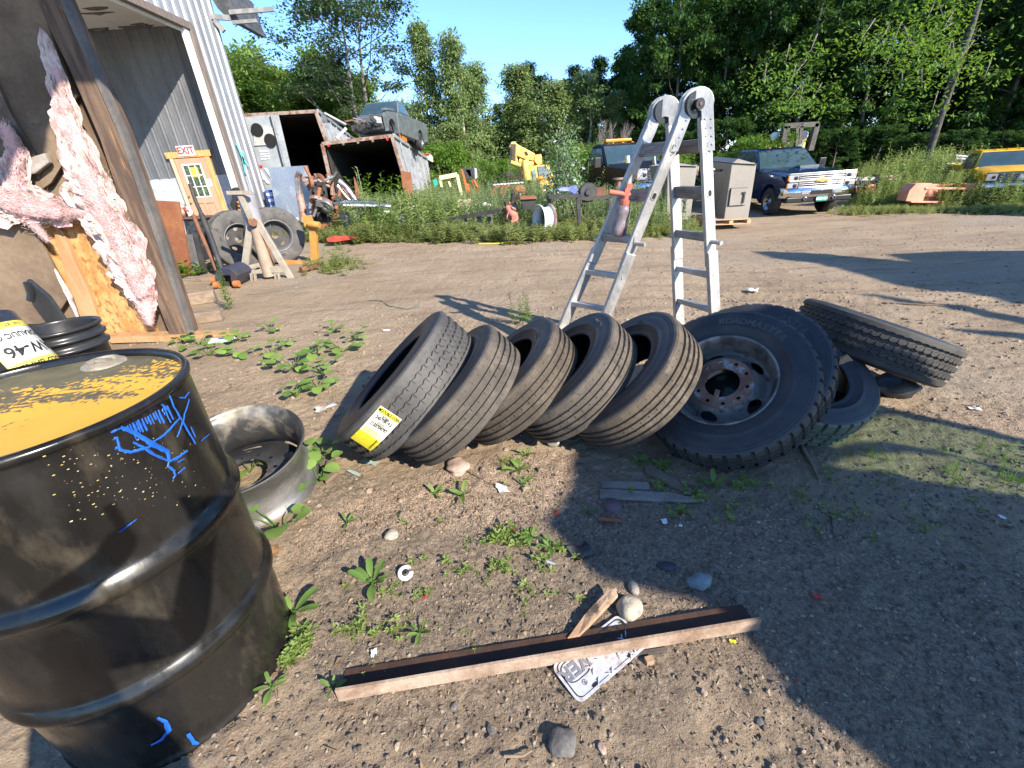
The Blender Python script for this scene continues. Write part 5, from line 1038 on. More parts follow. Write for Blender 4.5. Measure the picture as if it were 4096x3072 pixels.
for a, b_ in (((610,880),(770,862)), ((615,880),(605,960)), ((680,875),(670,950)), ((770,862),(765,970)), ((720,870),(700,960)), ((615,920),(640,980))): m = MB(); m.bar(AT(*c6(*a), 14.5), AT(*c6(*b_), 14.5), .05, .05, (0, 1, 0)); m.build('bar', rust, hr, True)
for x in range(615, 860, 30): m = MB(); m.blob(AT(*c6(x, 862-(x-615)*.08), 14.5), (.06, .06, .025), 2, 0); m.build('cap', whitep, hr, True)
m = MB(); m.M = axisframe(AT(*c6(843,932), 14.3), (.3, -1, 0)); m.lathe([(0, .02), (.22, 0), (.22, -.03), (0, -.03)], 28); m.build('disc', rust, hr, True)
# ================================================================== CRANE
cy_ = pm('crane_yellow', (.66, .42, .10), (.72, .50, .16), 4, rough=.5, c3=(.38, .22, .09), s3=7, lo3=.62, hi3=.74)
crane = thing('crane_truck', 'yellow mobile crane with folded boom parked behind the weeds', 'crane', AT(*c6(1060,980), 18)); Yc = 18
for nm, mt, pts, Y, d, bv in (('boom', cy_, [(800,490),(850,520),(975,585),(960,650),(900,640),(800,600)], Yc+.1, .7, .03), ('boom_head', cy_, [(745,520),(765,480),(800,477),(812,500),(805,600),(830,660),(770,670),(745,650),(770,610),(770,550)], Yc, .6, .02),
        ('counter_box', cy_, [(975,595),(1030,590),(1038,670),(1000,690),(965,650)], Yc+.2, .6, .02), ('turret', cy_, [(840,650),(980,660),(990,820),(860,830),(850,740)], Yc+.4, 1.0, .03),
        ('cab', cy_, [(935,700),(1000,685),(1095,683),(1150,820),(1160,960),(1010,960),(1000,830),(930,830)], Yc-.2, 1.4, .04), ('carrier', cy_, [(735,795),(870,780),(870,860),(1000,870),(1000,960),(860,900),(740,860)], Yc+.3, 1.2, .02),
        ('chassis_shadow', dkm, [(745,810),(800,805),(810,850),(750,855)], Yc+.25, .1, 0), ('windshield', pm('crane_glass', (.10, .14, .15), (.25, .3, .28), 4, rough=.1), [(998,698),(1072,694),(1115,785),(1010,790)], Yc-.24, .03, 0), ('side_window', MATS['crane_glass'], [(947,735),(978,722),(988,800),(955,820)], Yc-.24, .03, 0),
        ('boom_window', dkm, [(882,570),(900,565),(915,595),(898,600)], Yc+.07, .03, 0), ('hook_block', dkm, [(712,750),(780,745),(785,785),(715,790)], Yc-.1, .3, .02)):
    m = MB(); vpoly(m, vp(c6, pts), Y, d); m.build(nm, mt, crane, True, bevel=bv)
for pts, r in (([(880,640),(905,820)], .15), ([(830,650),(890,680),(960,680)], .1), ([(760,660),(850,690)], .09), ([(930,690),(940,760)], .1)):
    m = MB(); vtube(m, vp(c6, pts), Yc-.1, r, 12); m.build('hydraulic_cylinder', cy_, crane, True)
for x in range(760, 806, 10): m = MB(); vtube(m, vp(c6, [(x,500),(x-5,690)]), Yc-.15, .02, 5); m.build('cable', dkm, crane, True)
for x in range(820, 860, 12): m = MB(); vtube(m, vp(c6, [(x,700),(x-8,860)]), Yc-.15, .015, 5); m.build('cable', dkm, crane, True)
for x, y in ((1020,802),(1118,797)): m = MB(); m.blob(AT(*c6(x, y), Yc-.25), (.12, .05, .07), 2, 0); m.build('marker_lamp', pm('amber', (.70, .25, .02), rough=.3), crane, True)
# ================================================================== OUTDOOR BOILERS
bo = pm('boiler_taupe', (.25, .225, .19), (.28, .25, .21), 2, rough=.55); bod = pm('boiler_edge', (.24, .22, .19), rough=.6)
def boiler(label, front, side_x, peak, door, Y, dep, badge, grp='outdoor wood boilers'):
    t = thing('outdoor_boiler', label, 'boiler', (AT(*front[2], Y)+AT(*front[3], Y))/2, grp)
    m = MB(); f = [AT(*q, Y) for q in front]; k = [AT(*q, Y+dep) for q in side_x]; m.add(f+k, [(0, 1, 2, 3), (4, 7, 6, 5), (0, 3, 7, 4), (1, 5, 6, 2), (0, 4, 5, 1), (3, 2, 6, 7)])
    m.build('shell', bo, t, True, bevel=.012)
    m = MB(); pk = [AT(*q, Y) for q in (front[0], peak, front[1])]; pb = [AT(*q, Y+dep) for q in (side_x[0], (peak[0]+side_x[0][0]-front[0][0]-.0, peak[1]+side_x[0][1]-front[0][1]), side_x[1])]
    e = Vector((0, -.04, .012)); m.add([p+e for p in pk]+[p+Vector((0, .02, .012)) for p in pb], [(0, 1, 2), (3, 5, 4), (0, 3, 4, 1), (1, 4, 5, 2)]); m.build('lid', bo, t, True)
    d = [AT(*q, Y-.012) for q in door]; m = MB(); m.prism(d, (0, -.03, 0)); dr_ = m.build('door', bo, t, True, bevel=.006)
    m = MB(); c = sum(d, Vector())/4; m.prism([c+(p-c)*1.06+Vector((0, .012, 0)) for p in d], (0, -.008, 0)); m.build('door_gap', MATS['hole_dark'], t, True)
    m = MB(); h = d[1].lerp(d[2], .5)+Vector((-.07, -.05, 0)); m.bar(h+Vector((0, 0, .1)), h-Vector((0, 0, .13)), .025, .03); m.bar(h+Vector((-.05, 0, .09)), h+Vector((.02, 0, .09)), .03, .03); m.build('handle', dkm, dr_, True)
    return t
b1 = boiler('taupe outdoor wood boiler on a pallet next to the navy pickup', vp(c1, [(1150,560),(1305,568),(1250,918),(1098,922)]), vp(c1, [(1010,545),(1215,540),(1190,900),(1030,905)]), c1(1182,533), vp(c1, [(1143,718),(1248,715),(1230,820),(1128,826)]), 10.6, 1.15, None)
b2 = boiler('second taupe outdoor boiler seen between the ladder legs', vp(c1, [(745,575),(930,580),(885,918),(735,922)]), vp(c1, [(625,580),(840,562),(830,900),(690,905)]), c1(800,560), vp(c1, [(790,760),(875,765),(862,860),(780,860)]), 10.9, 1.0, None)
Mb = MB(); Mb2 = MB()
for tb, (x, y), Y in ((b1, (1027,605), 11.3), (b2, (708,670), 11.3)):
    c = AT(*c1(x, y), Y); 
    m = MB(); q = [AT(*c1(x+dx, y+dy), Y-.25) for dx, dy in ((-16,-12),(0,-20),(16,-12),(18,14),(0,20),(-16,16))]; m.prism(q, (0, -.01, 0)); bd_ = m.build('badge', pm('badge_cream', (.62, .58, .50), rough=.5), tb, True)
    m = MB(); addtext(m, frame(c+Vector((0, -.27, 0)), (1, .3, 0), (0, 0, 1)), 'MAXIM', .085, .001, .002); m.build('badge_lettering', inkm, bd_, True)
m = MB()
pal = thing('pallet', 'worn wooden pallet under the boiler beside the pickup', 'pallet', AT(*c1(1130,945), 10.5)); a, b_ = AT(*c1(1020,952), 10.5), AT(*c1(1252,943), 10.5)
palm = pm('pallet_wood', (.42, .27, .15), (.50, .34, .20), 6, rough=.8)
for h in (0.0, .105):
    for j in range(5):
        m = MB(); o_ = Vector((0, .28*j, h+.02)); m.bar(a+o_, b_+o_, .1, .02); m.build('slat', palm, pal, True)
for k in (0, .5, 1): m = MB(); p = a.lerp(b_, k*.96+.02); m.bar(p+Vector((0, -.05, .065)), p+Vector((0, 1.2, .065)), .09, .075); m.build('stringer', palm, pal, True)
# ================================================================== PICKUPS
chrome = pm('chrome', (.62, .63, .65), rough=.12, metal=1, fine=0); black_r = pm('black_trim', (.012, .012, .013), rough=.45); lens = pm('lens', (.5, .52, .55), rough=.1, metal=.5)
def pickup(name, label, M, paint, grille='bars', plate=None, chev=True, crew=True, amber_bar=False, S_=1.0, grp=None, wreck=False, cat='pickup'):
    M = M @ Matrix.Scale(S_, 4); t = thing(name, label, cat, M, grp); W = 1.0
    def arch(y0, r, n=12): return [(y0+r*math.cos(a), .42+r*math.sin(a)) for a in [math.pi-math.pi*i/n for i in range(n+1)]]
    lo_b = .45 if not wreck else .4
    side = [(-.82, lo_b)]+[(-.52, lo_b)] + [(y, z) for y, z in arch(0, .52)] + [(.6, lo_b), (3.2, lo_b)] + arch(3.9, .52) + [(4.5, lo_b), (5.15, .5), (5.15, 1.36), (3.35, 1.36), (.95, 1.30), (-.55, 1.16), (-.82, 1.0)]
    yb = 5.15
    if wreck: side = [(.72, .45), (3.2, lo_b)]+arch(3.9, .52)+[(4.5, lo_b), (5.15, .5), (5.15, 1.36), (3.35, 1.36), (.95, 1.30), (.72, 1.22)]
    m = MB(); m.prism([(-W, y, z) for y, z in side], (2*W, 0, 0)); m.build('body', paint, t, bevel=.035)
    if wreck:
        m = MB(); m.prism([(.80, y, z) for y, z in [(-.52, .5)]+arch(0, .52)+[(.72, .45), (.72, 1.28), (-.5, 1.16), (-.6, .95)]], (.18, 0, 0)); m.build('fender', paint, t, bevel=.03)
        m = MB(); m.box((0, .1, .62), (1.5, 1.3, .25)); m.build('subframe', dkm, t, bevel=.03)
    if not wreck:
        m = MB(); n = 10; vs = []; fs = []
        for i in range(n+1):
            y = -.84+(.98+.84)*i/n; z = 1.15+.17*math.sin(min(1, (i+1)/n)*1.35)
            for j in range(13): x = -W*.97+2*W*.97*j/12; zz = z+.05*(1-abs(x)**4)+(.05*math.exp(-(x/.42)**6)*math.exp(-((i-4.5)/3.2)**4)); vs.append((x, y, zz-.05*(abs(x) > .95)))
        for i in range(n):
            for j in range(12): fs.append((i*13+j, i*13+j+1, (i+1)*13+j+1, (i+1)*13+j))
        m.add(vs, fs, 0, True); m.build('hood', paint, t)
    yc0, yr0, yr1, yc1 = .92, 1.62, (3.05 if crew else 2.3), (3.4 if crew else 2.6)
    def cabx(z): return W*(.985-.20*max(0, (z-1.32)/.62))
    prof_ = [(yc0, 1.30), (yr0, 1.90), (yr0+.3, 1.95), (yr1-.2, 1.95), (yr1, 1.90), (yc1, 1.34)]; vs = [(-cabx(z), y, z) for y, z in prof_]+[(cabx(z), y, z) for y, z in prof_]; n = len(prof_)
    m = MB(); m.add(vs, [tuple(range(n)), tuple(range(2*n-1, n-1, -1))]+[(i, i+n, (i+1) % n+n, (i+1) % n) for i in range(n)]); m.build('cab', paint, t, bevel=.05)
    gl = pm('auto_glass', (.03, .055, .065), (.05, .08, .09), .7, rough=.04, spec=.9, fine=0)
    def lp_(a, b_, u): return tuple(a[i]*(1-u)+b_[i]*u for i in range(3))
    A_, B_ = (-cabx(1.34)*.95, yc0+.04, 1.345), (cabx(1.34)*.95, yc0+.04, 1.345); C_, D_ = (cabx(1.87)*.93, yr0-.03, 1.865), (-cabx(1.87)*.93, yr0-.03, 1.865)
    nn = Vector((0, -.65, .75)); m = MB(); m.prism([Vector(p)+nn*.006 for p in (A_, B_, C_, D_)], nn*.006); m.build('windshield', gl, t)
    for sx in (-1, 1):
        for k, (ya, yb2) in enumerate(((1.42, 2.18), (2.28, yr1-.02)) if crew else ((1.42, yr1),)):
            z0, z1 = 1.37, 1.83; q = [(sx*(cabx(z0)+.004), ya-(.28 if k == 0 else 0), z0), (sx*(cabx(z0)+.004), yb2+(.12 if k else 0), z0), (sx*(cabx(z1)+.004), yb2, z1), (sx*(cabx(z1)+.004), ya+.18 if k == 0 else ya, z1)]
            m = MB(); m.prism(q, (sx*.008, 0, 0)); m.build('side_window', gl, t)
        if not wreck:
            m = MB(); m.box((sx*1.17, 1.15, 1.42), (.22, .1, .30)); m.bar((sx*.98, 1.2, 1.34), (sx*1.1, 1.17, 1.38), .04, .04); m.build('door_mirror', black_r, t, bevel=.02)
    if not wreck:
        for yy in (1.25, 2.22, 3.15):
            for sx in (-1, 1): m = MB(); m.box((sx*1.0, yy, .92), (.012, .014, .8)); m.build('door_seam', black_r, t)
        for yy in (2.05, 3.02):
            m = MB(); m.box((-1.01, yy, 1.18), (.03, .2, .035)); m.build('door_handle', paint, t)
    for (x, y) in ((-1, 0), (1, 0), (-1, 3.9), (1, 3.9)):
        if wreck and y == 0: continue
        wl = MB(); wl.M = axisframe((x*.86, y, .41), (x, 0, 0)); wl.lathe([(.24, .12), (.26, .135), (.36, .14), (.395, .12), (.41, .09), (.41, -.09), (.395, -.12), (.26, -.13)], 40); o_ = wl.build('wheel', pm('tyre_black', (.025, .025, .026), (.04, .037, .034), 8, rough=.8), t)
        r_m = MB(); r_m.M = axisframe((x*.86, y, .41), (x, 0, 0)); r_m.lathe([(.245, .13), (.23, .12), (.215, .06), (.06, .05), (.05, .09), (0, .09)], 40)
        r_m.build('rim', pm('alloy', (.45, .45, .45), (.35, .35, .35), 5, rough=.3, metal=.9), o_)
        h_ = MB(); h_.M = axisframe((x*.86, y, .41), (x, 0, 0))
        for i in range(8): a = i*math.pi/4; h_.add([(r*math.cos(a+e), r*math.sin(a+e), .064+.01*(r > .15)) for r, e in ((.10, -.16), (.10, .16), (.19, .2), (.19, -.2))], [(0, 1, 2, 3)])
        h_.build('rim_slots', black_r, o_)
    if wreck: return t
    gw = .80
    if grille == 'bars':
        m = MB(); m.box((0, -.85, 1.0), (1.98, .14, .38)); m.build('grille_back', black_r, t, bevel=.03)
        for i, z in enumerate((.85, .905, .955, 1.06, 1.11, 1.165)):
            m = MB(); m.box((0, -.945+.012*(i > 2), z), (1.28, .05, .026)); m.build('grille_bar', chrome, t, bevel=.006)
        m = MB(); m.box((0, -.95, 1.008), (1.9, .05, .055)); m.box((0, -.90, 1.205), (1.92, .12, .055)); m.box((0, -.93, .82), (1.3, .06, .03)); m.box((.65, -.94, 1.0), (.035, .06, .37)); m.box((-.65, -.94, 1.0), (.035, .06, .37)); m.build('grille_frame', chrome, t, bevel=.01)
        m = MB(); b2_ = [(-.19, -.03), (-.06, -.03), (-.06, -.055), (.06, -.055), (.06, -.03), (.19, -.03), (.165, .03), (.06, .03), (.06, .055), (-.06, .055), (-.06, .03), (-.165, .03)]; m.prism([(x, -.98, 1.01+z) for x, z in b2_], (0, -.02, 0)); m.build('emblem', pm('emblem_gold', (.70, .48, .10), rough=.3, metal=.6), t, bevel=.004)
        hl_z = ((1.105, .15), (.90, .14))
    else:
        m = MB(); m.box((0, -.86, 1.0), (1.95, .12, .42)); m.build('grille_back', pm('grille_grey', (.05, .055, .06), rough=.4), t, bevel=.04)
        for i in range(5): m = MB(); m.box((0, -.93, .86+.07*i), (1.2, .03, .028)); m.build('grille_bar', pm('grille_silver', (.14, .14, .15), rough=.35, metal=.6), t)
        for x in (-.3, .3): m = MB(); m.box((x, -.925, 1.0), (.03, .03, .32)); m.build('grille_bar', MATS['grille_silver'], t)
        m = MB(); m.M = axisframe((0, -.95, 1.0), (0, -1, 0)); m.lathe([(0, .02), (.11, .015), (.12, 0)], 24); e_ = m.build('emblem', pm('emblem_blue', (.05, .09, .25), (.5, .55, .6), 30, rough=.3), t); 
        hl_z = ((1.04, .24),)
    for sx in (-1, 1):
        for z, hh in hl_z:
            m = MB(); m.box((sx*.82, -.925, z), (.30, .06, hh)); m.build('headlight', lens, t, bevel=.015)
            m = MB(); m.M = axisframe((sx*.76, -.965, z), (0, -1, 0)); m.lathe([(0, .0), (.05, .004), (.056, .0)], 18); m.build('projector', black_r, t)
            m = MB(); m.box((sx*.93, -.90, z), (.10, .10, hh)); m.build('turn_signal', MATS['amber'], t, bevel=.01)
    m = MB(); pr_ = [(-1.03, -.70), (-1.0, -.93), (-.7, -1.04), (0, -1.08), (.7, -1.04), (1.0, -.93), (1.03, -.70)]; vs = []; fs = []
    for x, y in pr_:
        for z, o_y in ((.56, .05), (.60, 0), (.78, -.01), (.83, .03)): vs.append((x, y+o_y, z))
    for i in range(6):
        for j in range(3): fs.append((i*4+j, (i+1)*4+j, (i+1)*4+j+1, i*4+j+1))
    m.add(vs, fs, 0, True); m.build('bumper', chrome, t)
    m = MB(); m.box((0, -1.062, .70), (.62, .05, .12)); m.build('bumper_opening', black_r, t, bevel=.01)
    for sx in (-1, 1): m = MB(); m.box((sx*.47, -1.05, .70), (.22, .05, .10)); m.build('bumper_step', pm('grey_pl', (.25, .25, .26), rough=.5), t, bevel=.01)
    m = MB(); m.box((0, -.86, .50), (1.9, .3, .16)); m.build('valance', black_r, t, bevel=.03)
    for sx in (-1, 1): m = MB(); m.M = axisframe((sx*.42, -1.03, .53), (0, -1, 0)); m.lathe([(.03, .02), (.05, .02), (.05, -.02), (.03, -.02), (.03, .02)], 14); m.build('tow_hook', chrome, t)
    if plate:
        m = MB(); m.box((.06, -1.06, .515), (.31, .012, .155)); p_ = m.build('license_plate', pm('plate_green', (.03, .22, .15), rough=.4), t)
        m = MB(); addtext(m, frame((.06, -1.068, .51), (1, 0, 0), (0, 0, 1)), plate, .095, .001, .003, sx=.9); m.build('plate_lettering', whitep, p_)
    if chev:
        m = MB(); m.box((0, -.05, 1.375), (.62, .25, .06)); m.build('hood_scoop', paint, t, bevel=.02)
        for i in range(4): m = MB(); m.box((0, -.19, 1.352+i*.017), (.56, .02, .009)); m.build('scoop_bar', chrome, t)
    if amber_bar: m = MB(); m.box((0, 2.1, 2.04), (.95, .22, .09)); m.build('light_bar', MATS['amber'], t, bevel=.03)
    for x in (-.35, 0, .35): m = MB(); m.blob((x, 1.75, 1.955), (.05, .05, .02), 2, 0); m.build('roof_marker', MATS['amber'], t)
    return t
def place(gx, gy, rz, dz=0): p = G(gx, gy); return Matrix.Translation(p+Vector((0, 0, dz))) @ Matrix.Rotation(math.radians(rz), 4, 'Z')
navy = pm('navy_paint', (.008, .018, .055), (.010, .024, .07), 3, rough=.22, coat=.6, c3=(.04, .045, .06), s3=3, lo3=.62, hi3=.85)
pk1 = pickup('pickup_truck', 'navy blue pickup with chrome grille and gold emblem facing the yard', Matrix.Translation((8.18, 12.54, -.26)) @ Matrix.Rotation(math.radians(-2.8), 4, 'Z'), navy, plate='SIZZ1021', S_=.85)
yelp = pm('yellow_truck_paint', (.78, .42, .01), (.80, .46, .03), 3, rough=.3, coat=.4)
pk2 = pickup('pickup_truck', 'yellow pickup with dark grille parked at the right edge behind the orange plow', place(2163, 440, -33), yelp, grille='dark', chev=False, S_=.64)
m = MB(); addtext(m, frame((0, -.985, 1.0), (1, 0, 0), (0, 0, 1)), 'Ford', .075, .001, .002); m.build('emblem_lettering', lens, pk2)
tow = pickup('tow_truck', 'black tow truck with amber light bar behind the ladder', place(1398, 455, 14), pm('black_paint', (.010, .011, .014), rough=.5, spec=.2), grille='dark', chev=False, crew=False, amber_bar=True, S_=1.12, cat='tow truck')
wtr = pickup('white_truck', 'white truck cab with blue windshield left of the black tow truck', place(1303, 437, 10), pm('white_truck_paint', (.62, .62, .60), (.7, .7, .68), 4, rough=.4), grille='dark', chev=False, crew=False, S_=1.1, cat='truck')
# stacks on the tow truck
m = MB(); m.tube([AT(*c1(650,430), 12.2), AT(*c1(662,575), 12.2)], .05, 14); tag(m.build('exhaust_pipe', chrome, None), 'upright chrome exhaust pipe seen just below the top ladder rung', 'pipe')
for nm, x in (('a', 480), ('b', 505)):
    pass
m = MB(); vpoly(m, vp(c1, [(484,505),(506,503),(508,560),(486,562)]), 12.4, .1); mr = tag(m.build('truck_mirror', chrome, None, bevel=.02), 'tall mirror with an amber strip at the black tow truck cab', 'mirror')
# wrecked pickup on the lower trailer
tt = tr2
wp = AT(*c5(1500,440), 16.2); wz = wp.z
silver = pm('wreck_silver', (.12, .14, .145), (.18, .20, .20), 3, rough=.4, metal=.3)
P0 = AT(*c5(1490,445), 16.4); dirv = tt[5].normalized(); ang = math.degrees(math.atan2(dirv.y, dirv.x))-90
wk = pickup('wrecked_pickup', 'silver pickup without front end sitting on the roof of the lower trailer', Matrix.Translation(AT(808, 303, 16.3)+Vector((0, 0, -.12))) @ Matrix.Rotation(math.radians(-9), 4, 'Z') @ Matrix.Rotation(math.radians(-3), 4, 'X'), silver, crew=False, S_=.72, wreck=True)
jm = [dkm, dkm, dkm, grm, rustd]
for i in range(34):
    m = MB(); p = Vector((random.uniform(-.8, .7), random.uniform(-.8, .5), random.uniform(.5, .98))); k = random.random()
    if k < .5: d = Vector((random.gauss(0, 1), random.gauss(0, 1), random.gauss(0, .5))).normalized()*random.uniform(.15, .4); m.tube([p-d, p+Vector((0, 0, .1)), p+d], random.uniform(.02, .05), 8)
    else: m.box(p, (random.uniform(.1, .4), random.uniform(.1, .3), random.uniform(.08, .25)), Euler((random.random()*2, random.random(), random.random()*3)))
    m.build('engine_part', random.choice(jm), wk, bevel=.01)
m = MB(); m.bar((-.9, -.7, .75), (-1.5, -1.3, 1.15), .25, .08); m.bar((-1.5, -1.3, 1.15), (-1.55, -1.25, .8), .1, .2); m.bar((-.8, -.9, .6), (-1.2, -1.2, .2), .12, .12); m.build('bent_fender', grm, wk, bevel=.01)
m = MB(); m.bar((.9, -.6, 1.22), (.80, .7, 1.38), .22, .1); m.build('torn_wing', silver, wk, bevel=.02)
purp = pm('purple_beam', (.17, .07, .20), (.22, .10, .20), 5, rough=.7, c3=(.3, .12, .08), s3=7)
bmq = thing('purple_beam', 'purple painted beam with orange number 2760 under the wrecked pickup', 'beam', AT(*c5(1780,450), 16.8))
m = MB(); q = [AT(*c5(*p_), Y) for p_, Y in (((1710,440), 16.2), ((1860,418), 18.2), ((1865,468), 18.2), ((1790,480), 17.2), ((1712,462), 16.2))]; m.prism(q, (-.12, .02, 0)); m.build('beam', purp, bmq, True)
m = MB(); a, b_ = AT(*c5(1725,452), 16.35), AT(*c5(1850,442), 18.0); addtext(m, frame((a+b_)/2+Vector((.03, -.05, -.01)), (b_-a), (0, 0, 1)), '2760', .42, .004, .006); m.build('lettering', MATS['orange_paint'], bmq, True)
junk('rusty_frame_heap', 'rusty frame pieces piled on the trailer roof behind the pickup', 'scrap', 1870, 500, 60, 30, 20, 18, [rustd, rfr, dkm, rust], s=1.3)
flat('white_fuel_tank', 'cream rounded tank with red edge at the far end of the trailer roof', 'tank', [('tank', pm('cream', (.62, .58, .5), rough=.5), q5([(1915,590),(2030,588),(2055,615),(2060,665),(2010,640)]), 24, 1.0), ('red_edge', MATS['red_body'], q5([(1910,584),(2032,582),(2034,592),(1915,594)]), 23.9, .2)], bev=.05)
# loader mast behind the navy pickup
ld = thing('forklift', 'yellow forklift cab with tall dark mast behind the navy pickup', 'forklift', AT(*c2(640,340), 18)); Yl = 18
for nm, mt, pts, dp in (('cab_body', cy_, [(480,265),(730,258),(715,330),(760,420),(430,420),(425,290),(480,285)], 1.2), ('window', MATS['crane_glass'], [(585,290),(705,282),(700,318),(600,322)], -.06), ('window', MATS['crane_glass'], [(495,295),(560,292),(565,318),(500,320)], -.06)):
    m = MB(); vpoly(m, vp(c2, pts), Yl, dp); m.build(nm, mt, ld, True, bevel=.02)
for a, b_, w_ in (((590,180),(565,340),.22), ((800,160),(752,345),.18), ((565,178),(805,165),.16), ((690,180),(680,300),.12), ((660,190),(655,320),.10)):
    m = MB(); m.bar(AT(*c2(*a), Yl-.5), AT(*c2(*b_), Yl-.5), w_, .12, (0, 1, 0)); m.build('mast_beam', pm('mast_grey', (.055, .05, .045), (.09, .08, .07), 5, rough=.6), ld, True)
for x, y in ((507,250),(711,240)): m = MB(); m.blob(AT(*c2(x, y), Yl-.2), (.15, .08, .15), 3, 0); m.build('work_lamp', whitep, ld, True)
m = MB(); [m.tube([AT(*c2(448+i*3, 320), Yl), AT(*c2(440+i*2, 262), Yl)], .03, 6) for i in (0,)]; m.build('exhaust', dkm, ld, True)
# orange plow box, racks, stacked steel on the right
pl = thing('orange_plow', 'faded orange steel plow blade lying by the yellow pickup', 'plow', AT(*c2(1660,700), 12.2)); pom = pm('faded_orange', (.66, .24, .15), (.70, .30, .20), 4, rough=.6, c3=(.45, .15, .08), s3=5, lo3=.6, hi3=.75); Yp = 11.7
for nm, pts, Y, d in (('back_panel', [(1480,575),(1925,568),(1900,705),(1440,695)], Yp+.35, .06), ('left_end', [(1478,570),(1590,568),(1540,640),(1520,700),(1405,690),(1430,620)], Yp, .3), ('right_end', [(1810,568),(1925,570),(1895,705),(1800,700),(1830,620)], Yp, .3), ('top_rail', [(1540,596),(1835,598),(1835,612),(1540,612)], Yp-.02, .12), ('bottom_rail', [(1440,690),(1895,695),(1890,708),(1440,702)], Yp-.02, .2)):
    m = MB(); vpoly(m, vp(c2, pts), Y, d); m.build(nm, pom, pl, True, bevel=.01)
ss = thing('steel_stack', 'stack of long steel sections lying between the navy pickup and the plow', 'steel stack', AT(*c2(1170,640), 13.5))
for i, (a, b_, mt, h) in enumerate((((1040,540),(1320,535),pm('pale_channel', (.5, .48, .44), (.38, .36, .33), 9, rough=.6),.10), ((1040,565),(1320,560),dkm,.12), ((1040,592),(1300,588),MATS['pale_channel'],.05), ((1040,612),(1330,615),rustd,.16), ((1050,635),(1340,640),dkm,.18), ((1200,520),(1340,518),rfr,.08))):
    m = MB(); m.bar(AT(*c2(*a), 13.5), AT(*c2(*b_), 13.7), .25, h); m.build('steel_section', mt, ss, True)
m = MB(); vpoly(m, vp(c2, [(1150,575),(1200,575),(1195,640),(1135,642)]), 13.3, .15); m.build('orange_block', pom, ss, True)
gr_ = thing('galvanised_rack', 'galvanised tube racks piled behind the weeds at right', 'rack', AT(*c2(1800,500), 15))
for a, b_ in (((1740,382),(1980,400)), ((1740,400),(1985,420)), ((1650,440),(1990,428)), ((1645,470),(1960,450)), ((1780,390),(1770,520)), ((1850,395),(1800,500)), ((1930,398),(1880,470)), ((1660,440),(1700,520)), ((1700,430),(1690,500)), ((2000,385),(2110,345)), ((1780,480),(1950,455))):
    m = MB(); m.tube([AT(*c2(*a), 15), AT(*c2(*b_), 15)], .045, 7); m.build('tube', galv, gr_, True)
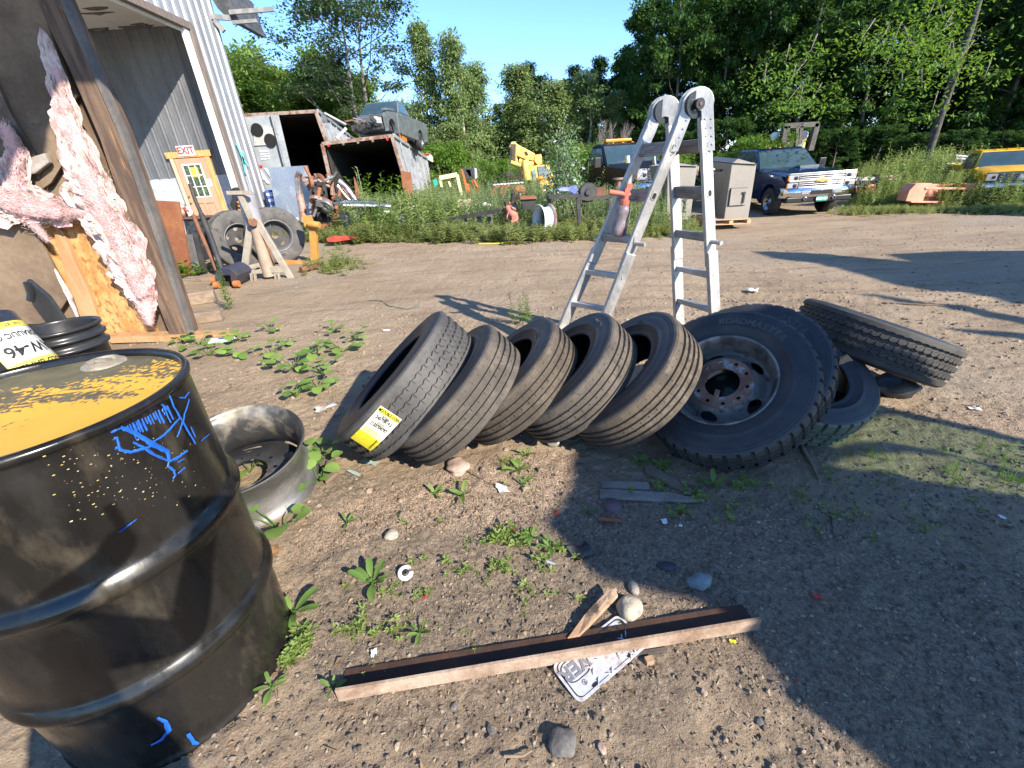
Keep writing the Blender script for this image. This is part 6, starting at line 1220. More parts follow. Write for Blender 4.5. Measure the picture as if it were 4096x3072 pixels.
# ================================================================== TREES
def leaf_t(w=.5, l=1., fold=.12): return tmpl([(0, 0, 0), (w*.5, l*.5, fold), (0, l, 0), (-w*.5, l*.5, fold)], [(0, 1, 2, 3)])
LQ = [leaf_t(.62, 1, .10), leaf_t(.5, 1.1, -.08)]
def tree_proto(label, Ht, crown_r, h0, nclump, nleaf, lsize, mat, bark, seed, shape='round', lean=0, forks=1, clump=.75):
    """root > trunk, crown; local origin at the trunk foot"""
    r = np.random.default_rng(seed); rr = random.Random(seed)
    t = thing('tree', label, 'tree'); m = MB(); tips = []
    for fk in range(forks):
        pts = []; x = y = 0; ox, oy = (rr.uniform(-1, 1)*.7*(forks > 1)), rr.uniform(-.3, .3)*(forks > 1)
        for i in range(9):
            z = Ht*.97*i/8; pts.append(Vector((x+ox*i/3, y+oy*i/3, z))); x += rr.gauss(0, .14)+lean*Ht/8; y += rr.gauss(0, .12)
        r0 = Ht*.0135/(1+.35*(forks > 1)); m.tube(pts, [r0*(1.25-1.1*(i/8)) for i in range(9)], 9)
        for k in range(16 if shape != 'sparse' else 12):
            u = rr.uniform(h0, .95); j = min(int(u*8), 7); p = pts[j].lerp(pts[j+1], u*8-j); a = rr.uniform(0, 6.283)
            uu = (u-h0)/(1-h0)
            if shape == 'cone': R_ = crown_r*(1-uu)**.8+.25
            elif shape == 'poplar': R_ = crown_r*(.55+.45*math.sin(math.pi*min(1, uu+.15)))*(1-.5*uu)
            else: R_ = crown_r*math.sqrt(max(.12, 1-(2*uu-.85)**2*.75))
            up = .35 if shape == 'cone' else (1.1 if shape == 'poplar' else .75)
            q = p+Vector((math.cos(a), math.sin(a), up*.6))*R_*.45; e = p+Vector((math.cos(a), math.sin(a), up))*R_*.85; e.z = min(e.z, Ht)
            m.tube([p, q, e], [r0*.34*(1-u*.5), r0*.2, r0*.07], 6, cap=False); tips += [e, q.lerp(e, .5)]
            for s_ in range(2):
                v = q.lerp(e, rr.random())+Vector((rr.gauss(0, .3), rr.gauss(0, .3), rr.gauss(.1, .2)))*R_*.5; m.tube([q.lerp(e, .3), v], [r0*.1, r0*.04], 4, cap=False); tips.append(v)
    m.build('trunk', bark, t)
    C = []; 
    while len(C) < nclump:
        if rr.random() < (.2 if shape == 'poplar' else .6) and tips: b_ = rr.choice(tips); c = b_+Vector((rr.gauss(0, 1), rr.gauss(0, 1), rr.gauss(0, .8)))*clump*.5
        else:
            uu = rr.random()**(1.15 if shape == 'poplar' else .85); a = rr.uniform(0, 6.283)
            if shape == 'cone': R_ = crown_r*(1-uu)**.8
            elif shape == 'poplar': R_ = crown_r*(1.1-1.0*uu**.9)
            else: R_ = crown_r*math.sqrt(max(.3, 1-(2*uu-.75)**2*.75))
            R_ *= (.85+.35*vnoise(np.array([a*1.3+seed]), np.array([uu*5]))[0])*math.sqrt(rr.uniform(.25, 1)); c = Vector((math.cos(a)*R_+lean*Ht*uu, math.sin(a)*R_, Ht*(h0+(1-h0)*uu)))
        C.append(c)
    C = np.array(C); per = nleaf//nclump; n = per*nclump; idx = np.repeat(np.arange(nclump), per)
    cs = clump*(.5+.7*r.random(nclump)); g = r.normal(0, 1, (n, 3)); g /= np.maximum(np.linalg.norm(g, axis=1, keepdims=True), .001); rad = r.random(n)**.5
    pos = C[idx]+g*(cs[idx]*rad)[:, None]*np.array([[1, 1, .62]]); pos[:, 2] = np.maximum(pos[:, 2], .2)
    tilt = r.normal(.9, .55, n); az = np.arctan2(g[:, 1], g[:, 0])-math.pi/2+r.normal(0, .7, n)
    R_ = rotz(az) @ rotx(-tilt+.6); cr = r.random(nclump)
    cloud('crown', LQ, pos, mat, R_, lsize*(.65+.7*r.random(n)), np.clip(cr[idx]*.6+.4*r.random(n), 0, 1), r.integers(0, 2, n), parent=t)
    t['proto_h'] = Ht; return t
bark = pm('bark_grey', (.12, .10, .085), (.19, .165, .14), 8, rough=.9, bump=.5, stretch=(1, 1, .3)); birch = pm('bark_pale', (.42, .40, .36), (.28, .25, .22), 7, rough=.8)
Lmap = leafm('leaf_maple', (.020, .062, .020), (.082, .16, .030), .32); Lpop = leafm('leaf_poplar', (.15, .22, .08), (.28, .36, .15), .4); Lash = leafm('leaf_ash', (.13, .22, .045), (.26, .36, .09), .42); Lcon = leafm('leaf_conifer', (.020, .055, .022), (.045, .09, .035), .15)
Lsun = leafm('leaf_bright', (.10, .20, .03), (.18, .30, .05), .42)
FOR = 'trees along the edge of the yard'
prot = dict(
 maple=tree_proto('x', 16, 4.4, .03, 260, 27000, .33, Lmap, bark, 1), maple2=tree_proto('x', 14, 4.6, .02, 250, 26000, .30, Lmap, bark, 2), ash=tree_proto('x', 8, 3.6, .02, 160, 17000, .25, Lash, bark, 3),
 poplar=tree_proto('x', 10, 1.9, .01, 230, 23000, .20, Lpop, birch, 4, 'poplar'), poplar2=tree_proto('x', 9, 1.8, .01, 190, 19000, .20, Lpop, birch, 5, 'poplar'), conifer=tree_proto('x', 15, 3.4, .02, 220, 20000, .30, Lcon, bark, 6, 'cone'),
 sparse=tree_proto('x', 13, 4.6, .38, 170, 15000, .19, leafm('leaf_cherry', (.045, .085, .03), (.10, .15, .06), .3), bark, 9, 'sparse', forks=2, clump=.8), shrub=tree_proto('x', 4, 2.4, .02, 110, 12000, .17, Lsun, bark, 10, clump=.6))
used = set()
def settree(kind, vx, D, base, H_, label, rz=None, wide=1.0, cat=None, name='tree', z=0):
    """trunk foot on the ground in the direction of pixel column vx, D metres away"""
    d = ray(vx, 380); x, y = d.x/d.y*D, D; H_ = AT(vx, H_, D).z-.35; s = H_/prot[kind]['proto_h']; rz = random.uniform(0, 6.28) if rz is None else rz
    M = Matrix.Translation((x, y, zg(x, y)+z)) @ Matrix.Rotation(rz, 4, 'Z') @ Matrix.Diagonal((s*wide, s*wide, s, 1))
    if kind not in used: used.add(kind); t = prot[kind]; t.matrix_world = M; ROOTM[t.name] = M.copy(); t['label'] = label
    else: t = copy_tree(prot[kind], M, label)
    t['group'] = FOR; return t
# left of centre
settree('sparse', 790, 27, 0, -75, 'tall forked tree with sparse high crown rising behind the trailers', rz=1.2, wide=1.35)
L_ = ['bright green bushy tree right beside the tall metal garage', 'rounded light green tree just behind the taller trailer', 'leafy tree left of the forked trunk', 'low bushy tree behind the wrecked pickup', 'small leafy tree right of the wrecked pickup']
for i, (vx, D, H_, k) in enumerate(((525, 34, 100, 'ash'), (610, 32, 150, 'ash'), (690, 34, 115, 'ash'), (770, 36, 165, 'ash'), (880, 38, 245, 'ash'))): settree(k, vx, D, 0, H_, L_[i], wide=1.15)
L_ = ['tall slender poplar, leftmost of the group against the blue sky', 'poplar with pale trunk at the middle of the left poplar group', 'shorter poplar at the right of the left poplar group', 'pointed poplar behind the yellow crane boom', 'greyish poplar above the tall white-leaved shrub', 'slim poplar between the crane and the ladder', 'poplar directly left of the ladder hinge', 'broad low poplar beneath the tall group']
for i, (vx, D, H_, k, wd_) in enumerate(((945, 30, 30, 'poplar', .85), (1000, 29, 50, 'poplar2', .9), (1040, 31, 120, 'poplar2', 1.3), (1125, 31, 125, 'poplar', 1.5), (1200, 30, 150, 'poplar2', 1.5), (1262, 30, 130, 'poplar2', 1.3), (1325, 29, 170, 'poplar', 1.2), (985, 27, 250, 'poplar2', 2.0))): settree(k, vx, D, 0, H_, L_[i], wide=wd_)
L_ = ['dark conifer peak behind the poplars left of the gap', 'tallest dark conifer behind the ladder hinge', 'dark conifer just left of the big maples', 'low dark conifer filling the gap behind the crane', 'dark conifer between the two poplar groups']
for i, (vx, D, H_) in enumerate(((1150, 44, 120), (1290, 42, 105), (1345, 40, 80), (1085, 48, 215), (1240, 46, 125))): settree('conifer', vx, D, 0, H_, L_[i], wide=1.3)
L_ = ['low yellow-green shrub behind the orange machine', 'low bright shrub under the leftmost poplar', 'bright bush right of the crane', 'low leafy bush behind the white truck', 'bright green shrub behind the boilers', 'shrub in front of the dark forest beside the forklift', 'bush at the foot of the forest behind the steel stack', 'low bush behind the galvanised racks']
for i, (vx, D, H_) in enumerate(((1080, 22, 330), (960, 25, 300), (1235, 22, 290), (1290, 21, 310), (1440, 19, 300), (1625, 18, 262), (1860, 22, 300), (2050, 21, 300))): settree('shrub', vx, D, 0, H_, L_[i])
# right hand forest
fl_ = ['leftmost big maple whose round crown stands against the sky', 'big maple right behind the ladder top', 'dark maple above the boilers', 'broad dark tree behind the navy pickup cab', 'tall leafy tree above the forklift mast', 'dark tree right of the forklift mast', 'tall maple above the pickup hood', 'shadowed maple behind the steel stack', 'tall tree above the weeds right of the pickup', 'leafy tree above the orange plow', 'tall maple near the right edge of the forest', 'dark tree behind the yellow pickup', 'big tree at the far right edge of the picture']
for i, (vx, D, H_, k, wd_) in enumerate(((1385, 30, 5, 'maple', .95), (1455, 27, -70, 'maple2', .9), (1540, 26, -30, 'maple', .95), (1620, 26, -110, 'maple2', .95), (1690, 23, -120, 'maple', .95), (1760, 25, -120, 'maple', .9), (1830, 22, -60, 'maple2', .9), (1900, 24, -140, 'maple', 1.0), (1975, 21, -80, 'maple2', 1.0), (2040, 23, -140, 'maple', 1.0), (2110, 20, -80, 'maple', 1.0), (2180, 22, -140, 'maple2', 1.0), (2260, 18.5, -60, 'maple2', 1.1))): settree(k, vx, D, 0, H_, fl_[i], wide=wd_)
for i, (vx, D, H_, k) in enumerate(((1370, 38, 90, 'maple2'), (1440, 36, -10, 'maple'), (1520, 34, -60, 'conifer'), (1580, 33, -60, 'maple2'), (1660, 34, -120, 'maple'), (1750, 33, -140, 'maple2'), (1840, 33, -100, 'maple'), (1930, 32, -140, 'maple2'), (2020, 31, -140, 'maple'), (2110, 30, -140, 'maple'), (2200, 29, -140, 'maple2'), (2290, 26, -140, 'maple'))):
    t = settree(k, vx, D, 0, H_, 'tall dark tree in the second row of the right-hand forest', wide=1.25); t['group'] = 'trees in the back row of the forest'
for i, (vx, D, H_) in enumerate(((640, 52, 240), (860, 50, 275), (930, 46, 290), (1060, 52, 290), (1150, 52, 260), (1010, 50, 280))):
    t = settree('ash', vx, D, 0, H_, 'low tree far behind the poplars and trailers', wide=1.6); t['group'] = 'low trees far behind the yard'
for i, (vx, D, top) in enumerate(((500, 40, 150), (570, 42, 165), (650, 40, 160), (730, 42, 185), (820, 42, 225), (1100, 40, 265), (1180, 38, 215), (1380, 34, 210), (1240, 36, 250))):
    t = settree('ash', vx, D, 0, top, 'green tree in the second row behind the trailers and poplars', wide=1.3); t['group'] = 'second row of trees at left and centre'
for i, (vx, D, top) in enumerate(((1480, 22, 250), (1560, 21, 220), (1700, 20, 235), (1790, 19, 240), (1880, 20, 235), (1960, 18.5, 250), (2060, 18, 240), (2140, 18, 245), (2230, 17, 240))):
    t = settree('maple2', vx, D, 0, top, 'young dark tree in the understory at the foot of the forest', wide=1.35); t['group'] = 'young trees in the forest understory'
for i, (x, y, H_) in enumerate(((36, 8, 19), (44, 12, 20))):
    t = copy_tree(prot['maple2' if i % 2 else 'maple'], Matrix.Translation((x, y, -.3)) @ Matrix.Rotation(i*1.3, 4, 'Z') @ Matrix.Scale(H_/15, 4), 'tall tree standing beyond the right edge of the picture'); t['group'] = 'trees beyond the right edge of the picture'
# leaning bare trunk at the right
m = MB(); m.tube([AT(1985,400,16), AT(2040,230,16), AT(2100,60,16.3), AT(2135,-60,16.5)], [.10, .09, .07, .05], 9); m.tube([AT(2048,210,16), AT(2085,120,15.6), AT(2110,60,15)], [.05, .03, .02], 6); tag(m.build('leaning_trunk', pm('bark_dark', (.05, .045, .04), (.09, .08, .07), 8, rough=.9), None), 'thin leaning grey trunk in front of the forest at the right', 'tree trunk')
# dead grey shrub
m = MB(); base = AT(1312, 330, 24); rr = random.Random(4)
def twig(p, d, L, r, n):
    q = p+d*L; m.tube([p, q], [r, r*.6], 5, cap=False)
    if n:
        for _ in range(3): twig(p+d*L*rr.uniform(.5, 1), (d+Vector((rr.gauss(0, .26), rr.gauss(0, .2), rr.gauss(.15, .15)))).normalized(), L*.68, r*.55, n-1)
for k in range(4): twig(base-Vector((rr.uniform(-.6, .6), 0, 1.6)), Vector((rr.gauss(0, .12), 0, 1)).normalized(), 1.25, .04, 4)
tag(m.build('dead_shrub', pm('dead_wood', (.22, .19, .17), (.17, .15, .13), 7), None), 'bare dead grey shrub between the poplars and the big maples', 'shrub')
# overhanging bright branches top right
mw = thing('overhanging_branch', 'bright sunlit branch tips hanging in front of the dark forest at upper right', 'branch', AT(2090, 120, 13)); pos = []; m = MB()
for i in range(30):
    vx, vy = random.gauss(2030, 75), random.gauss(120, 65); 
    if i > 20: vx, vy = random.gauss(1720, 30), random.gauss(150, 60)
    Y = random.uniform(12, 14.5); c = AT(vx, vy, Y); m.tube([c+Vector((random.uniform(.2, 1.2), .8, .5)), c], [.02, .006], 5)
    for k in range(110): pos.append(tuple(c+Vector((random.gauss(0, .5), random.gauss(0, .4), random.gauss(0, .16)))))
m.build('twigs', bark, mw, True)['kind'] = 'stuff'; pos = np.array(pos); n = len(pos); cloud('leaves', LQ, pos-np.array(ROOTM[mw.name].translation), Lsun, rotz(rng.random(n)*6.28) @ rotx(rng.normal(-.3, .5, n)), .11*(.7+.6*rng.random(n)), None, rng.integers(0, 2, n), parent=mw)
# tall white-leaved shrub in the middle of the weeds
ws = thing('white_leaf_shrub', 'tall shrub with pale undersides of leaves between crane and white truck', 'shrub', G(1235, 500)); m = MB(); pos = []
for k in range(16):
    b0 = ROOTM[ws.name].translation+Vector((random.uniform(-.7, .7), random.uniform(1, 2), 0)); vx, vy = random.choice([(1215,300),(1240,330),(1260,350),(1228,360),(1280,380),(1200,390),(1250,390),(1225,270),(1235,310),(1270,410)]); tpt = AT(vx+random.gauss(0, 10), vy+random.gauss(0, 14), b0.y); m.tube([b0, b0.lerp(tpt, .5)+Vector((random.gauss(0, .1), 0, 0)), tpt], [.02, .012, .004], 5)
    for j in range(150): u = random.uniform(.35, 1.03); pos.append(tuple(b0.lerp(tpt, u)+Vector((random.gauss(0, .16), random.gauss(0, .15), random.gauss(0, .1)))))
m.build('stems', bark, ws, True); pos = np.array(pos); n = len(pos); wl_ = (rng.random(n) < .10)
cloud('leaves', LQ, pos-np.array(ROOTM[ws.name].translation), leafm('leaf_whiteback', (.10, .19, .05), (.62, .66, .60), .3), rrot(n), .085*(.7+.6*rng.random(n)), np.where(wl_, 1., rng.random(n)*.15), rng.integers(0, 2, n), parent=ws)
# ================================================================== WEEDS
def stalk_t(seed, h, nl, ll, spread=.1, lw=.32):
    r = random.Random(seed); vs = []; fs = []
    lx, ly = r.gauss(0, spread), r.gauss(0, spread)
    b = len(vs); w = .006*max(h, .4)*1.3
    vs += [(-w, 0, 0), (w, 0, 0), (lx+w*.4, ly, h), (lx-w*.4, ly, h)]; fs.append((0, 1, 2, 3))
    for i in range(nl):
        u = .08+.92*(i+r.random())/nl; a = i*2.4+r.gauss(0, .3); L = ll*(1.15-.75*u)*(.7+.6*r.random()); x, y, z = lx*u, ly*u, h*u; dz = L*r.uniform(.15, .8); ca, sa = math.cos(a), math.sin(a); b = len(vs); q = L*lw*.5
        vs += [(x, y, z), (x+ca*L*.5-sa*q, y+sa*L*.5+ca*q, z+dz*.6), (x+ca*L, y+sa*L, z+dz*.7), (x+ca*L*.5+sa*q, y+sa*L*.5-ca*q, z+dz*.6)]; fs.append((b, b+1, b+2, b+3))
    return tmpl(vs, fs)
def blade_t(seed, h, n=7, spread=.25):
    r = random.Random(seed); vs = []; fs = []
    for i in range(n):
        a = r.uniform(0, 6.28); x, y = r.gauss(0, .04), r.gauss(0, .04); L = h*r.uniform(.5, 1.1); sx, sy = math.cos(a)*spread*L, math.sin(a)*spread*L; w = .011*L+.0025; b = len(vs); px, py = -math.sin(a)*w, math.cos(a)*w
        vs += [(x-px, y-py, 0), (x+px, y+py, 0), (x+sx*.5+px*.7, y+sy*.5+py*.7, L*.62), (x+sx*.5-px*.7, y+sy*.5-py*.7, L*.62), (x+sx*1.3, y+sy*1.3, L*.93)]
        fs += [(b, b+1, b+2, b+3), (b+3, b+2, b+4)]
    return tmpl(vs, fs)
wm = leafm('weed_green', (.16, .23, .06), (.31, .37, .14), .4); wgr = leafm('weed_grey_green', (.18, .25, .10), (.34, .40, .19), .38); lowm = leafm('low_weed', (.16, .21, .06), (.32, .35, .13), .38)
TALL = [stalk_t(i, 1, 34, .17) for i in range(8)]; MIDW = [stalk_t(i+20, 1, 26, .30, .15, .4) for i in range(6)]; BL = [blade_t(i, 1) for i in range(5)]
def weeds(name, label, poly, n, tm, hmin, hmax, mat, off=0, thin=.35):
    q = scatter(gp(poly) if off == 0 else poly, n); q = q+rng.normal(0, .22, q.shape); q = q[vnoise(q[:, 0]*1.7+3, q[:, 1]*1.7)+rng.random(len(q))*.6 > thin]; n = len(q); k = fbm(q[:, 0]*.9+off, q[:, 1]*.9, 2); h = hmin+(hmax-hmin)*np.clip(.5+k*1.3+rng.normal(0, .18, n), 0, 1)
    o = cloud(name, tm, np.c_[q, zt(q[:, 0], q[:, 1])-.01], mat, rotz(rng.random(n)*6.28) @ rotx(rng.normal(0, .12, n)), np.c_[h*.8+.15, h*.8+.15, h], None, rng.integers(0, len(tm), n)); return tag(o, label, 'weeds', kind='stuff')
Wb = [(655,512),(700,520),(740,523),(900,521),(1100,521),(1250,517),(1330,513),(1400,512),(1480,512),(1480,487),(1420,470),(1300,458),(1150,448),(1000,450),(900,460),(820,470),(700,500)]
weeds('low_weeds', 'low green weeds growing along the edge of the dirt yard', [(640,518),(740,524),(900,522),(1100,522),(1250,519),(1400,514),(1500,508),(1480,492),(1250,498),(1000,502),(800,506),(700,508)], 4600, MIDW, .06, .42, lowm, thin=.62)
weeds('tall_weeds', 'dense tall grey-green weeds filling the strip before the crane', [(790,492),(900,494),(1100,492),(1290,490),(1420,486),(1400,470),(1250,452),(1050,448),(900,452),(840,470)], 2300, TALL, .40, 1.05, wgr)
weeds('bright_weeds', 'bright green leafy weeds around the barrel and trailer mouth', [(760,512),(900,516),(1000,500),(930,462),(850,462),(780,480)], 900, MIDW, .3, .95, wm)
weeds('back_weeds', 'weeds behind the machines below the poplars', [(880,450),(1480,455),(1480,428),(880,425)], 2200, TALL, .6, 1.7, wm)
weeds('ladder_weeds', 'weeds in front of the boilers behind the ladder', [(1330,505),(1440,502),(1450,480),(1330,470)], 900, TALL, .4, 1.1, wgr)
weeds('right_weeds', 'tall weeds between the pickup and the orange plow', [(1850,452),(1960,450),(2212,448),(2400,440),(2400,425),(2120,420),(1960,425),(1850,430)], 1900, TALL, .25, .85, wm, thin=.5)
weeds('right_low_weeds', 'low grass and weeds at the far right edge of the yard', [(1835,466),(1960,460),(2212,462),(2400,455),(2400,440),(1960,446),(1850,445)], 3400, BL+MIDW, .04, .20, lowm, thin=.6)
weeds('far_right_weeds', 'weed mass in front of the right-hand forest', [(1850,428),(2300,415),(2300,400),(1850,405)], 1100, TALL, .5, 1.4, wm)
weeds('garage_weeds', 'grass and weeds at the garage corner and round the hoist leg', [(598,506),(700,512),(705,585),(760,585),(760,575),(715,572),(690,500),(640,488),(600,488)], 1500, BL+MIDW, .05, .25, lowm)
# individual tall plants one can tell apart
def plant(name, label, vx, vy, h, n, hw, mat, tm=None, grp=None):
    p = G(vx, vy); t = thing(name, label, 'plant', (p.x, p.y, p.z), grp); nn = n; q = np.c_[rng.normal(0, hw, nn), rng.normal(0, hw, nn), np.zeros(nn)]; hh = h*(.6+.45*rng.random(nn))
    cloud('foliage', tm or TALL, q, mat, rotz(rng.random(nn)*6.28) @ rotx(rng.normal(0, .13, nn)), np.c_[hh*.7+.1, hh*.7+.1, hh], None, rng.integers(0, len(tm or TALL), nn), parent=t); return t
plant('tall_weed', 'tallest silvery weed spire in front of the open lower trailer', 800, 505, 1.75, 6, .10, wgr); plant('leafy_weed', 'bushy feathery weed hiding the right side of the barrel', 800, 512, 1.1, 22, .25, wgr)
plant('broadleaf_weed', 'bright broad-leaved weed right of the barrel', 845, 510, .62, 18, .22, Lsun, MIDW); plant('broadleaf_weed', 'bright bush growing in the mouth of the lower trailer', 845, 480, 1.5, 26, .5, Lsun, MIDW); plant('goldenrod', 'tall goldenrod clump between the steel stack and the plow', 1925, 440, 1.5, 24, .3, wm); plant('goldenrod', 'slim tall weed left of the goldenrod clump', 1875, 445, 1.4, 6, .15, wm)
plant('goldenrod', 'weed clump growing behind the orange plow', 2010, 432, 1.1, 16, .35, wm); plant('vine', 'bright vine with round leaves at the foot of the rusty sheet', 365, 608, .42, 26, .22, Lsun, [stalk_t(i+60, 1, 8, .55, .2, .9) for i in range(4)]); plant('small_weed', 'small leafy weed by the foot of the grey metal panel', 430, 592, .26, 10, .12, Lsun, [stalk_t(i+60, 1, 8, .55, .2, .9) for i in range(4)])
plant('slender_weed', 'slender feathery weed standing in front of the floor jack', 497, 672, .62, 3, .04, Lsun, [stalk_t(i+70, 1, 60, .13, .05, .25) for i in range(3)]); plant('slender_weed', 'feathery green weed behind the second leaning tire', 1133, 700, .36, 5, .05, Lsun, [stalk_t(i+70, 1, 60, .16, .08, .25) for i in range(3)])
# rosette plants near the camera: round lobed leaves on stalks
def leafshape(kind, L, W_, seed):
    r = random.Random(seed); n = 14; vs = [(0, 0, 0)]; rim = []
    for i in range(n+1):
        t = i/n*2*math.pi
        if kind == 'round': a = -math.pi/2+t; rr_ = .5*(1+.06*math.sin(9*t)+.05*r.random())*(1-.22*math.exp(-((t if t < math.pi else 2*math.pi-t)/.35)**2)); x, y = W_*rr_*math.cos(a)*1.0, L*(.5+rr_*math.sin(a))
        else: s = math.sin(t/2); x = W_*.5*math.sin(t)*(.75+.25*s)+.03*L*math.sin(t*3+seed*6)*s; y = L*(.5-.5*math.cos(t))
        rim.append((x, y, .10*L*(1-((y/L-.5)*2)**2)+.12*abs(x)))
    vs = [(0, L*.45, .08*L)]+rim[:-1]; return vs, [(0, 1+i, 1+(i+1) % n) for i in range(n)]
lf1 = leafm('leaf_burdock', (.11, .21, .04), (.24, .36, .09), .35); lf2 = leafm('leaf_plantain', (.10, .19, .04), (.20, .31, .08), .35)
def rosette(name, label, vx, vy, n, L, kind='round', hgt=.08, grp=None, mat=None, spread=1.0, seed=None):
    p = G(vx, vy); z = zt(np.array([p.x]), np.array([p.y]))[0]; t = thing(name, label, 'plant', (p.x, p.y, z), grp); r = random.Random(seed if seed is not None else int(vx*7+vy)); 
    st_ = MB()
    for i in range(n):
        a = i*2.399+r.gauss(0, .3); l = L*r.uniform(.6, 1.15); rad = spread*L*r.uniform(.15, 1.0)*(1.5 if kind == 'round' else .25); c = Vector((math.cos(a)*rad, math.sin(a)*rad, hgt*r.uniform(.4, 1.2)))
        l *= 1.0 if kind == 'round' else .85; vs, fs = leafshape(kind, l, l*(1.0 if kind == 'round' else .36), r.random()); tl = r.gauss(-.05, .22) if kind == 'round' else r.uniform(.1, .55); M = Matrix.Translation(c) @ Matrix.Rotation(a-math.pi/2, 4, 'Z') @ Matrix.Rotation(tl, 4, 'X')
        m = MB(); m.M = M; m.add(vs, fs, 0, True); o = m.build('leaf', mat or lf1, t); at_ = o.data.attributes.new('rnd', 'FLOAT', 'FACE'); at_.data.foreach_set('value', [r.random()]*len(o.data.polygons))
        st_.tube([(0, 0, 0), tuple(c*.6+Vector((0, 0, .01))), tuple(c)], .0022+L*.012, 4, cap=False)
    st_.build('stalks', lf1 if kind == 'round' else lf2, t); return t
BG = 'burdock plants left of the tires'
for vx, vy, n, L, lb in ((395,740,7,.085,'burdock plant at the end of the bottom plate'), (430,745,5,.09,'burdock seedling just below the white paper scrap'), (455,768,7,.10,'burdock right above the drum rim'), (505,742,7,.09,'burdock plant beside the white paper scrap'), (520,770,6,.085,'burdock plant in the bare dirt right of the paper scrap'), (585,720,6,.07,'burdock near the end of the dirt drive'), (590,768,5,.075,'small burdock above the dark cinder patch'),
        (640,800,8,.085,'burdock in the middle of the sandy patch'), (680,770,8,.085,'burdock upper left of the label tire'), (690,845,10,.095,'large burdock beside the left side of the leaning tires'), (640,860,7,.08,'spreading burdock below the sandy patch'), (720,720,7,.07,'burdock at the back of the sandy patch'), (740,760,9,.085,'burdock touching the shade of the label tire'), (700,805,8,.085,'burdock left of the label tire shadow'), (770,735,8,.06,'burdock behind the top of the label tire'),
        (585,795,5,.06,'tiny burdock on the cinder patch'), (620,748,6,.06,'burdock between the two back patches'), (540,1020,4,.07,'burdock growing inside the bare steel wheel'), (700,990,8,.065,'burdock at the right edge of the steel wheel'), (690,1040,8,.07,'burdock below the right edge of the steel wheel'), (610,1145,5,.085,'burdock under the lower rim of the steel wheel')): rosette('burdock', lb, vx, vy, n, L, grp=BG)
PG = 'plantain plants in the foreground dirt'
for vx, vy, n, L, lb in ((805,1262,7,.105,'large plantain with wilted leaves left of the white plastic cap'), (635,1330,4,.10,'plantain with upright round leaf beside the drum'), (640,1375,5,.075,'plantain hugging the lower side of the drum'), (940,1070,5,.06,'plantain between the tires and the white foam scrap'), (1000,1075,5,.07,'plantain just left of the white foam scrap'), (1122,1020,7,.075,'plantain below the third leaning tire'), (1130,1050,4,.05,'small plantain right under the plantain below the third tire'),
        (750,1130,4,.06,'thin plantain casting a long shadow'), (1150,1165,8,.07,'plantain in the middle of the seedling patch'), (1190,1185,6,.065,'plantain at the right side of the seedling patch'), (910,1370,5,.05,'small plantain above the steel angle bar'), (720,1490,4,.045,'small plantain at the left end of the steel angle bar'), (1540,1050,6,.07,'shaded plantain below the big lugged wheel'), (1500,1070,5,.06,'shaded plantain by the dark plank'), (1430,1010,8,.06,'leafy plantain in front of the fifth tire'), (1380,1000,9,.055,'leafy cluster where the fifth tire meets the ground'), (1270,1110,3,.035,'tiny plantain by the shade boundary'), (590,1490,5,.06,'plantain near the bottom rim of the drum'), (1140,985,5,.05,'plantain between the third and fourth tires')): rosette('plantain', lb, vx, vy, n, L, 'long', .015, PG, lf2)
# seedlings and grass tufts in the foreground
seed_t = [stalk_t(i+100, 1, 6, .8, .2, .55) for i in range(5)]
def tiny(label, poly, n, tm, h0, h1, name='seedlings'):
    q = scatter(gp(poly), n); cl = vnoise(q[:, 0]*14, q[:, 1]*14)+rng.random(n)*.4; q = q[cl > .92]; n = len(q); h = h0+(h1-h0)*rng.random(n)**2
    tag(cloud(name, tm, np.c_[q, zt(q[:, 0], q[:, 1])], leafm('seedling_leaf', (.15, .23, .045), (.27, .34, .10), .35), rotz(rng.random(n)*6.28) @ rotx(rng.normal(0, .25, n)), h, None, rng.integers(0, len(tm), n)), label, 'seedlings', kind='stuff')
tiny('tiny green seedlings in a band from the drum to the seedling patch', [(700,1380),(820,1280),(900,1240),(960,1200),(1020,1220),(980,1300),(880,1400),(740,1450)], 620, seed_t+BL[:2], .018, .04)
tiny('dense tiny seedlings hugging the right side of the drum', [(570,1510),(610,1440),(640,1370),(665,1340),(680,1380),(650,1460),(600,1520)], 120, seed_t, .02, .045)
tiny('seedlings and grass blades below the leaning tires', [(1040,1180),(1100,1120),(1220,1110),(1240,1180),(1180,1240),(1060,1240)], 560, seed_t+BL, .02, .055)
tiny('scattered seedlings over the foreground gravel', [(700,1480),(760,1200),(900,1050),(1200,1020),(1260,1150),(1250,1330),(1000,1430)], 800, seed_t+BL, .012, .035)
tiny('shaded seedlings between the planks and the big wheel', [(1300,1000),(1480,1010),(1700,1050),(1780,1080),(1640,1140),(1320,1100)], 700, seed_t+BL, .015, .045)
tiny('low seedlings and moss in the shaded dirt at the right', [(1640,1080),(1800,980),(2212,960),(2400,1100),(2212,1180),(1700,1160)], 1500, BL+seed_t, .010, .030)
for vx, vy, lb in ((2045,1025,'bright grass tuft in the sunlit strip at right'), (2140,985,'grass tuft near the right edge of the frame'), (2180,1040,'small grass tuft below the tuft at the right edge'), (1880,985,'thin grass tuft right of the lowest tire'), (1100,1010,'fine leafy weed in front of the third tire')):
    p = G(vx, vy); t = thing('grass_tuft', lb, 'grass', (p.x, p.y, p.z)); n = 9; cloud('blades', BL, np.c_[rng.normal(0, .03, n), rng.normal(0, .03, n), np.zeros(n)], MATS['seedling_leaf'], rotz(rng.random(n)*6.28) @ rotx(rng.normal(0, .35, n)), .06+.05*rng.random(n), None, rng.integers(0, 5, n), parent=t)
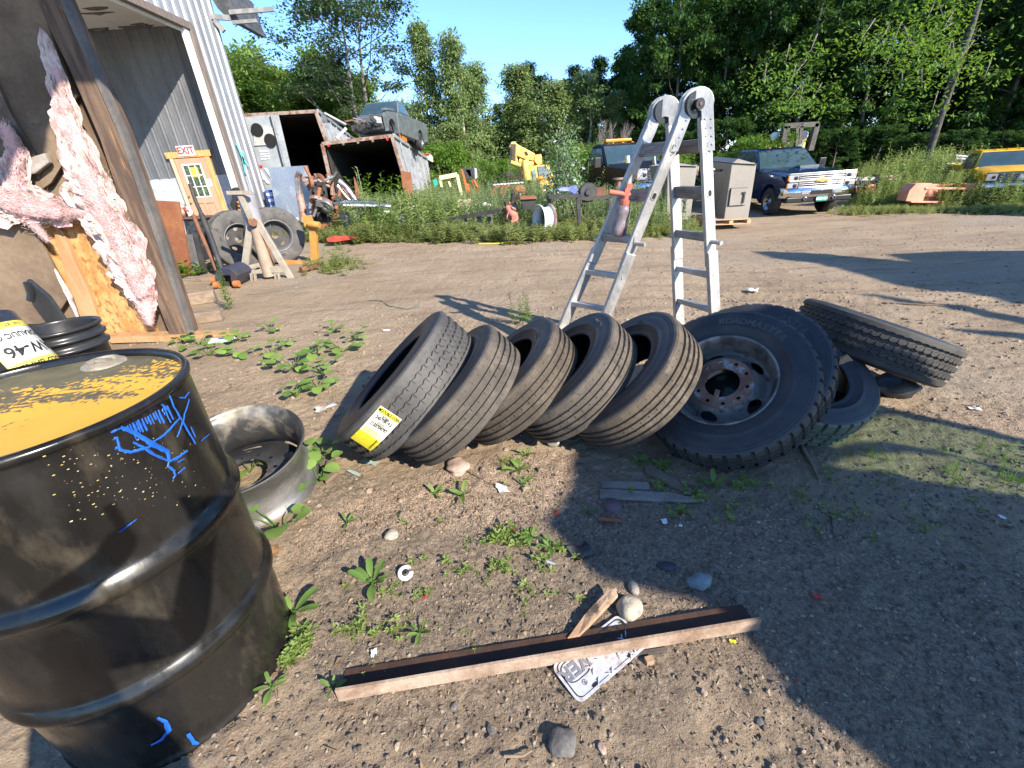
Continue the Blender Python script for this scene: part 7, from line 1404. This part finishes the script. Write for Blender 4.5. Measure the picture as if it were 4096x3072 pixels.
# ================================================================== SMALL THINGS ON THE GROUND
def gz(vx, vy): p = G(vx, vy); return Vector((p.x, p.y, zt(np.array([p.x]), np.array([p.y]))[0]))
c7b = zq(2200, 1800, 1.1667); c8b = zq(1200, 2200, 1.1642); c6b = zq(1000, 1800, 1.58)
chm = pm('channel_rust', (.22, .14, .09), (.30, .21, .145), 5, rough=.85, bump=.3, bscale=90, c3=(.42, .31, .23), s3=6, lo3=.42, hi3=.58); chi = pm('channel_shaded', (.045, .024, .016), (.075, .038, .023), 5, rough=.8, bump=.3, c3=(.42, .19, .05), s3=5, lo3=.66, hi3=.8)  # second material is darker: the flange's shade on the leg, put into its colour
a, b_ = gz(*c8b(185, 705)), gz(*c8b(2133, 372)); a.z = b_.z = max(a.z, b_.z)+.004; d = (b_-a).normalized(); nb = Vector((-d.y, d.x, 0)); L = (b_-a).length
ch = thing('angle_bar', 'long rusty steel angle bar lying across the foreground', 'angle bar', frame(a, d, nb))
m = MB(); m.add([(0, 0, 0), (L, 0, 0), (L, 0, .052), (0, 0, .052), (0, .005, .052), (L, .005, .052), (0, -.003, 0), (L, -.003, 0), (L, -.003, .052), (0, -.003, .052)], [(6, 7, 8, 9), (9, 8, 5, 4)]); m.build('front_flange', chm, ch)
m = MB(); m.box((L/2, .0435, .0035), (L-.002, .080, .005)); m.box((L/2, .0025, .027), (L-.004, .004, .048)); m.build('web', chi, ch)
# licence plate
lp4 = [gz(*c8b(*q)) for q in ((1482,306),(1168,552),(1285,744),(1625,505))]; zc = max(p.z for p in lp4)+.004
o = Vector((lp4[1].x, lp4[1].y, zc)); ex = Vector((lp4[0].x-lp4[1].x, lp4[0].y-lp4[1].y, 0)); W_p = .305; ex.normalize(); ey = Vector((lp4[2].x-lp4[1].x, lp4[2].y-lp4[1].y, 0)); H_p = ey.length; W_p = (Vector((lp4[0].x, lp4[0].y, 0))-Vector((lp4[1].x, lp4[1].y, 0))).length
lpm = frame(o, ex, -ey) ; plt_ = thing('license_plate', 'bent dirty white embossed dealer plate lying under the steel angle bar', 'plate', frame(o, ex, Vector((0,0,1)).cross(ex)))
pw = pm('plate_white', (.42, .43, .46), (.50, .51, .54), 7, rough=.4, c3=(.34, .28, .23), s3=16, lo3=.54, hi3=.66); m = MB()
def rrect(x0, y0, x1, y1, r, n=5):
    out = []
    for cx, cy, a0 in ((x1-r, y1-r, 0), (x0+r, y1-r, 90), (x0+r, y0+r, 180), (x1-r, y0+r, 270)):
        for i in range(n+1): t = math.radians(a0+90*i/n); out.append((cx+r*math.cos(t), cy+r*math.sin(t)))
    return out
yd = -H_p
m.prism([(x, y, 0) for x, y in rrect(0, yd, W_p, 0, .022)], (0, 0, .002)); m.build('plate_body', pw, plt_)
def ring(mb, pts, wd_, z, cx, cy):
    n = len(pts); vs = []
    for s_ in (1, 1-wd_): vs += [(cx+(x-cx)*s_, cy+(y-cy)*s_, z) for x, y in pts]
    mb.add(vs, [(i, (i+1) % n, n+(i+1) % n, n+i) for i in range(n)])
m = MB(); ring(m, rrect(.008, yd+.008, W_p-.008, -.008, .018), .025, .0028, W_p/2, yd/2); ring(m, rrect(W_p*.03, yd*.62, W_p*.36, yd*.12, .03), .08, .0028, W_p*.2, yd*.37); ring(m, rrect(W_p*.5, yd*.40, W_p*.96, yd*.08, .018), .06, .0028, W_p*.73, yd*.24)
Mt = frame((W_p*.70, yd*.24, .0022), (-1, 0, 0), (0, -1, 0)); addtext(m, Mt, 'R. R. Charlebois', .024, .0005, .0004)
m.build('plate_print', inkm, plt_)
m = MB(); addtext(m, frame((W_p*.19, yd*.36, .0022), (-1, 0, 0), (0, -1, 0)), 'VER', .058, .001, .0015); addtext(m, frame((W_p*.18, yd*.72, .0022), (-1, 0, 0), (0, -1, 0)), '®', .022, .0006)
m.build('plate_letters', pm('emboss_grey', (.20, .20, .22), rough=.4), plt_)
m = MB(); r = random.Random(5)
for i in range(20): x, y = W_p*r.uniform(.3, .95), yd*r.uniform(.42, .95); an = math.radians(45 if i % 2 else 135); dx, dy = math.cos(an)*.011, math.sin(an)*.011; m.tube([(x-dx, y-dy, .002), (x, y, .0042), (x+dx, y+dy, .002)], [.0012, .0028, .0012], 6)
m.build('diamond_emboss', pw, plt_)
m = MB()
for x, y in ((W_p*.25, yd*.1), (W_p*.75, yd*.1), (W_p*.25, yd*.9), (W_p*.75, yd*.9)): m.add([(x+px*.8, y+py*.35, .0031) for px, py in rrect(-.014, -.014, .014, .014, .012)], [tuple(range(24))])
m.build('mounting_slot', MATS['hole_dark'], plt_)
# stones
rk = pm('stone_tan', (.36, .31, .23), (.44, .39, .30), 9, rough=.85, bump=.5, bscale=60, c3=(.26, .25, .23), s3=14); rk2 = pm('stone_blue', (.18, .21, .22), (.26, .29, .29), 9, rough=.8, bump=.4, bscale=60)
def stone(lb, vx, vy, r_, sd, mt, rot=0, amp=.12, lift=.55, fr=1.3):
    p = gz(vx, vy); m = MB(); m.blob((0, 0, 0), r_, 3, amp, sd, fr=fr); o = m.build('stone', mt, None); o.location = p+Vector((0, 0, r_[2]*lift)); o.rotation_euler = (0, 0, rot); tag(o, lb, 'stone'); return o
stone('pale angular stone beside the wood splinter above the steel angle bar', 1360, 1322, (.042, .040, .030), 3, rk, .3, .16); stone('small oval stone touching the larger pale stone', 1368, 1275, (.018, .029, .016), 5, rk, .1, .06)
stone('blue-grey angular stone at the shadow edge', 1510, 1262, (.040, .030, .026), 9, rk2, .2, .22); stone('rounded tan stone among the seedlings above the plantain', 848, 1160, (.030, .028, .016), 4, rk, .5, .15)
stone('round dark stone buried near the bottom of the picture', 1215, 1605, (.034, .036, .02), 7, pm('stone_dark', (.09, .085, .08), (.14, .13, .12), 9, rough=.9, bump=.5), .5, .18); stone('pinkish clod below the second leaning tire', 988, 1012, (.055, .06, .026), 12, pm('clod', (.32, .22, .17), (.40, .30, .24), 12, rough=.95, bump=.6), .4, .25)
stone('dark flat cinder in the shade left of the blue-grey stone', 1440, 1225, (.035, .02, .008), 14, pm('cinder', (.04, .04, .045), (.07, .07, .075), 9, rough=.8), -.2, .2); stone('small brown clod left of the steel angle bar stones', 1165, 2e2+1010, (.012, .010, .008), 17, rk, .2)
for i, (x, y) in enumerate(((980,1525),(1300,1290),(1060,1575),(1520,1500),(1640,1560),(1300,1620))):
    o_ = stone('loose brown pebble in the foreground gravel', x, y, (.009+.003*(i % 3), .010, .006), 20+i, MATS['clod'] if i % 2 else MATS['stone_dark'], i, .2); o_['group'] = 'loose pebbles in the foreground'
# wood
wdg = pm('plank_grey', (.17, .145, .12), (.25, .22, .185), 7, rough=.85, bump=.5, stretch=(1, 1, 1)); wdt = pm('splinter_wood', (.34, .21, .125), (.44, .30, .19), 9, rough=.8, bump=.4, c3=(.12, .085, .06), s3=12)
def lumber(lb, pts, cv, h, mt, name='plank'):
    P = [gz(*cv(*q)) for q in pts]; z0 = max(p.z for p in P)-.002; m = MB(); m.prism([(p.x, p.y, z0) for p in P], (0, 0, h)); o = m.build(name, mt, None, bevel=.0015); return tag(o, lb, name)
lumber('short grey plank lying topmost of the three by the big wheel', [(240,152),(458,156),(467,190),(240,184)], c7b, .014, wdg); lumber('long split grey plank below the short one in the shade', [(230,190),(560,208),(722,244),(600,246),(400,236),(232,230)], c7b, .016, wdg); lumber('brown board slanting from the wheel down to the long plank', [(440,88),(468,78),(668,202),(648,218),(445,110)], c7b, .02, pm('board_brown', (.15, .105, .075), (.20, .15, .11), 6, rough=.85))
sp_ = thing('wood_splinter', 'wedge-shaped wood splinter leaning on the pale stone', 'wood piece', gz(1270, 1370)); q1, q2 = gz(*c8b(1245, 425)), gz(*c8b(1450, 235)); m = MB(); m.prism([q1+Vector((0, 0, .004)), gz(*c8b(1300, 415))+Vector((0, 0, .006)), q2+Vector((.018, -.012, .03)), q2+Vector((.012, .014, .034)), q2+Vector((-.012, .01, .03)), gz(*c8b(1330, 310))+Vector((0, 0, .012))], (0, 0, .014)); m.build('splinter', wdt, sp_, True, bevel=.002)
lumber('black rubber-like stick just below the right half of the channel', [(1515,484),(1708,458),(1712,478),(1520,504)], c8b, .012, pm('stick_dark', (.05, .045, .04), (.11, .09, .075), 9, rough=.8), 'stick'); lumber('small square wood block at the end of the black stick', [(1600,510),(1635,500),(1650,530),(1615,540)], c8b, .02, wdt, 'wood block')
lumber('board end poking out between steel wheel and label tire', [(1150,935),(1225,915),(1240,1030),(1195,1070)], zq(110, 870, 1.0), .02, MATS['board_brown'], 'board')
m = MB(); p = gz(*c7b(225, 330)); m.tube([p+Vector((0, 0, .014)), gz(*c7b(330, 338))+Vector((0, 0, .010))], .010, 12); tag(m.build('rusty_rod', rust, None), 'short rusty rod lying half in the shade left of the big shadow', 'rod')
p = gz(*c7b(292, 265)); m = MB(); m.M = axisframe((p.x, p.y, p.z+.006), (.05, -.2, 1)); m.lathe([(0, .003), (.037, .003), (.038, -.002)], 30); tag(m.build('rusty_disc', pm('disc_violet', (.12, .08, .085), (.16, .10, .10), 8, rough=.7), None), 'round purple-brown metal disc below the planks', 'disc')
# litter
wh = pm('foam_white', (.74, .73, .70), (.66, .65, .62), 12, rough=.8)
def scrap(lb, name, vx, vy, s, sd, mt, cat, up=.3, n=8):
    r = random.Random(sd); p = gz(vx, vy); m = MB(); k = 7; vs = []; fs = []
    for j in range(k):
        for i in range(k): u, v = i/(k-1)-.5, j/(k-1)-.5; e = .8+.35*r.random(); vs.append((u*s[0]*e, v*s[1]*e, .004+up*s[0]*(math.sin(u*5+sd)*math.cos(v*4+sd)*.5+.5)*.5+r.random()*.004))
    for j in range(k-1):
        for i in range(k-1): fs.append((j*k+i, j*k+i+1, (j+1)*k+i+1, (j+1)*k+i))
    vs = [(x, y, z) for x, y, z in vs]; m.add(vs, fs, 0, True); o = m.build(name, mt, None); o.location = p; o.rotation_euler = (0, 0, sd); return tag(o, lb, cat)
scrap('crumpled white foam scrap between the tires and the seedlings', 'foam_scrap', 1085, 1060, (.065, .04), 2, wh, 'scrap', .5); scrap('tiny white paper twist near the left end of the channel', 'paper_scrap', 810, 1415, (.028, .018), 5, wh, 'paper')
scrap('large torn white plastic scrap among the burdock near the wall', 'plastic_scrap', 480, 740, (.22, .16), 3, wh, 'plastic', .35); scrap('pale film scrap left of the label tire', 'plastic_film', 705, 885, (.14, .07), 7, pm('film', (.42, .38, .33), (.5, .46, .42), 9, rough=.4), 'plastic', .3); scrap('small white paper by the back burdock patch', 'paper_scrap', 835, 715, (.06, .05), 9, wh, 'paper'); scrap('white litter on the dirt right of the ladder', 'paper_scrap', 1625, 633, (.10, .10), 4, wh, 'paper', .8); scrap('white litter right of the propped tire', 'paper_scrap', 2103, 887, (.05, .03), 6, wh, 'paper'); scrap('tiny white chip in the shade at far right', 'paper_scrap', 2163, 1118, (.025, .015), 8, wh, 'paper')
scrap('white chip in the shade beside the seedlings', 'paper_scrap', 1435, 1128, (.03, .025), 11, wh, 'paper'); scrap('smaller white chip right of the white chip in the shade', 'paper_scrap', 1470, 1137, (.014, .016), 12, wh, 'paper')
scrap('torn black rubber rag at the shadow edge', 'rubber_rag', 1255, 1195, (.09, .07), 13, pm('rag_black', (.03, .03, .03), (.07, .065, .06), 12, rough=.7), 'rag', .6); scrap('grey-green glass shard below the label tire', 'glass_shard', 800, 1000, (.10, .035), 2.7, pm('shard', (.28, .36, .30), (.45, .5, .45), 8, rough=.15, spec=.7), 'glass', .1); scrap('second glass shard nearer the steel wheel', 'glass_shard', 765, 1022, (.09, .02), 2.5, MATS['shard'], 'glass', .1)
scrap('brown dry leaf beside the drum', 'dry_leaf', 595, 1195, (.06, .04), 15, pm('dryleaf', (.30, .17, .08), (.22, .12, .06), 9, rough=.8), 'leaf', .2); scrap('dark blue chip in the shaded cinders', 'plastic_chip', 1450, 1085+0, (.03, .02), 16, pm('chip_blue', (.03, .05, .10), rough=.5), 'plastic', .2)
for i, (x, y, mt, s) in enumerate(((1202,1108,'sign_red',.014),(1110,1145,'sign_red',.011),(1765,1290,'sign_red',.016),(918,1290,'sign_red',.010),(1716,1475,'sign_red',.008),(1583,1388,'lab_yel',.012),(825,655,'orange_card',.02))):
    scrap(('dark red chip near the shaded planks','tiny red chip among the seedlings','red plastic chip in the shade right of the blue-grey stone','tiny red chip right of the plantain','tiny red chip at the shadow edge','small yellow chip right of the channel end','orange scrap on the back lane')[i], 'plastic_chip', x, y, (s*1.6, s), i+20, MATS[mt], 'plastic', .2)
cp = gz(877, 1242); t = thing('plastic_disc', 'cracked white round plastic cap lying right of the large plantain', 'cap', axisframe(cp+Vector((0, 0, .012)), (.15, -.3, .94))); m = MB(); m.lathe([(.014, .004), (.027, .005), (.029, .002), (.029, -.010), (.026, -.010)], 36, a0=.5, a1=6.0); m.build('cap_rim', wh, t); m = MB(); m.lathe([(.004, .003), (.0145, .001), (.0145, -.008)], 24); m.build('cap_hub', dkm, t)
m = MB(); p = gz(1178, 1218); q = gz(1200, 1222); m.tube([p+Vector((0, 0, .012)), q+Vector((0, 0, .010))], [.012, .006], 12); tag(m.build('spark_plug', grm, None), 'small grey plug lying below the seedling patch', 'plug')
# twigs
tg = pm('twig', (.16, .11, .075), (.24, .18, .12), 9, rough=.9)
for i, (lb, pts) in enumerate((('dark twig pointing at the white foam scrap', [(960,985),(1010,1020),(1060,1050)]), ('thin twig below the small grey plug', [(1130,1165),(1160,1200)]), ('curved twig above the right end of the channel', [(1455,1275),(1490,1268),(1540,1272)]), ('black stick standing in the shade right of the planks', [(1795,1110),(1797,1155)]), ('branch leaning against the lower side of the big wheel pile', [(1725,955),(1745,1000),(1770,1040)]), ('short straw by the pale stone', [(1375,1316),(1410,1312)]), ('curled twig near the bottom edge', [(1090,1640),(1130,1640),(1150,1625)]), ('twig on the dirt drive at right', [(1905,655),(1960,662),(2040,665)]), ('twig in the shade at right', [(2095,1170),(2140,1200)]), ('thin twig at the shaded gravel', [(1560,1310),(1545,1290)]))):
    P = [gz(*q)+Vector((0, 0, .008+.006*(k % 2))) for k, q in enumerate(pts)]; m = MB(); r0 = .0035 if i not in (4, 7) else .008; m.tube(P, [r0*1.2]+[r0]*(len(P)-2)+[r0*.6], 6); tag(m.build('twig', tg if i != 3 else dkm, None), lb, 'twig')
m = MB(); P = [gz(x, y)+Vector((0, 0, .01)) for x, y in ((795,648),(825,650),(840,662),(880,668),(905,660))]; m.tube(P, .005, 6); tag(m.build('cord', pm('cord_green', (.12, .17, .14), rough=.6), None), 'thin green cord lying on the dirt behind the burdock', 'cord')
m = MB(); P = [gz(x, y)+Vector((0, 0, .02)) for x, y in ((1035,530),(1080,528),(1120,522),(1140,516))]; m.tube(P, .012, 6); tag(m.build('yellow_strap', MATS['lab_yel'], None), 'thin yellow strap lying at the edge of the weeds', 'strap')
# ================================================================== OUT OF FRAME: what throws the shade
def curvesheet(name, loops, M, th, mat, parent):
    cu = bpy.data.curves.new('c', 'CURVE'); cu.dimensions = '2D'; cu.fill_mode = 'BOTH'; cu.extrude = th/2
    for lp in loops:
        s = cu.splines.new('POLY'); s.points.add(len(lp)-1); s.use_cyclic_u = True
        for i, p in enumerate(lp): s.points[i].co = (p[0], p[1], 0, 1)
    ob = bpy.data.objects.new('c', cu); COL.objects.link(ob); dg = bpy.context.evaluated_depsgraph_get(); me = bpy.data.meshes.new_from_object(ob.evaluated_get(dg)); bpy.data.objects.remove(ob)
    me.name = name; me.materials.clear(); me.materials.append(mat); o = bpy.data.objects.new(name, me); COL.objects.link(o); o.parent = parent; o.matrix_local = ROOTM[parent.name].inverted() @ M; return o
hd = Vector((SUN.x, SUN.y, 0)).normalized(); perp = Vector((0, 0, 1)).cross(hd); C0 = 3.4
Mc = Matrix((perp, Vector((0, 0, 1)), hd)).transposed().to_4x4(); Mc.translation = hd*C0
def pc(p): t = (C0-Vector(p).dot(hd))/SUN.dot(hd); q = Vector(p)+SUN*t; return (q.dot(perp), q.z)
def gl_(pts): return [pc(G(*q)) for q in pts]
left = [pc((.38, 2.35, 0)), pc((.50, 2.0, 0))]+gl_([(1262,955),(1243,1000),(1238,1050),(1215,1100),(1180,1130),(1215,1165),(1245,1200),(1290,1245),(1370,1262),(1440,1280),(1500,1290),(1580,1340),(1640,1400),(1690,1470),(1700,1510),(1780,1560),(1900,1640),(2100,1800)])
top = gl_([(2900,1180),(2500,1040),(2212,951),(2050,912),(1914,878)])+[pc((1.45, 2.25, .55)), pc((1.05, 2.10, .62)), pc((.95, 1.75, .52))]
low = [(left[-1][0]+.1, .9), (left[-1][0]+.1, .5), (top[0][0], .5)]
outer = top+left+low
win1 = gl_([(1760,925),(1850,905),(1920,893),(2212,962),(2420,1020),(2420,1085),(2212,1022),(2033,975),(1931,958),(1858,958),(1790,975)]); win2 = gl_([(1775,1002),(1859,976),(1960,974),(2067,985),(2212,1038),(2400,1100),(2400,1150),(2212,1074),(1998,1041),(1947,1025),(1836,1016)])
trk = thing('truck_cutout', 'unseen flat truck cab sheet behind the photographer, outlined to cast the foreground shade', 'truck', Matrix.Translation(hd*C0))  # flat unseen cab sheet, its outline shaped to cast the foreground shade
curvesheet('cab_cutout', [outer, win1, win2], Mc, .05, MATS['black_paint'], trk)
for wn_ in (win1, win2): curvesheet('window', [wn_], Mc, .006, tintglass('green_glass', (.66, .78, .62) if wn_ is win1 else (.85, .90, .78)), trk)
car = thing('shade_caster', 'unseen sheets added right of the picture to cast the far strips of shade', 'shade_caster', G(2212, 600)+Vector((4.5, -4.8, 0)))  # unseen sheets added, their outlines shaped to cast the far-right shade
def shadepoly(name, pts, z):
    m = MB(); P = [G(*q) for q in pts]; P = [p+SUN*((z-p.z)/SUN.z) for p in P]; m.prism(P, (0, 0, .08)); return m.build(name, MATS['dark_sheet'], car, True)
shadepoly('shade_sheet', [(1640,543),(1720,545),(1800,551),(1900,559),(2005,566),(1960,556),(1939,550),(2050,546),(2212,542),(2400,538),(3100,520),(3100,820),(2212,650),(2080,628),(1975,618),(1880,592),(1781,570),(1700,560)], 4.0)
shadepoly('shade_strip', [(1868,637),(2004,650),(2212,684),(2500,735),(2500,755),(2212,696),(2004,657)], 3.6); shadepoly('shade_strip', [(2078,716),(2212,724),(2400,745),(2400,765),(2212,737),(2100,722)], 3.4)
shadepoly('shade_sheet', [(2000,458),(2100,452),(2212,455),(2400,458),(2400,470),(2212,467),(2080,464)], 4.2)
# ================================================================== PHOTOGRAPHER (behind the camera; throws the shade on the drum)
skin = pm('skin', (.50, .31, .22), rough=.5); per = thing('person', 'person in dark jacket and jeans holding up a phone, standing behind the camera', 'person', (-.12, -.48, 0))
def skinbody(name, verts, edges, rad, mat, root=0):
    me = bpy.data.meshes.new(name); me.from_pydata(verts, edges, []); me.materials.append(mat); o = bpy.data.objects.new(name, me); COL.objects.link(o); o.parent = per
    s = o.modifiers.new('skin', 'SKIN'); me.skin_vertices or None
    for i, v in enumerate(me.skin_vertices[0].data): v.radius = (rad[i], rad[i]*.9) if not isinstance(rad[i], tuple) else rad[i]; v.use_root = (i == root)
    s.use_smooth_shade = True; o.modifiers.new('sub', 'SUBSURF').levels = 1; return o
V_ = [(0,0,.98),(0,0,1.12),(0,.01,1.28),(0,0,1.42),(0,.02,1.50),(0,.04,1.60),(0,.05,1.70),(.19,0,1.40),(.24,.16,1.20),(.16,.40,1.30),(-.19,0,1.40),(-.24,.16,1.20),(-.02,.40,1.30),(.11,0,.90),(.13,.02,.50),(.13,-.02,.09),(.14,.12,.05),(-.11,0,.90),(-.13,.02,.50),(-.13,-.02,.09),(-.14,.12,.05),(.16,.45,1.33),(-.02,.45,1.33)]
E_ = [(0,1),(1,2),(2,3),(3,4),(4,5),(5,6),(3,7),(7,8),(8,9),(9,21),(3,10),(10,11),(11,12),(12,22),(0,13),(13,14),(14,15),(15,16),(0,17),(17,18),(18,19),(19,20)]
Rd_ = [(.17,.12),(.15,.11),(.17,.12),(.15,.10),.06,.10,.085,.075,.05,.032,.075,.05,.032,.10,.065,.05,.04,.10,.065,.05,.04,.035,.035]
skinbody('body', V_, E_, Rd_, pm('dark_cloth', (.04, .05, .08), (.06, .07, .10), 8, rough=.9))
for sx in (.16, -.02):
    for k in range(4):
        z0 = 1.37-.022*k; skinbody('finger', [(sx, .45, z0), (sx+(.03 if sx > 0 else -.03), .465, z0), (sx+(.02 if sx > 0 else -.02), .478, z0)], [(0, 1), (1, 2)], [.010, .009, .008], skin)
ph = thing('phone', 'phone held by the person behind the camera', 'phone', (.065, -.017, 1.36)); m = MB(); m.box((0, -.006, 0), (.15, .008, .075)); m.build('phone_body', black_r, ph, bevel=.003)
